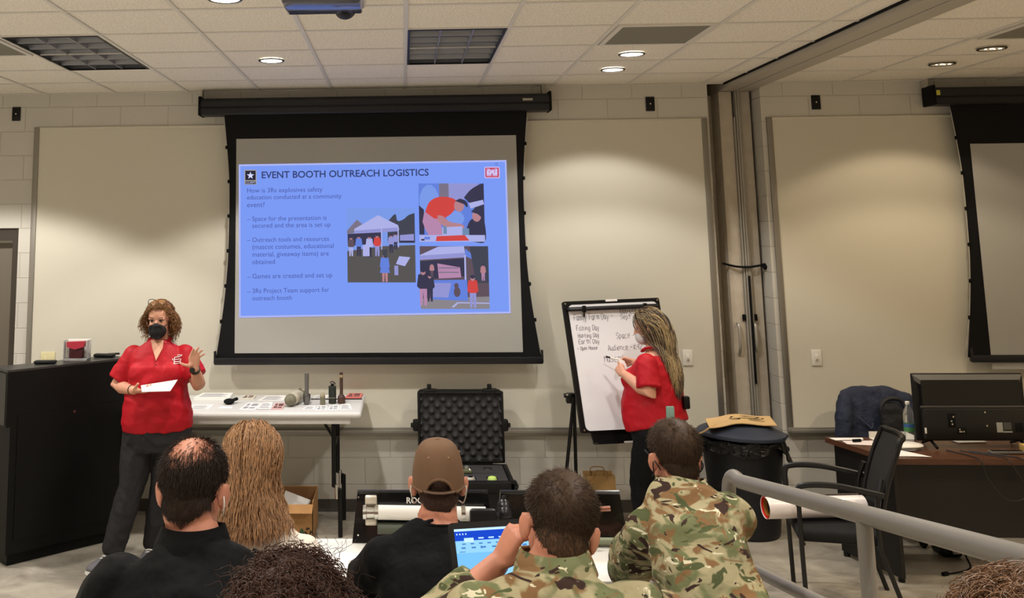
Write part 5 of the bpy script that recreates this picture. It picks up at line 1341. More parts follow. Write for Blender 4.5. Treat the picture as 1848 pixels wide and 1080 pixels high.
# ---- handrail
RLX = 1.2
rl = thing('handrail', 'grey painted pipe handrail sloping up toward the right edge', 'handrail', (RLX, -5.4, 0.0))
def RZ(y): return 1.268 + (-4.205 - y) * 0.159
m = MB(); pts = [(RLX, -4.149, 0.0), (RLX, -4.149, 1.11)] + [tuple(q) for q in smooth_path([(RLX, -4.149, 1.16), (RLX, -4.161, 1.240), (RLX, -4.215, 1.281), (RLX, -4.29, RZ(-4.29))], 6)] + [(RLX, -5.4, RZ(-5.4)), (RLX, -7.4, RZ(-7.4))]
m.tube(pts, 0.0252, 16); m.build('top_rail', M_PIPE, rl)
m = MB(); m.tube([(RLX, -4.149, 0.972), (RLX, -7.4, 0.972 + 0.165 * 3.251)], 0.0195, 12); m.build('lower_rail', M_PIPE, rl)
for y in (-5.26, -7.2):
    MB().tube([(RLX, y, 0.0), (RLX, y, RZ(y) - 0.005)], 0.0202, 14).build('post', M_PIPE, rl)
# ================================================================== AUDIENCE TABLES AND WHAT STANDS ON THEM
M_TT = mat('white_laminate', (222, 220, 212), 0.4)
def training_table(x0, x1, y0, y1, z, floor, label, legs):
    t = thing('training_table', label, 'table', ((x0 + x1) / 2, (y0 + y1) / 2, floor))
    MB().span((x0, y0, z - 0.028), (x1, y1, z), 0.006).build('tabletop', M_TT, t)
    MB().span((x0 + 0.02, y0 + 0.02, z - 0.075), (x1 - 0.02, y0 + 0.035, z - 0.028)).build('front_apron', mat('table_edge_grey', (120, 118, 112), 0.5), t, smooth=False)
    for x in legs:
        m_ = MB(); m_.tube([(x, (y0 + y1) / 2, floor + 0.03), (x, (y0 + y1) / 2, z - 0.03)], 0.022, 12); m_.tube([(x, y0 + 0.04, floor + 0.02), (x, y1 - 0.04, floor + 0.02)], 0.02, 8)
        m_.build('pedestal_leg', M_BLACK, t)
training_table(-0.80, 0.95, -4.44, -3.985, 0.99, 0.25, 'white training table of the front row under the black ordnance boards', (-0.20, 0.56))
training_table(-0.80, 0.68, -5.46, -5.10, 1.145, 0.42, 'white training table of the second row under the laptop', (-0.10, 0.60))

# ---- black display boards carrying ordnance models
M_GLOSS = mat('gloss_black_board', (8, 8, 9), 0.22, coat=0.3)
M_CREAM = mat('cream_metal', (204, 196, 180), 0.35, metal=0.3)
M_TUBEW = mat('white_tube', (226, 224, 216), 0.3)
def board(x0, x1, z0, z1, label, y=-4.045, slant=0.03, inset=0.02):
    t = thing('display_board', label, 'display board', ((x0 + x1) / 2, y, z0))
    m_ = MB(); m_.slab([(x0, y, z0), (x1, y, z0), (x1 - inset, y + slant, z1), (x0 + inset, y + slant, z1)], (0, 1, -0.1), 0.03); m_.build('panel', M_GLOSS, t, smooth=False)
    m_ = MB(); m_.tube([(x0 + inset, y + slant + 0.010, z1), (x1 - inset, y + slant + 0.010, z1)], 0.013, 10, flat=0.6); m_.build('top_edge', M_GLOSS, t)
    return t
b1 = board(-0.215, 0.335, 0.992, 1.170, 'black display board with a white tube and white lettering, left on the front table')
vs, fs = text_mesh('ROCKET', 0.030, bold=0.0006)
k = 0.072 / (max(v[0] for v in vs[:]) or 1)
m = MB(); m.add([(-0.004 + a * 1.02, -4.0285 + b * 0.15, 1.134 + b) for a, b in vs], fs); m.build('lettering', M_TUBEW, b1, smooth=False)
tb_ = MB(); tb_.cyl((-0.125, -4.075, 1.113), (0.30, -4.075, 1.107), 0.0265, 24); wt = tb_.build('white_tube', M_TUBEW, b1)
fit = MB(); fit.lathe([(0.018, -0.172), (0.027, -0.170), (0.027, -0.158), (0.022, -0.156), (0.022, -0.128), (0.028, -0.126), (0.028, -0.112), (0.018, -0.11)], (0, -4.075, 1.113), (1, 0, 0), n=24)
fit.build('steel_fitting', M_CHROME, b1)
m = MB(); m.box((-0.140, -4.057, 1.115), (0.046, 0.012, 0.112), 0.008); m.box((-0.140, -4.068, 1.156), (0.044, 0.022, 0.03), 0.008); m.box((-0.140, -4.068, 1.078), (0.044, 0.022, 0.022), 0.008); m.build('tube_bracket', M_CREAM, b1)
m = MB(); m.tube([(0.207, -4.075, 1.112), (0.222, -4.075, 1.112)], 0.0285, 20); m.build('tube_ring', M_CHROME, b1)
MB().cyl((-0.115, -4.075, 1.054), (0.30, -4.075, 1.048), 0.021, 20).build('olive_tube', mat('dull_olive_tube', (76, 80, 68), 0.5), b1)
for x, z in ((-0.192, 1.02), (-0.19, 1.155)): MB().cyl((x, -4.046 + (z - 0.992) * 0.15, z), (x, -4.05 + (z - 0.992) * 0.15, z), 0.0035, 8).build('screw', M_CHROME, b1)
b2 = board(0.345, 0.845, 0.992, 1.170, 'black display board with a copper rod and olive tube, right on the front table')
m = MB(); ox = Vector((0.372, -4.075, 1.095))
m.lathe([(0.012, 0.0), (0.032, 0.004), (0.034, 0.014), (0.030, 0.03), (0.024, 0.04), (0.026, 0.046), (0.022, 0.056), (0.010, 0.066), (0.008, 0.078)], ox, (0, 0.12, 1), n=24); m.build('fuze_model', mat('gunmetal', (58, 58, 60), 0.3, metal=0.8), b2)
m = MB(); m.cyl((0.60, -4.07, 1.118), (0.775, -4.07, 1.128), 0.0095, 14, 0.0105); m.build('copper_rod', mat('copper_pipe', (176, 128, 112), 0.25, metal=0.85), b2)
m = MB(); m.cyl((0.55, -4.075, 1.013), (0.785, -4.075, 1.010), 0.0135, 16); m.build('olive_tube', mat('pale_olive_tube', (128, 134, 108), 0.5), b2)
m = MB(); m.box((0.285, -4.135, 1.069), (0.10, 0.03, 0.15), 0.012); tag(m.build('carrying_case', M_BLKPL), 'small black case between the two black display boards', 'case')


# ---- laptop on the second row
M_LAP = mat('laptop_bezel', (14, 14, 15), 0.4)
lp = thing('laptop', 'open laptop with a bright blue document screen in front of the camouflaged man', 'laptop', (0.25, -5.25, 1.145))
LT = Vector((0.108, -5.245, 1.406)); LTr = Vector((0.428, -5.225, 1.420)); 
LB = Vector((0.128, -5.325, 1.20)); 
dv = (LB - LT); LBl = LT + dv * (1.165 - LT.z) / dv.z * 1.0; LBr = LBl + (LTr - LT)
ln = (LTr - LT).cross(LBl - LT).normalized()
if ln.y > 0: ln = -ln
def LP(u, v, d=0.0): return (LT * (1 - u) + LTr * u) * (1 - v) + (LBl * (1 - u) + LBr * u) * v + ln * d
def luv(u0, v0, u1, v1, d): return [LP(u0, v0, d), LP(u1, v0, d), LP(u1, v1, d), LP(u0, v1, d)]
m = MB(); m.slab([LP(u, v, -0.006) for u, v in rr_uv(0, 0, 1, 1, .035, .05)], ln, 0.006); lidl = m.build('lid', M_LAP, lp, smooth=False)
def lit2(n_, c, e=1.0): return mat('screen_' + n_, (4, 4, 5), 0.3, spec=0.0, emit=(c, e))
m = MB(); m.add(luv(0.045, 0.065, 0.955, 0.93, 0.0006), [(0, 1, 2, 3)]); scn = m.build('display', lit2('page', (122, 194, 255), 1.1), lidl, smooth=False, label='bright blue document window')
q = MB()
q.m = 0; q.add(luv(0.045, 0.062, 0.955, 0.085, 0.001), [(0, 1, 2, 3)])
q.m = 1; q.add(luv(0.045, 0.085, 0.955, 0.175, 0.001), [(0, 1, 2, 3)])
q.m = 0; q.add(luv(0.12, 0.15, 0.20, 0.19, 0.0013), [(0, 1, 2, 3)])
q.m = 2; q.add(luv(0.045, 0.175, 0.955, 0.29, 0.001), [(0, 1, 2, 3)])
for i in range(7): q.m = 0; q.add(luv(0.24 + i * 0.085, 0.15, 0.285 + i * 0.085, 0.163, 0.0014), [(0, 1, 2, 3)])
for i in range(4): q.add(luv(0.06 + i * 0.025, 0.105, 0.07 + i * 0.025, 0.12, 0.0014), [(0, 1, 2, 3)])
q.add(luv(0.62, 0.10, 0.9, 0.112, 0.0014), [(0, 1, 2, 3)])
q.m = 3
for i in range(11): q.add(luv(0.10 + i * 0.07, 0.20, 0.13 + i * 0.07, 0.212, 0.0014), [(0, 1, 2, 3)])
for i in range(9): q.add(luv(0.09 + i * 0.085, 0.235, 0.125 + i * 0.085, 0.25, 0.0014), [(0, 1, 2, 3)])
q.add(luv(0.25, 0.23, 0.262, 0.255, 0.0014), [(0, 1, 2, 3)]); q.add(luv(0.07, 0.275, 0.12, 0.282, 0.0014), [(0, 1, 2, 3)]); q.add(luv(0.4, 0.272, 0.55, 0.28, 0.0014), [(0, 1, 2, 3)])
q.m = 2; q.add(luv(0.42, 0.33, 0.90, 0.93, 0.0012), [(0, 1, 2, 3)])
q.build('window_contents', [lit2('white', (196, 232, 255), 1.15), lit2('blue', (28, 76, 212), 1.0), lit2('ribbon', (150, 212, 255), 1.1), lit2('marks', (86, 140, 214), 0.9)], scn, smooth=False)
base = MB(); base.box(((LBl + LBr) / 2 + Vector((0, -0.115, -0.008)))[:], (0.34, 0.22, 0.018), 0.006, rot=0.06); kbd = base.build('keyboard_deck', M_LAP, lp)
MB().tube([LBl + Vector((.02, 0, -.004)), LBr + Vector((-.02, 0, -.004))], 0.006, 8).build('hinge', M_BLACK, lp)
# phone on the front table
m = MB(); m.box((0.775, -4.19, 0.9965), (0.05, 0.085, 0.009), 0.004, rot=0.05); m.m = 1; m.box((0.775, -4.19, 1.0013), (0.042, 0.072, 0.0006), rot=0.05)
tag(m.build('phone', [M_BLACK, mat('phone_glass', (92, 104, 96), 0.12)]), 'dark phone lying on the front table beside the camouflaged man on the right', 'phone')


# ================================================================== PEOPLE: tools
def mesh_np(name, V, Q, m_, parent, smooth=True):
    me = bpy.data.meshes.new(name)
    V = np.asarray(V, np.float32).reshape(-1, 3); Q = np.asarray(Q, np.int32)
    me.vertices.add(len(V)); me.vertices.foreach_set('co', V.ravel())
    k = Q.shape[1]
    me.loops.add(Q.size); me.loops.foreach_set('vertex_index', Q.ravel())
    me.polygons.add(len(Q)); me.polygons.foreach_set('loop_start', np.arange(0, Q.size, k, dtype=np.int32))
    me.update(calc_edges=True); me.validate()
    me.materials.append(m_)
    o = bpy.data.objects.new(name, me); COL.objects.link(o)
    return place(o, parent, smooth, None)
def strand_geo(P, r0, r1):
    """three-sided hairs along P (N, S, 3)"""
    N, Sg, _ = P.shape
    d = np.gradient(P, axis=1); d /= np.linalg.norm(d, axis=2, keepdims=True) + 1e-9
    ref = np.array([0.31, 0.52, 0.79]); x = np.cross(d, ref); x /= np.linalg.norm(x, axis=2, keepdims=True) + 1e-9
    y = np.cross(d, x)
    r = np.linspace(r0, r1, Sg)[None, :, None]
    V = np.stack([P + r * (x * math.cos(a) + y * math.sin(a)) for a in (0.0, 2.0944, 4.1888)], axis=2)   # N,S,3,3
    idx = np.arange(N * Sg * 3).reshape(N, Sg, 3)
    Q = []
    for a in range(3):
        b = (a + 1) % 3
        Q.append(np.stack([idx[:, :-1, a], idx[:, :-1, b], idx[:, 1:, b], idx[:, 1:, a]], axis=-1).reshape(-1, 4))
    return V.reshape(-1, 3), np.concatenate(Q)

SKULL = [((0, -.008, .042), (.076, .098, .088)), ((0, -.050, -.030), (.060, .048, .070))]
C0 = np.array([0, -.02, .03])
def headR(fwd, pitch=0.0, roll=0.0):
    """columns: the person's right, forward, up; pitch>0 looks down, roll>0 tips the head to the person's right"""
    f_ = Vector((fwd[0], fwd[1], 0)).normalized(); u_ = Vector((0, 0, 1)); r_ = f_.cross(u_)
    M_ = Matrix((r_, f_, u_)).transposed()
    return M_ @ Matrix.Rotation(-pitch, 3, 'X') @ Matrix.Rotation(roll, 3, 'Y')
class Head:
    def __init__(s, C, R, k=1.0):
        s.C = Vector(C); s.R = R; s.k = k
        s.Rn = np.array(R); s.Cn = np.array(C, float)
    def p(s, x, y, z): return s.C + s.R @ Vector((x, y, z)) * s.k
    def w(s, P): return (np.asarray(P) * s.k) @ s.Rn.T + s.Cn
    def ell(s, mb, c, r, rot=None, nu=20, nv=14):
        mb.ball(s.p(*c), tuple(q * s.k for q in r), nu, nv, s.R if rot is None else s.R @ rot)
    def shapes(s, mb, neck_to, neck_r=.056, jaw=1.0):
        for c, r in SKULL: s.ell(mb, c, r, nu=28, nv=20)
        s.ell(mb, (0, .028, -.025), (.064, .066, .082))
        s.ell(mb, (0, .042, -.078), (.046 * jaw, .046, .036))
        s.ell(mb, (0, .094, -.012), (.011, .014, .024)); s.ell(mb, (0, .101, -.026), (.016, .013, .011))
        s.ell(mb, (0, .088, -.062), (.022, .012, .006)); s.ell(mb, (0, .088, -.070), (.020, .012, .006))
        s.ell(mb, (0.034, .078, .026), (.026, .014, .008)); s.ell(mb, (-0.034, .078, .026), (.026, .014, .008))
        for sg in (-1, 1):
            s.ell(mb, (.084 * sg, -.014, -.006), (.0085, .022, .033), Matrix.Rotation(-0.55 * sg, 3, 'Z') @ Matrix.Rotation(0.15 * sg, 3, 'Y'))
            s.ell(mb, (.078 * sg, -.002, -.030), (.008, .012, .012))
        mb.tube([s.p(0, -.018, -.03), s.p(0, -.026, -.085), Vector(neck_to)], [(neck_r, neck_r * 1.05), (neck_r, neck_r), (neck_r * 1.15, neck_r * 1.1)], 18, up=s.R @ Vector((0, 1, 0)), ends=2)
    def scalp(s, D):
        D = np.asarray(D); out = np.zeros(len(D))
        for c, r in SKULL:
            o = (C0 - np.array(c)) / np.array(r); d = D / np.array(r)
            A = (d * d).sum(1); B = (d * o).sum(1); Cc = (o * o).sum() - 1
            disc = B * B - A * Cc
            t = np.where(disc > 0, (-B + np.sqrt(np.maximum(disc, 0))) / A, 0)
            out = np.maximum(out, t)
        return out
def hairline(P, front=.03, side=-.005, nape=-.075):
    """how far inside the hair region (local head coordinates), soft: >0 hair"""
    y, z, x = P[:, 1], P[:, 2], np.abs(P[:, 0])
    t = np.clip((y + .02) / .10, 0, 1)                      # 0 at the ears, 1 at the forehead
    tb = np.clip((-.02 - y) / .06, 0, 1)                    # 1 at the back
    edge = np.where(y > -.02, side + (front + .045 - side) * t ** 0.8, side + (nape + 9.0 * x * x - side) * tb)
    return z - edge
def cap_geo(h, thick, nu=64, nv=44):
    """closed shell over the skull; thick(P, D) -> height of the hair (negative dips under the skin)"""
    th = np.linspace(-PI / 2, PI / 2, nv); ph = np.linspace(0, 2 * PI, nu, endpoint=False)
    T, Ph = np.meshgrid(th, ph, indexing='ij')
    D = np.stack([np.cos(T) * np.cos(Ph), np.cos(T) * np.sin(Ph), np.sin(T)], -1).reshape(-1, 3)
    r = h.scalp(D); P = C0 + D * r[:, None]
    P2 = C0 + D * (r + thick(P, D))[:, None]
    V = h.w(P2); idx = np.arange(nv * nu).reshape(nv, nu); i2 = np.roll(idx, -1, axis=1)
    Q = np.stack([idx[:-1], i2[:-1], i2[1:], idx[1:]], -1).reshape(-1, 4)
    return V, Q
def roots(h, n, region, rng=RNG):
    out = []
    tot = 0
    while tot < n:
        D = rng.normal(size=(n * 3, 3)); D /= np.linalg.norm(D, axis=1, keepdims=True)
        P = C0 + D * h.scalp(D)[:, None]
        k = region(P, D) > rng.uniform(0, 0.012, len(P))
        out.append(np.concatenate([P[k], D[k]], 1)); tot += int(k.sum())
    A = np.concatenate(out)[:n]
    return A[:, :3], A[:, 3:]
def short_hair(h, n, region, length, lift, comb, r=.0009, seg=4, jitter=.25, rng=RNG):
    P, D = roots(h, n, region, rng)
    c = comb(P, D); c = c - D * (c * D).sum(1, keepdims=True); c /= np.linalg.norm(c, axis=1, keepdims=True) + 1e-9
    c = c + rng.normal(size=c.shape) * jitter
    L = length(P) if callable(length) else np.full(len(P), length)
    L = L * rng.uniform(.7, 1.15, len(P))
    lf = lift(P) if callable(lift) else np.full(len(P), lift)
    pts = [P - D * .002]; d = D * lf[:, None] + c * (1 - lf[:, None]); d /= np.linalg.norm(d, axis=1, keepdims=True)
    cur = P.copy()
    for k in range(seg):
        cur = cur + d * (L / seg)[:, None]
        # stay outside the scalp
        v = cur - C0; rr = np.linalg.norm(v, axis=1); dd = v / rr[:, None]; sc = h.scalp(dd) + .0015 + .001 * k
        cur = C0 + dd * np.maximum(rr, sc)[:, None]
        pts.append(cur.copy())
        d = d + c * .25; d /= np.linalg.norm(d, axis=1, keepdims=True)
    return strand_geo(np.stack([h.w(q) for q in pts], 1), r * h.k, r * .45 * h.k)
def long_hair(h, n, region, length, colliders, init, r=.0014, seg=22, lift=.016, rng=RNG, wave=0.0, grav=.42, extra=None, ramp=1):
    P, D = roots(h, n, region, rng)
    c = init(P, D); 
    W_ = h.w(P); Dw = D @ h.Rn.T; d = c @ h.Rn.T; d /= np.linalg.norm(d, axis=1, keepdims=True) + 1e-9
    L = (length(P) if callable(length) else np.full(n, length)) * rng.uniform(.88, 1.06, n)
    lay = rng.uniform(.002, 1, n) ** 1.4 * lift
    pts = [W_ - Dw * .003]; cur = W_ + Dw * .002
    ph = rng.uniform(0, 2 * PI, n); clump = rng.normal(size=(n, 3)) * .10
    for k in range(seg):
        gk = grav * min(1.0, (k + 1) / ramp)
        d = d * (1 - gk) + np.array([0, 0, -1.0]) * gk + clump * .18
        if extra is not None: d = d + extra(cur)
        d /= np.linalg.norm(d, axis=1, keepdims=True)
        cur = cur + d * (L / seg)[:, None]
        # head collision
        loc = ((cur - h.Cn) @ h.Rn) / h.k; v = loc - C0; rr = np.linalg.norm(v, axis=1); dd = v / rr[:, None]
        sc = h.scalp(dd) + .004 + lay
        sc = np.where(dd[:, 2] > -.75, sc, rr)
        cur = h.w(C0 + dd * np.maximum(rr, sc)[:, None])
        for cc, rad in colliders:
            cc = np.array(cc); rad = np.array(rad) + lay[:, None] * .6
            q = (cur - cc) / rad; m_ = np.linalg.norm(q, axis=1, keepdims=True)
            cur = np.where(m_ < 1, cc + q / np.maximum(m_, 1e-6) * rad, cur)
        off = wave * np.sin(ph + k * .9)[:, None] * np.stack([np.cos(ph), np.sin(ph), 0 * ph], 1) * min(1, k / 6)
        pts.append(cur + off)
    return strand_geo(np.stack(pts, 1), r, r * .5)
def curly_hair(h, n, region, length, coil, turns, r=.0012, seg=16, droop=.35, rng=RNG):
    P, D = roots(h, n, region, rng)
    L = length * rng.uniform(.55, 1.15, n)
    d = D + rng.normal(size=D.shape) * .35; d /= np.linalg.norm(d, axis=1, keepdims=True)
    down = np.array([0, 0, -1.0])
    x = np.cross(d, rng.normal(size=d.shape)); x /= np.linalg.norm(x, axis=1, keepdims=True); y = np.cross(d, x)
    ph = rng.uniform(0, 2 * PI, n); pts = [P - D * .003]
    tn = turns * rng.uniform(.7, 1.3, n); cl = coil * rng.uniform(.6, 1.3, n)
    for k in range(1, seg + 1):
        t = k / seg
        q = P + d * (L * t)[:, None] + down * (droop * L * t * t)[:, None]
        a = ph + 2 * PI * tn * t; rad = (cl * min(1, t * 3))[:, None]
        pts.append(q + x * np.cos(a)[:, None] * rad + y * np.sin(a)[:, None] * rad)
    return strand_geo(np.stack([h.w(q) for q in pts], 1), r * h.k, r * .6 * h.k)
def join_geo(*g):
    V = []; Q = []; b = 0
    for v, q in g:
        V.append(v); Q.append(q + b); b += len(v)
    return np.concatenate(V), np.concatenate(Q)

def hand(mb, Wp, d, n, side, curl=(.5, .5, .5, .5), fan=(.2, .06, -.07, -.22), k=1.0, thumb=(.75, .7, .2)):
    """palm, four jointed fingers and a thumb; d wrist-to-knuckles, n where the palm faces, side: which way the thumb lies along d x n"""
    Wp = Vector(Wp); d = Vector(d).normalized(); n = Vector(n); n = (n - d * n.dot(d)).normalized()
    s_ = d.cross(n) * side
    mb.loft([(Wp - d * .012 * k, s_, n, .026 * k, .020 * k), (Wp + d * .012 * k, s_, n, .029 * k, .018 * k), (Wp + d * .040 * k + s_ * .002, s_, n, .038 * k, .0165 * k), (Wp + d * .070 * k, s_, n, .041 * k, .014 * k), (Wp + d * .090 * k, s_, n, .038 * k, .010 * k)], 18, 2.5)
    mb.ball(Wp + (d * .032 + s_ * .024 + n * .008) * k, (.018 * k, .018 * k, .018 * k), 12, 8)
    for i in range(4):
        b = Wp + (d * (.086, .090, .086, .077)[i] + s_ * (.029, .0095, -.010, -.028)[i]) * k
        L = (.068, .077, .071, .055)[i] * k
        dr = (Matrix.Rotation(-fan[i] * side, 3, n) @ d) if True else d
        pts = [b - dr * .012 * k, b]; cur = dr.copy(); axis = cur.cross(n)
        for ph, fr in enumerate((.44, .31, .25)):
            cur = Matrix.Rotation(curl[i] * (.75, 1.0, .8)[ph], 3, axis) @ cur
            b = b + cur * L * fr
            pts.append(b)
        r = (.0088, .0092, .0087, .0076)[i] * k
        mb.tube(pts, [r * 1.05, r * 1.08, r, r * .95, r * .8], 10, ends=2)
    b = Wp + (d * .022 + s_ * .027 + n * .004) * k
    dr = (d * thumb[1] + s_ * thumb[0] + n * thumb[2]).normalized()
    p1 = b + dr * .042 * k; d2 = (dr + d * .35 + n * thumb[2] * .6).normalized(); p2 = p1 + d2 * .032 * k
    mb.tube([b - dr * .015 * k, b, p1, p2], [.013 * k, .0135 * k, .0105 * k, .0085 * k], 10, ends=2)

M_SKIN = mat('skin', (206, 152, 126), 0.5, spec=0.35, sss=0.15, var=(28, 0.06))
M_SKINR = mat('skin_ruddy', (198, 134, 108), 0.5, spec=0.35, sss=0.15, var=(28, 0.08))
M_BLKSH = mat('black_knit', (5, 5, 6), 0.8, spec=0.18, bump=(9, 0.9, 0.03))
M_BLKPT = mat('charcoal_trousers', (36, 35, 37), 0.75, spec=0.25, bump=(14, 0.6, 0.02))
M_BLKPT2 = mat('black_trousers', (7, 7, 8), 0.8, spec=0.2, bump=(14, 0.5, 0.02))
M_REDSH = mat('red_polo_knit', (172, 7, 26), 0.62, spec=0.3, bump=(11, 0.45, 0.02))
M_CREAMSH = mat('cream_knit', (226, 214, 200), 0.8, bump=(11, 0.4, 0.02))
M_CAMO = camo_mat()
M_SHOE = mat('grey_sneaker', (96, 94, 98), 0.7, bump=(120, 0.4, 0.003))
M_SOLE = mat('white_sole', (222, 218, 210), 0.5)
M_MASKB = mat('black_mask_cloth', (16, 16, 18), 0.8, bump=(60, 0.2, 0.003))

def spine(mb, pts, rX, n=28, exp=2.5, grow=0.0):
    """torso: pts = (center, half width, half depth) from the hips up; rX the person's right"""
    rX = Vector(rX).normalized(); C_ = [Vector(p[0]) for p in pts]; rings = []
    for i, (c, a, b) in enumerate(pts):
        d = (C_[min(i + 1, len(pts) - 1)] - C_[max(i - 1, 0)]).normalized()
        x = (rX - d * rX.dot(d)).normalized(); y = d.cross(x)
        rings.append((C_[i], x, y, a + grow, b + grow))
    mb.loft(rings, n, exp)
def leg(mb, hip, knee, ankle, r=(.088, .062, .042)):
    hip, knee, ankle = Vector(hip), Vector(knee), Vector(ankle)
    mb.tube([hip, hip.lerp(knee, .5), knee, knee.lerp(ankle, .35), ankle], [r[0], r[0] * .9, r[1], r[1] * .98, r[2]], 16, ends=2)
def arm(mb, S_, E_, W_, r=(.050, .043, .040, .027)):
    S_, E_, W_ = Vector(S_), Vector(E_), Vector(W_)
    mb.tube([S_, S_.lerp(E_, .5), E_, E_.lerp(W_, .3), W_], [r[0], r[0] * .95, r[1], r[2] * 1.02, r[3]], 14, ends=2)
def sleeve(mb, S_, E_, t=1.0, r=(.085, .072), W_=None, rw=.045):
    S_, E_ = Vector(S_), Vector(E_)
    if W_ is None:
        e = S_.lerp(E_, t)
        mb.tube([S_, S_.lerp(e, .5), e], [r[0], (r[0] + r[1]) / 2, r[1]], 18)
        mb.ball(S_, r[0], 16, 10)
    else:
        W_ = Vector(W_)
        mb.ball(S_, r[0], 16, 10)
        mb.tube([S_, S_.lerp(E_, .5), S_.lerp(E_, .93), E_, E_.lerp(W_, .12), E_.lerp(W_, .6), W_], [r[0], (r[0] + r[1]) / 2, r[1], r[1], r[1] * .98, (r[1] + rw) / 2, rw], 18)
def shoe(parent, heel, toe, m_up=M_SHOE, m_sole=M_SOLE, k=1.0, laces=True):
    heel, toe = Vector(heel), Vector(toe); d = (toe - heel); d.z = 0; L = d.length; d.normalize(); s_ = Vector((-d.y, d.x, 0)); up = Vector((0, 0, 1))
    z = min(heel.z, toe.z)
    h_ = Vector((heel.x, heel.y, z))
    m_ = MB(); m_.loft([(h_ + d * (L * t) + up * hh, s_, up, w_ * k, v_ * k) for t, w_, v_, hh in ((0.0, .024, .026, .05), (.06, .034, .036, .05), (.30, .037, .040, .055), (.48, .041, .034, .048), (.75, .046, .026, .040), (.92, .040, .020, .034), (1.0, .024, .013, .030))], 20, 2.6)
    m_.tube([h_ + d * (L * .22) + up * .05, h_ + d * (L * .20) + up * .105], [.040 * k, .038 * k], 16)
    up_ = remeshed('shoe', m_, m_up, parent, 0.006, 4)
    m_ = MB(); m_.loft([(h_ + d * (L * t) + up * .011, s_, up, w_ * k, .011) for t, w_ in ((-.01, .024), (.05, .036), (.3, .040), (.5, .044), (.75, .050), (.93, .044), (1.02, .026))], 20, 3.0); m_.build('sole', m_sole, up_)
    if laces:
        m_ = MB()
        for i in range(4):
            t = .42 + .085 * i; c = h_ + d * (L * t) + up * (.088 - .009 * i)
            m_.tube([c - s_ * .022, c + up * .006, c + s_ * .022], .0035, 6)
        m_.build('laces', m_sole, up_)
    return up_
# ================================================================== the presenter
pr = thing('person', 'standing woman in a red polo and black face mask, holding papers and raising one hand', 'person', (-1.72, -1.25, 0))
fw = Vector((0.06, -1, 0)).normalized(); rX = fw.cross(Vector((0, 0, 1)))
TORSO = [((-1.685, -1.245, .80), .205, .150), ((-1.685, -1.245, .88), .232, .165), ((-1.687, -1.25, .95), .236, .172), ((-1.69, -1.255, 1.03), .228, .172), ((-1.69, -1.255, 1.11), .208, .160), ((-1.688, -1.255, 1.19), .195, .158), ((-1.685, -1.25, 1.27), .192, .152), ((-1.683, -1.245, 1.34), .188, .128), ((-1.682, -1.24, 1.395), .165, .098), ((-1.682, -1.238, 1.425), .115, .075), ((-1.682, -1.238, 1.445), .072, .062)]
SR, ER, WR = (-1.858, -1.24, 1.352), (-1.972, -1.245, 1.155), (-1.805, -1.41, 1.150)
SL_, EL, WL = (-1.508, -1.24, 1.355), (-1.392, -1.30, 1.165), (-1.392, -1.445, 1.295)
hd = Head((-1.680, -1.262, 1.588), headR((-0.02, -1), 0.04, 0.0), 1.0)
body = MB()
spine(body, [(c, a * .86, b * .86) for c, a, b in TORSO], rX)
hd.shapes(body, (-1.682, -1.235, 1.41), .054)
arm(body, SR, ER, WR, (.052, .046, .043, .028)); arm(body, SL_, EL, WL, (.052, .047, .044, .028))
hand(body, WR, (.93, -.42, .0), (.10, .25, 1), 1, (.45, .5, .55, .6), (.10, .03, -.05, -.12), .95, (.62, .75, .55))
hand(body, WL, (-.02, -.22, 1), (.12, -1, -.2), -1, (.10, .08, .08, .10), (-.42, -.62, -.82, -1.05), .95, (1.0, .25, .10))
HR_, KR_, AR_ = (-1.80, -1.245, .84), (-1.845, -1.275, .50), (-1.965, -1.285, .10)
HL_, KL_, AL_ = (-1.578, -1.245, .84), (-1.640, -1.215, .50), (-1.735, -1.13, .10)
leg(body, HR_, KR_, AR_, (.085, .055, .036)); leg(body, HL_, KL_, AL_, (.085, .055, .036))
remeshed('body', body, M_SKIN, pr, 0.0048, 3)
sh = MB()
spine(sh, TORSO[1:9] + [((-1.682, -1.239, 1.412), .135, .085), ((-1.682, -1.232, 1.440), .088, .072), ((-1.682, -1.228, 1.452), .074, .066)], rX)
sh.ball((-1.775, -1.345, 1.245), (.092, .062, .085)); sh.ball((-1.590, -1.345, 1.245), (.092, .062, .085))
sleeve(sh, SR, ER, .80, (.074, .083)); sleeve(sh, SL_, EL, .72, (.074, .083))
fo = folds(0.010, (7, 7, 9), 1.0)
shirt = remeshed('red_polo', sh, M_REDSH, pr, 0.008, 5, lambda p, n: fo(p, n) * (1.0 if p.z < 1.3 else 0.5))
# collar, placket, buttons, chest emblem
cl = MB()
for sg in (-1, 1):
    cl.slab([(-1.668, -1.360, 1.365), (-1.668 + sg * .018, -1.345, 1.372), (-1.682 + sg * .088, -1.285, 1.440), (-1.682 + sg * .072, -1.235, 1.475), (-1.682 + sg * .040, -1.300, 1.440)][::sg], (0, -1, .25), 0.006)
cl.tube(smooth_path([(-1.682 - .070, -1.262, 1.455), (-1.682 - .062, -1.205, 1.472), (-1.682, -1.175, 1.478), (-1.682 + .062, -1.205, 1.472), (-1.682 + .070, -1.262, 1.455)], 6), 0.016, 8, flat=.5)
cl.build('collar', M_REDSH, shirt)
nk = MB(); nk.slab([(-1.668, -1.384, 1.340), (-1.706, -1.338, 1.415), (-1.724, -1.312, 1.466), (-1.636, -1.312, 1.466), (-1.636, -1.338, 1.415)], (0, -1, .3), 0.006); nk.build('open_neck', M_SKIN, shirt, label='bare skin at the open neckline')
bt_ = MB()
for z in (1.338, 1.315): bt_.ball((-1.666, -1.397 - (1.345 - z) * .25, z), (.0055, .004, .0055), 10, 6)
bt_.build('buttons', mat('red_button', (120, 10, 20), 0.3), shirt)
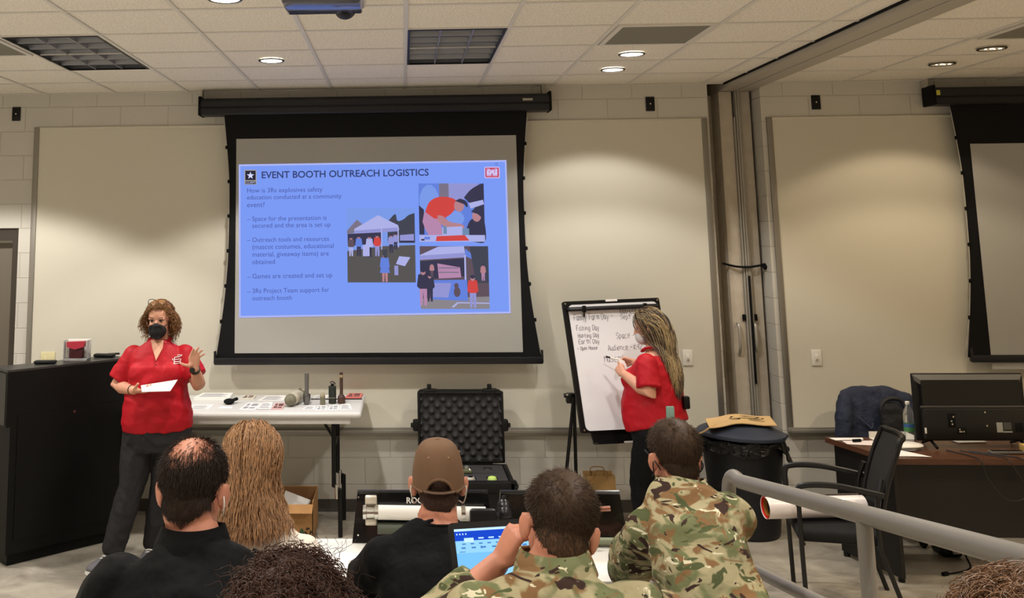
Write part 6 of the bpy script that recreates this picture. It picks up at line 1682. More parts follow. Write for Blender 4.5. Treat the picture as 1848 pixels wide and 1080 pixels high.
# raise the emblem onto the shirt surface by casting along +y
def on_shirt(ob, x, z, y0=-2.0, d=0.004):
    inv = wmat(ob).inverted(); a = inv @ Vector((x, y0, z)); hit, loc, no, _ = ob.ray_cast(a, Vector((0, 1, 0)))
    q = wmat(ob) @ loc if hit else Vector((x, -1.4, z))
    return Vector((q.x, q.y - d, q.z))
lg_ = MB()
ex, ez = -1.535, 1.335
def EM(dx, dz): return on_shirt(shirt, ex + dx, ez + dz)
for st in ([(-.018, .020), (.016, .022)], [(-.020, .006), (.014, .007)], [(-.014, -.008), (.016, -.007)], [(-.018, .020), (-.014, -.020)], [(-.014, -.020), (.018, -.018), (.020, .010)], [(-.004, .030), (.012, .034), (.022, .026)], [(-.026, .002), (-.030, .014)], [(.022, .026), (.026, .036)]):
    lg_.tube([EM(*q) for q in st], 0.0028, 6)
lg_.build('white_chest_emblem', mat('white_embroidery', (236, 224, 226), 0.7), shirt)
pt_ = MB()
spine(pt_, [((-1.685, -1.24, .74), .19, .14), ((-1.685, -1.24, .82), .222, .160), ((-1.685, -1.242, .90), .226, .162), ((-1.687, -1.245, .96), .212, .15)], rX)
leg(pt_, HR_, KR_, (-1.955, -1.282, .115), (.118, .086, .072)); leg(pt_, HL_, KL_, (-1.730, -1.135, .115), (.118, .086, .070))
remeshed('trousers', pt_, M_BLKPT, pr, 0.010, 5, folds(0.011, (11, 11, 7), 3.0))
shoe(pr, (-1.925, -1.235, 0.003), (-2.065, -1.465, 0.003)); shoe(pr, (-1.735, -1.085, 0.003), (-1.735, -1.345, 0.003))
# face
fc = MB(); fc.ball(hd.p(0, .055, -.056), (.061, .066, .058), 28, 18, hd.R); fc.ball(hd.p(0, .098, -.020), (.022, .026, .022), 14, 10, hd.R); fc.slab([hd.p(-.040, .098, -.012), hd.p(.040, .098, -.012), hd.p(.056, .080, -.05), hd.p(.030, .090, -.105), hd.p(-.030, .090, -.105), hd.p(-.056, .080, -.05)], hd.R @ Vector((0, 1, 0)), .018)
mk = remeshed('face_mask', fc, M_MASKB, pr, 0.005, 8)
for sg in (-1, 1):
    MB().tube(smooth_path([hd.p(.054 * sg, .072, -.022), hd.p(.074 * sg, .02, -.008), hd.p(.082 * sg, -.02, .014)], 5), .0018, 6).build('ear_loop', M_MASKB, mk)
    e_ = MB(); e_.ball(hd.p(.033 * sg, .0795, .012), (.0120, .009, .0070), 14, 10, hd.R); ey = e_.build('eye', mat('eye_white', (214, 204, 198), 0.3), pr)
    e_ = MB(); e_.ball(hd.p(.032 * sg, .0865, .011), (.0078, .0042, .0068), 12, 8, hd.R); e_.build('iris', mat('iris_dark', (40, 28, 24), 0.2), ey)
    MB().tube(smooth_path([hd.p(.016 * sg, .094, .030), hd.p(.034 * sg, .091, .036), hd.p(.052 * sg, .078, .029)], 4), .0040, 6, flat=.6).build('eyebrow', mat('brow_brown', (84, 56, 40), 0.8), pr)
    MB().tube(smooth_path([hd.p(.019 * sg, .087, .015), hd.p(.033 * sg, .0895, .0205), hd.p(.046 * sg, .080, .015)], 4), .0034, 6).build('eyelid', mat('lash_dark', (60, 40, 34), 0.7), pr)
# curly chin-length hair
M_CURL = mat('curly_light_brown_hair', (128, 90, 54), 0.5, spec=0.3, var=(55, 0.35))
regA = lambda P, D: np.where(P[:, 1] < .045, hairline(P, .052, -.06, -.085), -1.0) 
regT = lambda P, D: hairline(P, .050, -.02, -.08)
cp = cap_geo(hd, lambda P, D: np.where(np.minimum(regT(P, D), .02) > 0, .008 + .012 * np.clip(regT(P, D) / .05, 0, 1), -.012))
g1 = curly_hair(hd, 1000, regT, .036, .010, 2.4, .0024, 16, .5)
sidereg = lambda P, D: np.where((P[:, 1] < .03) & (P[:, 2] < .06), hairline(P, .05, -.03, -.08), -1.0)
g2 = curly_hair(hd, 950, sidereg, .068, .012, 2.8, .0024, 22, 1.1)
mesh_np('hair', *join_geo(cp, g1, g2), M_CURL, pr)
gl = MB()
for sg in (-1, 1):
    c = hd.p(.034 * sg, .066, .137)
    gl.tube([c + (hd.R @ Vector((.028 * math.cos(a), .010 * math.sin(a), .020 * math.sin(a)))) for a in [2 * PI * i / 16 for i in range(17)]], .0022, 6)
    gl.tube([hd.p(.062 * sg, .062, .138), hd.p(.082 * sg, .0, .115), hd.p(.086 * sg, -.05, .085)], .002, 6)
gl.tube([hd.p(-.006, .070, .140), hd.p(.006, .070, .140)], .002, 6)
gl.build('eyeglasses', mat('dark_frames', (52, 40, 34), 0.3), pr, label='eyeglasses pushed up on the hair')
wd = (Vector(WL) - Vector(EL)).normalized()
MB().tube([Vector(WL) - wd * .022, Vector(WL) - wd * .002], .0345, 18, up=(0, 1, 0)).build('watch_band', mat('watch_steel', (70, 66, 62), 0.3, metal=0.8), pr)
MB().cyl(Vector(WL) - wd * .012 + Vector((-.01, -.033, 0)), Vector(WL) - wd * .012 + Vector((-.012, -.044, 0)), .018, 18).build('watch_dial', mat('watch_dark', (40, 38, 36), 0.25, metal=0.5), pr)
wd = (Vector(WR) - Vector(ER)).normalized()
MB().tube([Vector(WR) - wd * .035 + wd.cross(Vector((0, 0, 1))) * 0, Vector(WR) - wd * .026], .0325, 16).build('bracelet', mat('dark_bracelet', (36, 26, 24), 0.5), pr)
# the papers she holds
m = MB(); m.slab([(-1.757, -1.425, 1.181), (-1.505, -1.455, 1.222), (-1.512, -1.625, 1.178), (-1.702, -1.605, 1.170)], (0, 0, 1), 0.0035); hp = m.build('held_papers', M_PAPER, smooth=False)
tag(hp, 'white papers held in the hand of the woman with the mask', 'paper')

# ================================================================== the woman writing on the flip chart
wr = thing('person', 'woman with long streaked hair in a red polo writing on the flip chart', 'person', (1.72, -0.95, 0))
fw = Vector((-0.80, 0.60, 0)).normalized(); rX = fw.cross(Vector((0, 0, 1)))
L_h = -rX
def wp(f_, l_, z): return Vector((1.735, -0.955, 0)) + fw * f_ + L_h * l_ + Vector((0, 0, z))
TW = [(wp(-.01, 0, .74), .175, .165), (wp(.0, 0, .84), .205, .205), (wp(.015, 0, .90), .200, .208), (wp(.02, 0, .98), .195, .205), (wp(.01, 0, 1.06), .182, .190), (wp(.0, 0, 1.14), .175, .172), (wp(-.01, 0, 1.21), .172, .150), (wp(-.015, 0, 1.27), .165, .118), (wp(-.015, 0, 1.315), .130, .085), (wp(-.01, 0, 1.345), .075, .062)]
SLw, ELw, WLw = wp(-.02, .168, 1.268), (1.645, -1.165, 1.085), (1.528, -.955, 1.180)
SRw, ERw, WRw = wp(-.02, -.165, 1.265), wp(.12, -.245, 1.08), (1.655, -.715, 1.232)
hw_ = Head((1.722, -.925, 1.492), headR((-0.93, 0.36), 0.14, -0.04), .98)
body = MB()
spine(body, [(c, a * .86, b * .86) for c, a, b in TW], rX)
hw_.shapes(body, wp(-.005, 0, 1.33), .052)
arm(body, SLw, ELw, WLw, (.056, .052, .048, .029)); arm(body, SRw, ERw, WRw, (.054, .048, .044, .028))
hand(body, WLw, (-.35, .75, .55), (.55, .5, -.2), 1, (1.25, 1.3, 1.3, 1.3), (.06, .02, -.03, -.08), .92, (.5, .7, .7))
hand(body, WRw, (-.75, .25, .15), (-.2, -.6, -.75), -1, (.95, .95, 1.0, 1.1), (.06, .02, -.03, -.08), .92, (.5, .8, .5))
HLw, KLw, ALw = wp(-.015, .095, .80), wp(.09, .085, .46), wp(.07, .09, .09)
HRw, KRw, ARw = wp(-.015, -.095, .80), wp(.12, -.085, .46), wp(.12, -.09, .09)
leg(body, HLw, KLw, ALw, (.085, .055, .036)); leg(body, HRw, KRw, ARw, (.085, .055, .036))
remeshed('body', body, M_SKIN, wr, 0.005, 3)
sh = MB(); spine(sh, TW[1:9], rX); sh.ball(wp(.12, .07, 1.14), (.085, .085, .085)); sh.ball(wp(.12, -.07, 1.14), (.085, .085, .085))
sleeve(sh, SLw, ELw, .82, (.072, .080)); sleeve(sh, SRw, ERw, .8, (.072, .078))
fo2 = folds(0.010, (8, 8, 8), 11.0)
shirt2 = remeshed('red_polo', sh, M_REDSH, wr, 0.008, 5, lambda p, n: fo2(p, n) * (1.0 if p.z < 1.15 else .5))
MB().tube(smooth_path([wp(.062, .035, 1.335), wp(.02, .075, 1.36), wp(-.05, .055, 1.375), wp(-.07, 0, 1.38), wp(-.05, -.055, 1.375), wp(.02, -.075, 1.36), wp(.062, -.035, 1.335)], 6), .017, 8, flat=.5).build('collar', M_REDSH, shirt2)
pt_ = MB(); spine(pt_, [(wp(-.02, 0, .68), .160, .145), (wp(-.015, 0, .77), .180, .172), (wp(-.002, 0, .86), .176, .178), (wp(.01, 0, .92), .160, .165)], rX)
leg(pt_, HLw, KLw, ALw + Vector((0, 0, .01)), (.122, .082, .064)); leg(pt_, HRw, KRw, ARw + Vector((0, 0, .01)), (.122, .082, .064))
remeshed('trousers', pt_, M_BLKPT2, wr, 0.010, 5, folds(0.008, (11, 11, 7), 7.0))
for a_ in (ALw, ARw): shoe(wr, (a_[0] + .05, a_[1] - .035, .003), (a_[0] - .16, a_[1] + .115, .003), mat('black_shoe', (22, 22, 24), .5), mat('dark_sole', (40, 40, 40), .6), .9, False)
M_STREAK = mat('streaked_brown_hair', (66, 55, 48), 0.42, spec=0.5)
M_STREAKL = mat('pale_blonde_streaks', (178, 152, 108), 0.45, spec=0.4)
reg = lambda P, D: hairline(P, .030, .010, -.075)
cp = cap_geo(hw_, lambda P, D: np.where(reg(P, D) > 0, .006 + .006 * np.clip(reg(P, D) / .04, 0, 1), -.012))
BACKC = [(tuple(wp(-.03, 0, 1.12)), (.165, .150, .30))]
def ini(P, D):
    c = np.zeros_like(P); c[:, 1] = -1.0; c[:, 2] = -.30 - .5 * (P[:, 1] < -.04); return c
gath = lambda cur: (np.array(wp(-.16, .045, 0)) - cur) * np.array([1, 1, 0]) * 1.1
g1 = long_hair(hw_, 2400, reg, lambda P: np.where(P[:, 2] > -.02, .52, .40), BACKC, ini, .0017, 26, .018, wave=.002, extra=gath, ramp=6)
hmain = mesh_np('hair', *join_geo(cp, g1), M_STREAK, wr)
reg2 = lambda P, D: np.where((P[:, 2] > .03) & (np.abs(np.sin(P[:, 0] * 60 + P[:, 1] * 22)) > .62), hairline(P, .04, .01, -.02), -1.0)
g2 = long_hair(hw_, 650, reg2, .54, BACKC, ini, .0018, 26, .021, wave=.002, extra=gath, ramp=6)
mesh_np('hair_streaks', *g2, M_STREAKL, hmain)
MB().box(hw_.p(-.02, -.112, .075), (.05, .022, .020), .006, rot=hw_.R).build('hair_clip', M_BLACK, wr)
e_ = MB(); e_.tube(smooth_path([hw_.p(-.080, -.012, .0), hw_.p(-.074, .03, -.035), hw_.p(-.05, .08, -.05)], 4), .0022, 6); e_.build('mask_ear_loop', M_WHITEPL, wr, label='pale mask strap')
mk = MB(); mk.ball(hw_.p(0, .050, -.058), (.060, .058, .054), 24, 14, hw_.R); mk.build('face_mask', mat('pale_mask', (206, 204, 206), .8), wr)
b_ = on_shirt(shirt2, 1.776, .96, -2.2, .006)
MB().box((b_.x, b_.y - .006, .952), (.056, .016, .100), .008).build('belt_phone', mat('pale_teal_case', (126, 158, 146), .45), wr, label='pale teal phone clipped to the waist')
MB().box(wp(-.20, -.03, 1.005), (.05, .045, .085), .010, rot=.4).build('belt_pouch', M_BLACK, wr, label='black pouch at the back of the waist')
hdR = Vector(WRw) + Vector((-.085, .03, .012))
m = MB(); m.cyl(hdR + Vector((-.075, .035, .012)), hdR + Vector((.065, -.025, -.012)), .006, 10); m.m = 1; m.cyl(hdR + Vector((-.10, .047, .017)), hdR + Vector((-.070, .033, .011)), .0066, 10)
tag(m.build('marker', [M_WHITEPL, M_BLACK]), 'marker held by the woman writing on the flip chart', 'marker')
hl = Vector(WLw) + Vector((-.02, .07, .045))
m = MB(); m.slab([hl + Vector((.0, .03, .055)), hl + Vector((.045, .02, .035)), hl + Vector((.075, .0, -.05)), hl + Vector((.035, .01, -.055))], (-.3, -1, .2), .003); tag(m.build('note_paper', M_PAPER, smooth=False), 'small white paper in the hand of the woman at the flip chart', 'paper')
# ================================================================== the seated audience, seen from behind
UP = Vector((0, 0, 1))
def seated(label, hip, sh, fwd, halfw, depth, shirt_m, shirt_name, pants_m, head, shoulder_drop=.045, arms=None, long_sleeves=False, seat_z=None, foldamp=.010, fsc=(8, 8, 8), collar=None, neck=None, neck_r=.058, sleeve_r=(.075, .078), jaw=1.0, skin=None, extra_body=None, floor=0.25, wide=1.0, head_smooth=3, cuff=.05, tuck=0.0):
    """hip and sh: centres of the pelvis and of the shoulder line; fwd: the way the chest faces"""
    t = thing('person', label, 'person', (hip[0], hip[1], floor))
    f_ = Vector((fwd[0], fwd[1], 0)).normalized(); rX = f_.cross(UP)
    hip, sh = Vector(hip), Vector(sh)
    ax = (sh - hip)
    bow = -f_ * .035
    def at(q): return hip + ax * q + bow * math.sin(PI * min(max(q, 0), 1))
    nb = neck if neck is not None else at(1.10)
    T = [(at(-.12), halfw * .86 * wide, depth * 1.05), (at(.08), halfw * .92 * wide, depth * 1.12), (at(.30), halfw * .90 * wide, depth * 1.10), (at(.52), halfw * .92, depth * 1.05), (at(.72), halfw * .97, depth * 1.02), (at(.87), halfw * .98, depth * .92), (at(.95), halfw * .92, depth * .78), (at(1.0), halfw * .74, depth * .66), (Vector(nb) - UP * .028, .086, .084), (Vector(nb), .066, .068)]
    side = (rX - ax.normalized() * rX.dot(ax.normalized())).normalized()
    body = MB(); spine(body, [(c, a * .84, b * .82) for c, a, b in T], rX)
    head.shapes(body, nb, neck_r, jaw)
    S_ = {}
    for sg in (1, -1):
        S_[sg] = at(.91) + side * (halfw * .88 * sg)
    A = arms or {}
    J = {}
    for sg in (1, -1):
        a = A.get(sg)
        E_, W_, d_, n_ = a[:4] if a else (S_[sg] + side * (.05 * sg) + f_ * .10 - UP * .26, S_[sg] - side * (.02 * sg) + f_ * .34 - UP * .30, f_, -UP)
        E_, W_ = Vector(E_), Vector(W_)
        J[sg] = (E_, W_)
        arm(body, S_[sg], E_, W_, (.050, .045, .042, .028))
        hk = dict(curl=(.5, .55, .55, .6)) if not a or len(a) < 5 else a[4]
        hand(body, W_, d_, n_, sg, **hk)
    K = [];
    for sg in (1, -1):
        h_ = hip + rX * (.10 * sg) - UP * .02; k_ = hip + rX * (.13 * sg) + f_ * (.42 - tuck) - UP * .05; an = Vector((k_.x, k_.y, floor + .09)) - f_ * .02
        leg(body, h_, k_, an, (.08, .055, .04)); K.append((h_, k_, an))
    if extra_body: extra_body(body)
    remeshed('body', body, skin or M_SKINR, t, 0.0055, head_smooth)
    s_ = MB(); spine(s_, T[:9] + ([(Vector(nb) + UP * .004, .079, .080)] if collar else [(Vector(nb) - UP * .014, .080, .078)]), rX)
    for sg in (1, -1):
        E_, W_ = J[sg]
        if long_sleeves: sleeve(s_, S_[sg], E_, 1, sleeve_r, W_ + (E_ - W_) * cuff, .05)
        else: sleeve(s_, S_[sg], E_, .85, sleeve_r)
    fo = folds(foldamp, fsc, hip.x * 13.7)
    shirt = remeshed(shirt_name, s_, shirt_m, t, 0.009, 12, fo)
    if collar:
        cm_, ch, lean = collar
        nbv = Vector(nb); ud = (ax.normalized() * .5 + UP * .5).normalized()
        rows = [(-.012, .082), (.012, .078), (ch, .074), (ch + .004, .078), (.010, .090), (-.014, .098)]
        vs_ = []; fs_ = []; n_ = 40
        for k_, (hh, rr) in enumerate(rows):
            for i_ in range(n_ + 1):
                a_ = math.radians(-72 + 324 * i_ / n_)
                b_ = max(0, -math.sin(a_))                      # towards the open front
                vs_.append(nbv + ud * (hh - .02 * b_) + rX * (rr * .98 * math.cos(a_)) - f_ * (rr * math.sin(a_) + .006))
        for k_ in range(len(rows) - 1):
            for i_ in range(n_):
                q = k_ * (n_ + 1) + i_
                fs_.append((q, q + 1, q + n_ + 2, q + n_ + 1))
        c2_ = MB(); c2_.add(vs_, fs_); c2_.build('collar', cm_, shirt, angle=None)
    p_ = MB(); spine(p_, [(at(-.22), halfw * .80, depth * 1.0), (at(-.10), halfw * .88 * wide, depth * 1.1), (at(.06), halfw * .88 * wide, depth * 1.05)], rX)
    for h_, k_, an in K: leg(p_, h_, k_, an, (.105, .078, .062))
    remeshed('trousers', p_, pants_m, t, 0.012, 4)
    for h_, k_, an in K:
        shoe(t, Vector((an.x, an.y, floor + .003)) - f_ * .06, Vector((an.x, an.y, floor + .003)) + f_ * .20, mat('black_shoe', (22, 22, 24), .5), mat('dark_sole', (40, 40, 40), .6), .95, False)
    return t, shirt, at, rX, f_, side
M_HDARK = mat('dark_brown_hair', (50, 37, 29), 0.55, spec=0.22, var=(70, 0.25))
M_HBRN = mat('brown_hair', (66, 49, 35), 0.55, spec=0.22, var=(70, 0.25))
def comb_back(P, D):
    c = np.zeros_like(P); c[:, 1] = -.55; c[:, 2] = -.8; return c
def crown_comb(cx=0.01, cy=-.055, cz=.11, swirl=.5):
    c0 = np.array([cx, cy, cz])
    def f(P, D):
        v = P - c0; v = v / (np.linalg.norm(v, axis=1, keepdims=True) + 1e-6)
        s_ = np.cross(D, v) * swirl
        return v + s_ + np.array([0, 0, -.25])
    return f

# ---- bald-crowned man in black
h = Head((-.540, -5.455, 1.540), headR((0.10, 1), 0.10, 0.0), 1.0)
t, shirt, at, rX, f_, side = seated('man with a thinning crown in a black polo shirt, leftmost of the seated men', (-.53, -5.70, .89), (-.515, -5.545, 1.385), (.06, 1), .205, .115, M_BLKSH, 'black_polo', M_BLKPT2, h, floor=.42,
    arms={1: ((-.25, -5.48, 1.20), (-.38, -5.26, 1.205), (-.4, .8, 0), (0, 0, -1)), -1: ((-.79, -5.48, 1.20), (-.66, -5.26, 1.205), (.4, .8, 0), (0, 0, -1))}, neck=(-.527, -5.50, 1.440), neck_r=.060, sleeve_r=(.076, .078), foldamp=.013,
    collar=(M_BLKSH, .036, 0), jaw=1.1)
# thin on the crown, fuller on the sides
def bald(P, D): return np.linalg.norm((P - np.array([-.012, -.045, .125])) * np.array([1.0, .9, 1.2]), axis=1)
regB = lambda P, D: hairline(P, .045, -.02, -.062)
cp = cap_geo(h, lambda P, D: np.where(regB(P, D) > 0, np.clip((bald(P, D) - .092) * .12, -.004, .003) * np.clip(regB(P, D) / .02, 0, 1), -.01))
dens = lambda P, D: np.where(RNG.uniform(0, 1, len(P)) < np.clip((bald(P, D) - .012) / .085, .14, 1) ** 1.4, regB(P, D), -1)
g = short_hair(h, 9000, dens, lambda P: .015 + .010 * (P[:, 2] > .03), .10, comb_back, .0007, 4, .16)
mesh_np('hair', *join_geo(cp, g), M_HDARK, t)
MB().tube(smooth_path([h.p(.083, -.016, .004), h.p(.090, -.028, -.02), h.p(.084, -.012, -.05), h.p(.070, .03, -.06)], 5), .0018, 6).build('mask_ear_loop', M_WHITEPL, t, label='white mask strap behind the right ear')
MB().box(Vector((-.295, -5.462, 1.367)), (.20, .012, .008), .003, rot=Matrix.Rotation(.33, 3, 'Y') @ Matrix.Rotation(-.15, 3, 'Z')).build('shoulder_seam', M_BLKSH, shirt)

# ---- woman with long blond hair
h = Head((-.498, -4.745, 1.435), headR((0.0, 1), 0.06, 0.0), .98)
t, shirt, at, rX, f_, side = seated('woman with long strawberry blond hair in a cream top, in the front row', (-.475, -4.88, .74), (-.478, -4.80, 1.238), (0.05, 1), .175, .098, M_CREAMSH, 'cream_top', M_BLKPT2, h, floor=.25, long_sleeves=True,
    arms={1: ((-.325, -4.66, 1.055), (-.38, -4.44, 1.055), (-.5, .7, 0), (0, 0, -1)), -1: ((-.65, -4.66, 1.055), (-.58, -4.44, 1.055), (.5, .7, 0), (0, 0, -1))}, neck=(-.487, -4.775, 1.30), neck_r=.050, sleeve_r=(.056, .050), foldamp=.009)
reg = lambda P, D: hairline(P, .04, -.03, -.075)
cp = cap_geo(h, lambda P, D: np.where(reg(P, D) > 0, .006 + .008 * np.clip(reg(P, D) / .04, 0, 1), -.012))
BC = [(tuple(at(.75)), (.155, .108, .25))]
def ini2(P, D):
    c = np.zeros_like(P); c[:, 0] = np.sign(P[:, 0] + .012) * .30 + P[:, 0] * 5; c[:, 1] = -.6; c[:, 2] = -.15; return c
M_BLOND = mat('strawberry_blond_hair', (158, 117, 79), 0.42, spec=0.4, var=(34, 0.45), stretch=(3, 3, .5))
gath3 = lambda cur: np.stack([np.where(cur[:, 2] < 1.42, np.clip((cur[:, 0] + .490) * 1.6, -.07, .14), np.clip((cur[:, 0] + .490) * -1.6, -.12, .12)), np.full(len(cur), -.22), np.zeros(len(cur))], 1)
g = long_hair(h, 3200, reg, lambda P: np.clip((.150 + P[:, 2]) * 1.12 + .02, .05, .36), BC, ini2, .0016, 26, 0.022, wave=.004, grav=.40, extra=gath3)
gb = long_hair(h, 1800, lambda P, D: np.where(P[:, 1] < .02, hairline(P, .04, -.03, -.075), -1), lambda P: np.clip((.155 + P[:, 2]) * 1.12 + .03, .05, .36), BC, ini2, .0016, 26, 0.024, wave=.004, grav=.40, extra=gath3)
mesh_np('hair', *join_geo(cp, g, gb), M_BLOND, t)

# ---- man in the brown cap
h = Head((.101, -4.712, 1.378), headR((0.0, 1), 0.0, 0.0), 1.0)
t, shirt, at, rX, f_, side = seated('man in a brown baseball cap and black T-shirt in the front row', (.09, -4.93, .74), (.085, -4.79, 1.218), (0.02, 1), .180, .108, M_BLKSH, 'black_t_shirt', M_BLKPT2, h, floor=.25,
    arms={1: ((.31, -4.64, 1.05), (.20, -4.44, 1.05), (-.5, .7, 0), (0, 0, -1)), -1: ((-.14, -4.64, 1.05), (-.02, -4.44, 1.05), (.5, .7, 0), (0, 0, -1))}, neck=(.096, -4.755, 1.282), neck_r=.058, sleeve_r=(.070, .074), foldamp=.010)
MB().tube(smooth_path([Vector((.096, -4.757, 1.274)) + Vector((.083 * math.cos(a), -.076 * math.sin(a), .016 * math.sin(a) - .010)) for a in [-PI / 2 + 2 * PI * i / 16 for i in range(17)]], 3), .011, 8, flat=.5, caps=False).build('collar', M_BLKSH, shirt)
regC = lambda P, D: hairline(P, .03, -.02, -.075)
g = short_hair(h, 4200, lambda P, D: np.where(P[:, 2] < .03, regC(P, D), -1), .014, .2, comb_back, .0009, 3, .2)
cp = cap_geo(h, lambda P, D: np.where((regC(P, D) > 0) & (P[:, 2] < .05), .003 * np.clip(regC(P, D) / .02, 0, 1), -.01))
mesh_np('hair', *join_geo(cp, g), mat('reddish_brown_hair', (64, 40, 30), 0.5, spec=0.4, var=(70, 0.25)), t)
M_CAPC = mat('brown_cap_cloth', (106, 78, 54), 0.8, bump=(240, 0.3, 0.002), var=(14, 0.08))
# cap crown: six panels, arched opening and strap at the back, visor in front
vs = []; fs = []; nu, nv = 60, 22
CZ0 = -.012
def cap_point(u, v, g_=0.0):
    a = 2 * PI * u                                              # 0 = back
    x, y = math.sin(a), -math.cos(a)
    el = (1 - v)                                                # v=0 rim, v=1 button
    t_ = v * PI / 2
    low = CZ0 + .004 * math.cos(a) + .014 * math.sin(a) ** 2
    seam = 1 - .010 * (abs(math.sin(3 * a)) < .10) * (v < .97)
    rx, ry = (.0845 + g_) * math.cos(t_) ** .52 * seam, (.110 + g_) * math.cos(t_) ** .52 * seam
    z = low + (.150 + g_ - (low - CZ0)) * math.sin(t_) ** 1.05
    return h.p(x * rx, y * ry - .008, z)
def hole(u, v):
    a = (u if u < .5 else u - 1) * 2 * PI
    return (a / .50) ** 2 + (v / .215) ** 2 < 1
for g_ in (0.0, -.004):
    for j in range(nv + 1):
        for i in range(nu): vs.append(cap_point(i / nu, j / nv * .985, g_))
o_ = nu * (nv + 1)
for k in (0, 1):
    for j in range(nv):
        for i in range(nu):
            if hole((i + .5) / nu, (j + .5) / nv): continue
            a, b = j * nu + i, j * nu + (i + 1) % nu
            q = (k * o_ + a, k * o_ + b, k * o_ + b + nu, k * o_ + a + nu)
            fs.append(q if not k else q[::-1])
m = MB(); m.add(vs, fs); m.add([cap_point(i / 24, .985) for i in range(24)], [tuple(range(24))])
ct = m.build('baseball_cap', M_CAPC, t, angle=None, label='brown baseball cap')
arcp = [cap_point((.50 / (2 * PI)) * math.cos(a) % 1.0, max(.0, .215 * math.sin(a)), .002) for a in [PI * i / 16 for i in range(17)]]
MB().tube(smooth_path(arcp, 2), .0045, 8).build('opening_trim', M_CAPC, ct)
stp = [cap_point(u % 1.0, .035, .003) for u in [-.085 + .17 * i / 12 for i in range(13)]]
MB().tube(stp, .010, 8, flat=.35, up=h.R @ Vector((0, 0, 1))).build('strap', mat('cap_strap', (84, 62, 44), .7), ct)
MB().ball(h.p(0, -.008, .138), (.009, .009, .004), 12, 6, h.R).build('button', M_CAPC, ct)
rim_ = MB(); rim_.tube([cap_point(i / 48, .0, .001) for i in range(5, 44)], .004, 6); rim_.build('rim', M_CAPC, ct)
eh = MB()
for u in (.075, -.075, .25, -.25): eh.ball(cap_point(u % 1, .52, .0), .0035, 8, 6)
eh.build('eyelets', mat('cap_eyelet', (150, 118, 86), .6), ct)
vz = MB(); vv = []
for k in (0, 1):
    for j in range(6):
        for i in range(17):
            a = math.radians(-58 + 116 * i / 16); rr = 1 + .62 * (j / 5) * (math.cos(a) ** .8)
            vv.append(h.p(math.sin(a) * .086 * (1 + .12 * j / 5), math.cos(a) * .104 * rr - .008, -.014 - .006 * j - .02 * (math.sin(a) ** 2) * j / 5 - (.004 if k else 0)))
ff = []
for k in (0, 1):
    for j in range(5):
        for i in range(16):
            a = k * 102 + j * 17 + i; q = (a, a + 1, a + 18, a + 17); ff.append(q if k == 0 else q[::-1])
vz.add(vv, ff); vz.build('visor', M_CAPC, ct, angle=None)
for sg in (-1, 1): MB().tube(smooth_path([h.p(.083 * sg, -.018, .010), h.p(.089 * sg, -.030, -.015), h.p(.080 * sg, -.016, -.055), h.p(.068 * sg, .03, -.062)], 5), .0022, 6).build('mask_ear_loop', M_WHITEPL, t, label='white mask strap')

# ---- man in camouflage leaning on his hand, second row
h = Head((.355, -5.585, 1.488), headR((-.05, 1), .24, .22), .98)
EL_ = (.04, -5.51, 1.232)
t, shirt, at, rX, f_, side = seated('man in a tan camouflage jacket leaning his head on his left hand behind the laptop', (.34, -5.86, .89), (.325, -5.665, 1.370), (.0, 1), .195, .12, M_CAMO, 'camouflage_jacket', M_CAMO, h, floor=.42, long_sleeves=True,
    arms={-1: (EL_, (.222, -5.475, 1.380), (.42, -.10, .75), (.85, .3, -.2), dict(curl=(1.15, 1.2, 1.25, 1.3), thumb=(.3, .8, .5))), 1: ((.62, -5.54, 1.245), (.56, -5.32, 1.240), (-.1, .9, 0), (0, 0, -1))}, neck=(.335, -5.630, 1.428), neck_r=.060, sleeve_r=(.078, .072), foldamp=.020, fsc=(6, 6, 6), cuff=.30,
    collar=(M_CAMO, .034, 0), jaw=1.1)
regM = lambda P, D: hairline(P, .045, -.012, -.066)
fade = lambda P: np.clip((P[:, 2] + .03) / .10, 0, 1)
cp = cap_geo(h, lambda P, D: np.where((regM(P, D) > 0) & (P[:, 2] > .012), -.002 + .010 * fade(P) ** 1.3, -.01))
cs_ = cap_geo(h, lambda P, D: np.where(regM(P, D) > 0, .0012 * np.clip(regM(P, D) / .015, 0, 1), -.01))
mesh_np('faded_hair', *cs_, mat('faded_stubble', (84, 62, 46), 0.8, spec=.1, var=(160, .35)), t)
g = short_hair(h, 10000, lambda P, D: np.where(RNG.uniform(0, 1, len(P)) < np.clip((P[:, 2] + .075) / .085, .2, 1), regM(P, D), -1), lambda P: .0030 + .022 * fade(P) ** 1.8, lambda P: .30 - .12 * fade(P), crown_comb(.0, -.06, .10, .8), .0008, 4, .28)
mesh_np('hair', *join_geo(cp, g), M_HBRN, t)

# ---- man in camouflage at the right end of the front row, leaning forward
h = Head((.884, -4.620, 1.432), headR((-.16, 1), .05, 0.03), .95)
t, shirt, at, rX, f_, side = seated('man in a camouflage jacket leaning forward at the right end of the front row', (.960, -5.10, .80), (.872, -4.725, 1.318), (.24, .97), .148, .135, M_CAMO, 'camouflage_jacket', M_CAMO, h, floor=.25, long_sleeves=True, seat_z=.7,
    arms={-1: ((.735, -4.56, 1.075), (.77, -4.40, 1.06), (.3, .9, 0), (0, 0, -1)), 1: ((.985, -4.54, 1.10), (.88, -4.40, 1.06), (-.6, .6, 0), (0, 0, -1))}, neck=(.892, -4.668, 1.350), neck_r=.056, sleeve_r=(.068, .070), foldamp=.020, fsc=(6, 6, 5), wide=1.36,
    collar=(M_CAMO, .036, 0), tuck=.12)
cp = cap_geo(h, lambda P, D: np.where(regM(P, D) > 0, .0008 + .007 * fade(P) ** 1.2, -.01))
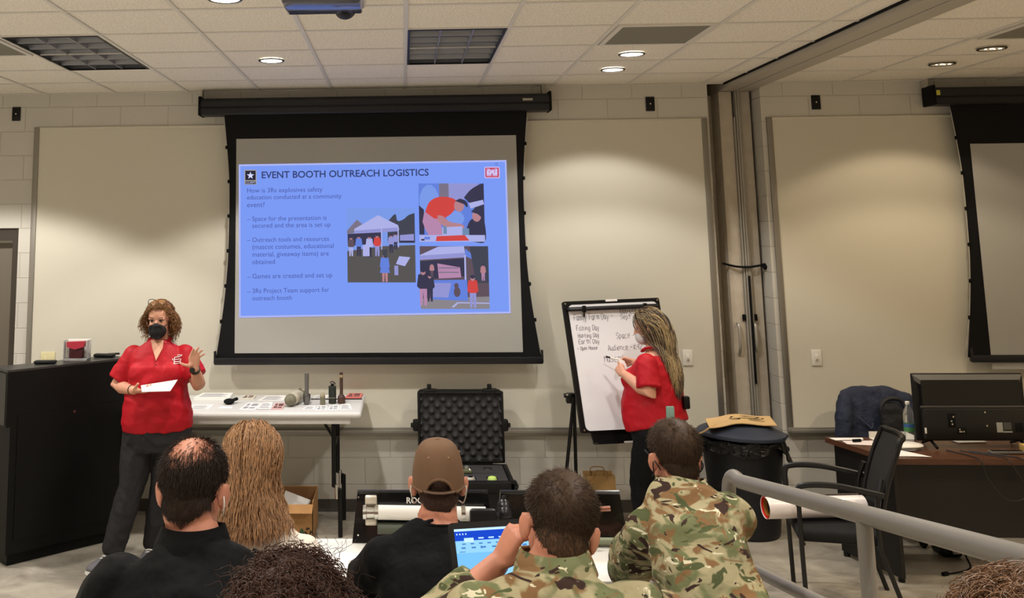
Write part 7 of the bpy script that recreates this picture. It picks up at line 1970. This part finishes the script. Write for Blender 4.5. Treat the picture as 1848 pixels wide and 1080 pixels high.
g = short_hair(h, 9000, regM, lambda P: .005 + .020 * fade(P) ** 1.3, lambda P: .24 - .1 * fade(P), crown_comb(.01, -.055, .105, .8), .0009, 4, .30)
mesh_np('hair', *join_geo(cp, g), M_HBRN, t)
for sg in (-1, 1): MB().tube(smooth_path([h.p(.083 * sg, -.014, .006), h.p(.090 * sg, -.028, -.016), h.p(.082 * sg, -.012, -.042), h.p(.066 * sg, .04, -.062)], 5), .002, 6).build('mask_ear_loop', M_MASKB, t, label='black mask strap')
e_ = MB(); e_.tube(smooth_path([h.p(-.072, -.05, -.028), h.p(-.085, -.020, .004), h.p(-.078, .07, .020)], 5), .0022, 6); e_.tube(smooth_path([h.p(.072, -.05, -.028), h.p(.085, -.02, .004), h.p(.088, .085, .016)], 5), .0022, 6); e_.build('spectacle_temples', M_BLACK, t)

# ---- two curly heads at the bottom edge
h = Head((-.205, -6.20, 1.472), headR((.05, 1), .05, 0), 1.0)
t, shirt, at, rX, f_, side = seated('person with frizzy dark brown curls at the bottom edge, behind the man in black', (-.205, -6.38, .89), (-.205, -6.27, 1.29), (.0, 1), .19, .115, mat('grey_knit', (70, 70, 74), .8), 'grey_top', M_BLKPT2, h, floor=.42, neck=(-.205, -6.235, 1.345), neck_r=.052, foldamp=.006, tuck=.20)
reg = lambda P, D: hairline(P, .045, -.05, -.09)
cp = cap_geo(h, lambda P, D: np.where(reg(P, D) > 0, .022, -.012))
g1 = curly_hair(h, 2600, reg, .062, .008, 2.2, .0013, 16, .35)
g2 = curly_hair(h, 240, reg, .088, .007, 2.0, .0006, 16, .1)
mesh_np('hair', *join_geo(cp, g1, g2), mat('frizzy_dark_brown_hair', (68, 44, 33), 0.5, spec=0.3, var=(40, 0.35)), t)
h = Head((.835, -6.58, 1.580), headR((-.05, 1), .05, 0), 1.0)
t, shirt, at, rX, f_, side = seated('person with light brown curls at the bottom right corner in front of the handrail', (.835, -6.76, .98), (.835, -6.65, 1.395), (.0, 1), .19, .115, mat('brown_knit', (90, 72, 60), .8), 'brown_top', M_BLKPT2, h, floor=.42, neck=(.835, -6.615, 1.455), neck_r=.052, foldamp=.006, tuck=.05)
cp = cap_geo(h, lambda P, D: np.where(reg(P, D) > 0, .014, -.012))
g1 = curly_hair(h, 3000, reg, .052, .013, 1.3, .0011, 16, .5)
mesh_np('hair', *join_geo(cp, g1), mat('light_brown_curls', (118, 86, 60), 0.42, spec=0.45, var=(30, 0.35)), t)
